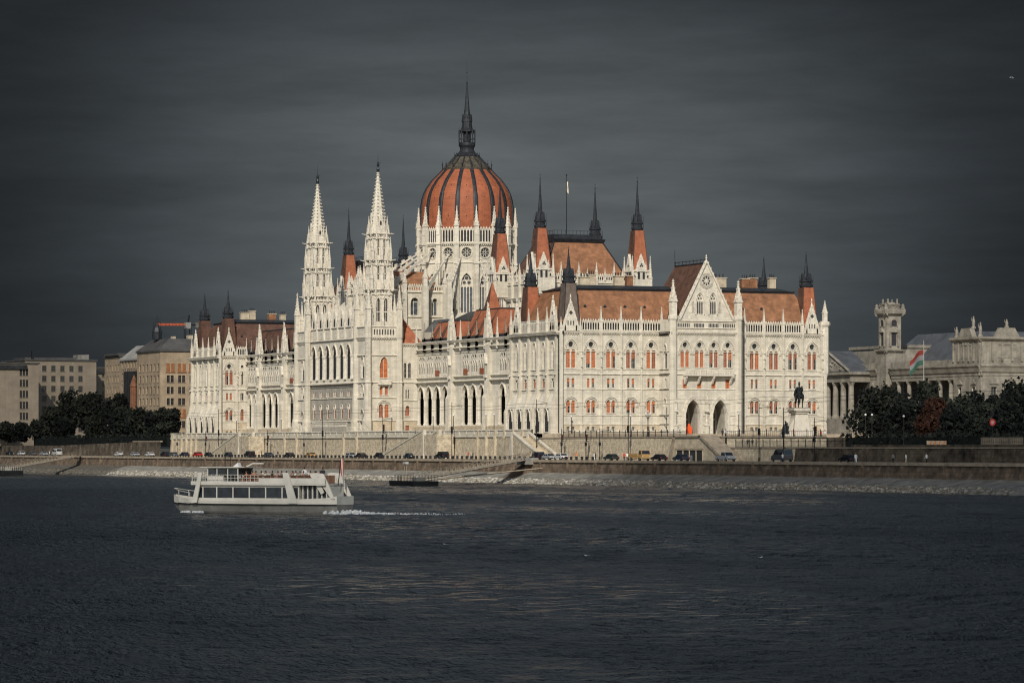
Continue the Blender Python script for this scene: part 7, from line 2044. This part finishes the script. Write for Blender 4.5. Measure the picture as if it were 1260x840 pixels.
    m = MB(); rows = [[(.0+.15*cos(q*pi/3), (1.7+.2*sin(q*pi/3))*cos(j*pi/10), 1.9+(1.7+.2*sin(q*pi/3))*sin(j*pi/10)) for q in range(6)] for j in range(21)]; m.grid(rows, 'bronze', True)
    for k in range(5): m.tube((0, 1.7*cos(k*pi/5), 1.9+1.7*sin(k*pi/5)), (0, -1.7*cos(k*pi/5), 1.9-1.7*sin(k*pi/5)), .1, 'bronze', 5)
    m.build('wheel', t); m = MB(); m.box(ID, -1.6, 1.6, -3, 3, 0, .25, 'concrete'); limb(m, [(-.5, 2.6, .2), (-.5, 2.6, 2.2), (-.4, 2.5, 3.6), (-.4, 2.5, 4.2)], [.6, .5, .55, .15], 'bronze', 8); m.ball(-.4, 2.5, 4.6, .32, 'bronze', 7, 5); limb(m, [(-.4, 2.3, 3.6), (-.6, 1.6, 4.4), (-.6, 1.2, 5.2)], [.2, .15, .1], 'bronze', 6)
    limb(m, [(-.5, -2.4, .2), (-.5, -2.4, 2.4), (-.4, -2.5, 3.8), (-.4, -2.5, 4.4)], [.6, .5, .55, .15], 'bronze', 8); m.ball(-.4, -2.5, 4.8, .32, 'bronze', 7, 5); limb(m, [(-.4, -2.3, 3.8), (-.6, -1.5, 4.3), (-.5, -1.0, 5.4)], [.2, .15, .1], 'bronze', 6); m.build('figures', t)
    # people on the quay and the terrace
    ppl = [(576, -11, 'shirt_red', 'jeans', 'person in a red shirt walking below the near loggia'), (582, -10.6, 'shirt_dark', 'black', 'person in dark clothes right of the walker in red'), (479, -10.5, 'shirt_dark', 'jeans', 'person in dark clothes at the foot of the near stairs, left of a pair'), (485, -10.8, 'shirt_red', 'black', 'person in red at the foot of the near stairs, right of a pair'),
           (297, -12.5, 'shirt_white', 'black', 'person in white left of the black off-roader at the far stairs'), (303, -12.6, 'shirt_orange', 'shirt_orange', 'person in orange beside the far black off-roader'), (322, -10.6, 'shirt_dark', 'black', 'person in black below the far loggia, left of three'), (337, -10.4, 'shirt_grey', 'black', 'person in grey below the far loggia, middle of three'), (342, -10.6, 'shirt_dark', 'jeans', 'person in black jacket and jeans below the far loggia, right of three'),
           (516, -11.5, 'shirt_white', 'shirt_sand', 'person in white right of the signal mast on the stairs'), (653, -24.2, 'shirt_sand', 'black', 'person in a sand coloured jacket at the gangway head'), (656, -24.0, 'shirt_dark', 'jeans', 'person in black at the gangway head, behind the sand jacket'), (709, -11.8, 'shirt_orange', 'shirt_sand', 'person in orange on the pavement below the corner stairs'), (731, -17.5, 'shirt_white', 'shirt_white', 'person all in white crossing the quay road'), (733, -17.0, 'shirt_dark', 'black', 'person in black just behind the one in white'),
           (768, -13, 'shirt_red', 'black', 'person in red left of the sand coloured truck'), (772, -13.2, 'shirt_white', 'jeans', 'person in a white top beside the sand coloured truck'), (889, -3, 'shirt_dark', 'black', 'person in black at the head of the underpass stairs'), (893, -2.5, 'shirt_white', 'jeans', 'person in white at the head of the underpass stairs'), (920, -5, 'shirt_dark', 'black', 'person in black behind the lower railing, left of a pair'), (926, -4.6, 'shirt_dark', 'jeans', 'person in jeans behind the lower railing, right of a pair'),
           (977, 30, 'shirt_red', 'black', 'person in red in front of the horseman pedestal'), (1010, 36, 'shirt_red', 'black', 'person in red at the right corner of the facade'), (1015, 36, 'shirt_white', 'shirt_sand', 'person in white at the right corner of the facade'), (963, -19, 'shirt_white', 'jeans', 'person in white cycling gear beside the grey van'), (1053, -17, 'shirt_white', 'shirt_white', 'person in white beside the black sedan at the right'), (1099, -13, 'shirt_grey', 'black', 'person in grey by the dark rubble wall'), (1115, -21, 'shirt_white', 'shirt_sand', 'person in white walking on the quay at the right'), (1140, -14, 'shirt_white', 'black', 'person with white shirt and black trousers by the dark rubble wall'), (61, -20, 'shirt_white', 'shirt_grey', 'person in white at the head of the far left gangway')]
    for i, (px, v, s, tr, lab) in enumerate(ppl):
        y = along(px, v); z = RZ+.01
        if -12.2 <= v < -8: z = RZ+.14
        if v > -8: z = -1.04 if y > -99 else -3.04
        person(lab, (v, y, z), random.uniform(0, 6.28), s, tr, stride=random.choice((0, .12, .2)), group='people on the quay and terrace')
    # boat, passengers, wake
    bt = build_boat((-190.7, -353.5, WZ), 0)
    hd = Vector((-.90*CS+.43*SN, .90*SN+.43*CS, 0)); bt.rotation_euler = (0, 0, atan2(hd.y, hd.x))
    cols = ['shirt_white', 'shirt_red', 'shirt_dark', 'shirt_pink', 'shirt_sand', 'shirt_blue', 'shirt_grey', 'shirt_orange']
    nm = {'shirt_white': 'white', 'shirt_red': 'red', 'shirt_dark': 'black', 'shirt_pink': 'pink', 'shirt_sand': 'sand coloured', 'shirt_blue': 'blue', 'shirt_grey': 'grey', 'shirt_orange': 'orange'}
    od = ['first', 'second', 'third', 'fourth', 'fifth', 'sixth', 'seventh', 'eighth', 'ninth', 'tenth', 'eleventh', 'twelfth']
    rnd = random.Random(11)
    for k in range(12):
        for side, sd, w_ in ((-1.3, 'near', -1), (1.2, 'far', 1)):
            if (k, w_) in ((3, -1), (9, 1), (11, -1)): continue
            c = rnd.choice(cols); p = world_of(bt, (1.15-k*.85, side+rnd.uniform(-.5, .5), 3.44))
            person('passenger in a %s top in the %s seat row behind the wheelhouse, %s side' % (nm[c], od[k], sd), p, bt.rotation_euler[2], c, 'jeans', 'sit', group='passengers on the upper deck of the boat')
    for x, y, c, lab in ((2.8, -2.1, 'shirt_white', 'passenger in white standing at the rail beside the wheelhouse'), (-4.6, -1.9, 'shirt_white', 'tall passenger in white standing at the rail above the last windows'), (-8.4, .8, 'shirt_dark', 'passenger in black standing at the stern rail')):
        person(lab, world_of(bt, (x, y, 3.43)), bt.rotation_euler[2]-1.4, c, 'jeans', 'stand', group='passengers on the upper deck of the boat')
    fm = MB(); rnd = random.Random(2)
    def blob(x, y, r, h):
        p = world_of(bt, (x, y, 0)); n = 7
        a = [(p[0]+r*rnd.uniform(.6, 1.3)*cos(2*pi*j/n), p[1]+r*rnd.uniform(.6, 1.3)*sin(2*pi*j/n), WZ+.06) for j in range(n)]
        b = [(p[0]+(q[0]-p[0])*.5, p[1]+(q[1]-p[1])*.5, WZ+.1+h*rnd.uniform(.5, 1)) for q in a]
        fm.grid([a, b], 'foam', True); fm.face(b, 'foam')
    for k in range(420):
        d = rnd.random()**1.9*15; f_ = max(0., 1-d/6.5); blob(-9.9-d, rnd.gauss(0, 1.0+d*.12), rnd.uniform(.16, .5)*(.35+.65*f_)*(1-d/19),   .05+.55*f_*f_*rnd.uniform(.4, 1))
    for k in range(60): s = rnd.choice((-1, 1)); d = rnd.random(); blob(9.8-d*4.5, s*(.9+d*2.6), rnd.uniform(.08, .28), .22)
    for k in range(26): d = rnd.random()*16; blob(6-d, -2.9-rnd.random()*.8, rnd.uniform(.05, .16), .06)
    o = fm.build('wake_foam'); o['kind'] = 'stuff'; o['label'] = 'white foam churned up behind the boat'; o['category'] = 'foam'
    # gulls
    def gull(loc, rz, lab, fly, s=1.):
        t = thing('gull', lab, 'bird', loc, rz, group='white gulls'); m = MB()
        limb(m, [(-.28, 0, .06), (-.12, 0, .07), (.08, 0, .08), (.2, 0, .12)], [(.02, .015), (.07, .06), (.075, .07), (.03, .03)], 'white', 8); m.ball(.23, 0, .16, .045, 'white', 7, 5); m.tube((.26, 0, .155), (.33, 0, .145), .012, 'shirt_orange', 5, .003)
        m.face([(-.26, -.03, .06), (-.42, -.07, .06), (-.42, .07, .06), (-.26, .03, .06)], 'white'); m.build('body', t)
        for q in (-1, 1):
            w_ = MB()
            pts = [(0, .05, .1), (.03, .35, .24), (-.06, .68, .16)] if fly else [(.05, .06, .11), (-.12, .075, .1), (-.34, .04, .09)]
            if fly: rows = [[(x+.08, q*y, z), (x-.09*(1.2-i*.35), q*y, z-.01)] for i, (x, y, z) in enumerate(pts)]
            else: rows = [[(x, q*y, z+.04), (x, q*(y+.015), z-.04)] for (x, y, z) in pts]
            w_.grid(rows, 'shirt_grey' if not fly else 'white'); w_.build('wing', t)
        t.scale = (s, s, s)
    fx = Vector((SN, CS, 0)); rx = Vector((CS, -SN, 0)); c0 = Vector((-(R0*CS+DIST*SN), -(-R0*SN+DIST*CS), -3.))
    def at(px, py, Z): return tuple(c0+fx*Z+rx*((px-630)/FOC*Z)+Vector((0, 0, (HOR-py)/FOC*Z)))
    gull(at(1245, 97, 420), 2.4, 'white gull gliding high in the dark sky at the upper right', True, 1.0)
    for px, py, lab in ((548, 670, 'white gull floating on the river right of the wake'), (722, 684, 'white gull floating mid river below the building corner'), (936, 686, 'white gull floating on the right half of the river')):
        Z = (WZ+3)*-FOC/(py-HOR); p = at(px, py, Z); gull((p[0], p[1], WZ-.02), random.uniform(0, 6), lab, False, .7)
    # tram wires
    for i, (x, z, lab) in enumerate(((-9.6, 5.6, 'thin overhead tram wire along the quay, nearer the river'), (-8.9, 6.4, 'thin overhead tram wire along the quay, nearer the terrace wall'))):
        m = MB(); ys = [-300+k*20 for k in range(31)]
        for a, b_ in zip(ys, ys[1:]): m.tube((x, a, z+.25*cos(a/20*pi)), (x, b_, z+.25*cos(b_/20*pi)), .035, 'iron', 3)
        tagged('overhead_wire', m, lab, 'wire', 'overhead tram wires')
    # trees
    L_ = [(8, -7.6, 7.5, 4.5, 'low round tree at the far left edge'), (26, -7.4, 7.5, 4.5, 'low round tree below the office wing windows'), (45, -5, 8, 5, 'low tree at the corner of the office wing'), (66, 3, 13, 6, 'medium dark tree left of the tallest left tree'), (90, 4, 18.5, 7.5, 'tallest dark tree before the ministry'), (110, 6, 17.5, 6.5, 'tall dark tree right of the tallest left tree'), (133, 1, 15, 6.5, 'broad dark tree before the annex'), (152, 1, 12, 5.5, 'dark tree left of the netted house'), (172, -1, 11, 5.5, 'dark tree before the netted house'), (190, -1, 10, 5, 'dark tree before the pointed brick bay'), (208, -2, 11, 4.5, 'dark tree touching the far end block'), (146, 2.5, 17, 4.5, 'tree with bare upper twigs beside the annex window column'), (76, -3, 9, 5, 'low dark tree above the far ramp'), (118, -3, 9, 5, 'low dark tree above the dark left wall')]
    for i, (px, v, h, r, lab) in enumerate(L_): tree(lab, (v, along(px, v), -2.6), h, r, 0, 100+i, n=1500)
    R_ = [(1070, 74, 13, 6.5, 0, 'dark tree at the left end of the right grove'), (1090, 72, 14, 7.2, 0, 'large round dark tree before the square tower'), (1112, 70, 11.5, 5.5, 0, 'dark tree right of the square tower'), (1142, 76, 14.8, 6.5, 0, 'tallest dark tree of the right grove below the tricolour'), (1162, 70, 10.5, 4.8, 0, 'dark tree behind the rust coloured one'), (1151, 44, 10, 4.4, 1, 'rust coloured autumn tree among the dark trees at the right'), (1184, 66, 11, 4.6, 0, 'dark tree before the corner pavilion'), (1200, 70, 12.5, 4.6, 0, 'slim dark tree below the corner pavilion'), (1224, 70, 11, 4.4, 0, 'dark tree behind the round red road sign'), (1248, 66, 14, 6.5, 0, 'large dark tree at the right edge'), (1264, 52, 12, 6, 0, 'dark tree cut by the right edge of the picture'), (1105, 40, 8.5, 5, 0, 'low dark tree in front of the right grove'), (1178, 38, 8, 5, 0, 'low dark tree right of the rust coloured one'), (1215, 36, 8, 5, 0, 'low dark tree below the road sign signal'), (1240, 34, 8, 5.5, 0, 'low dark tree in front of the right edge tree')]
    for i, (px, v, h, r, k, lab) in enumerate(R_): tree(lab, (v, along(px, v), -3.05), h, r, k, 200+i, n=1700, trunk=.14 if k == 0 else .2, sq=.9)
    hedge('clipped_hedge', 'low dark hedge right of the parliament corner', 74, 96, -24, -20, -1.05, 3.2, 1)
    hedge('clipped_hedge', 'long low dark hedge under the right grove', 18, 21, -190, -96, -3.05, 2.6, 2)
    hedge('clipped_hedge', 'dark shrubbery on top of the dark left wall', -6, -2, 274, 420, -2.6, 3.4, 3)

def main():
    defmats(); site_mats(); tree_mats(); person_mats(); boat_mats(); far_mats()
    world(); camera_and_sun(); shade_deck()
    build_parliament(); build_site(); build_left(); build_museum(); place()
    SC.cycles.max_bounces = 5; SC.cycles.diffuse_bounces = 2; SC.cycles.glossy_bounces = 3; SC.cycles.caustics_reflective = False; SC.cycles.caustics_refractive = False
    SC.cycles.use_denoising = True; SC.render.filter_size = 1.15; SC.cycles.filter_width = 1.15
main()
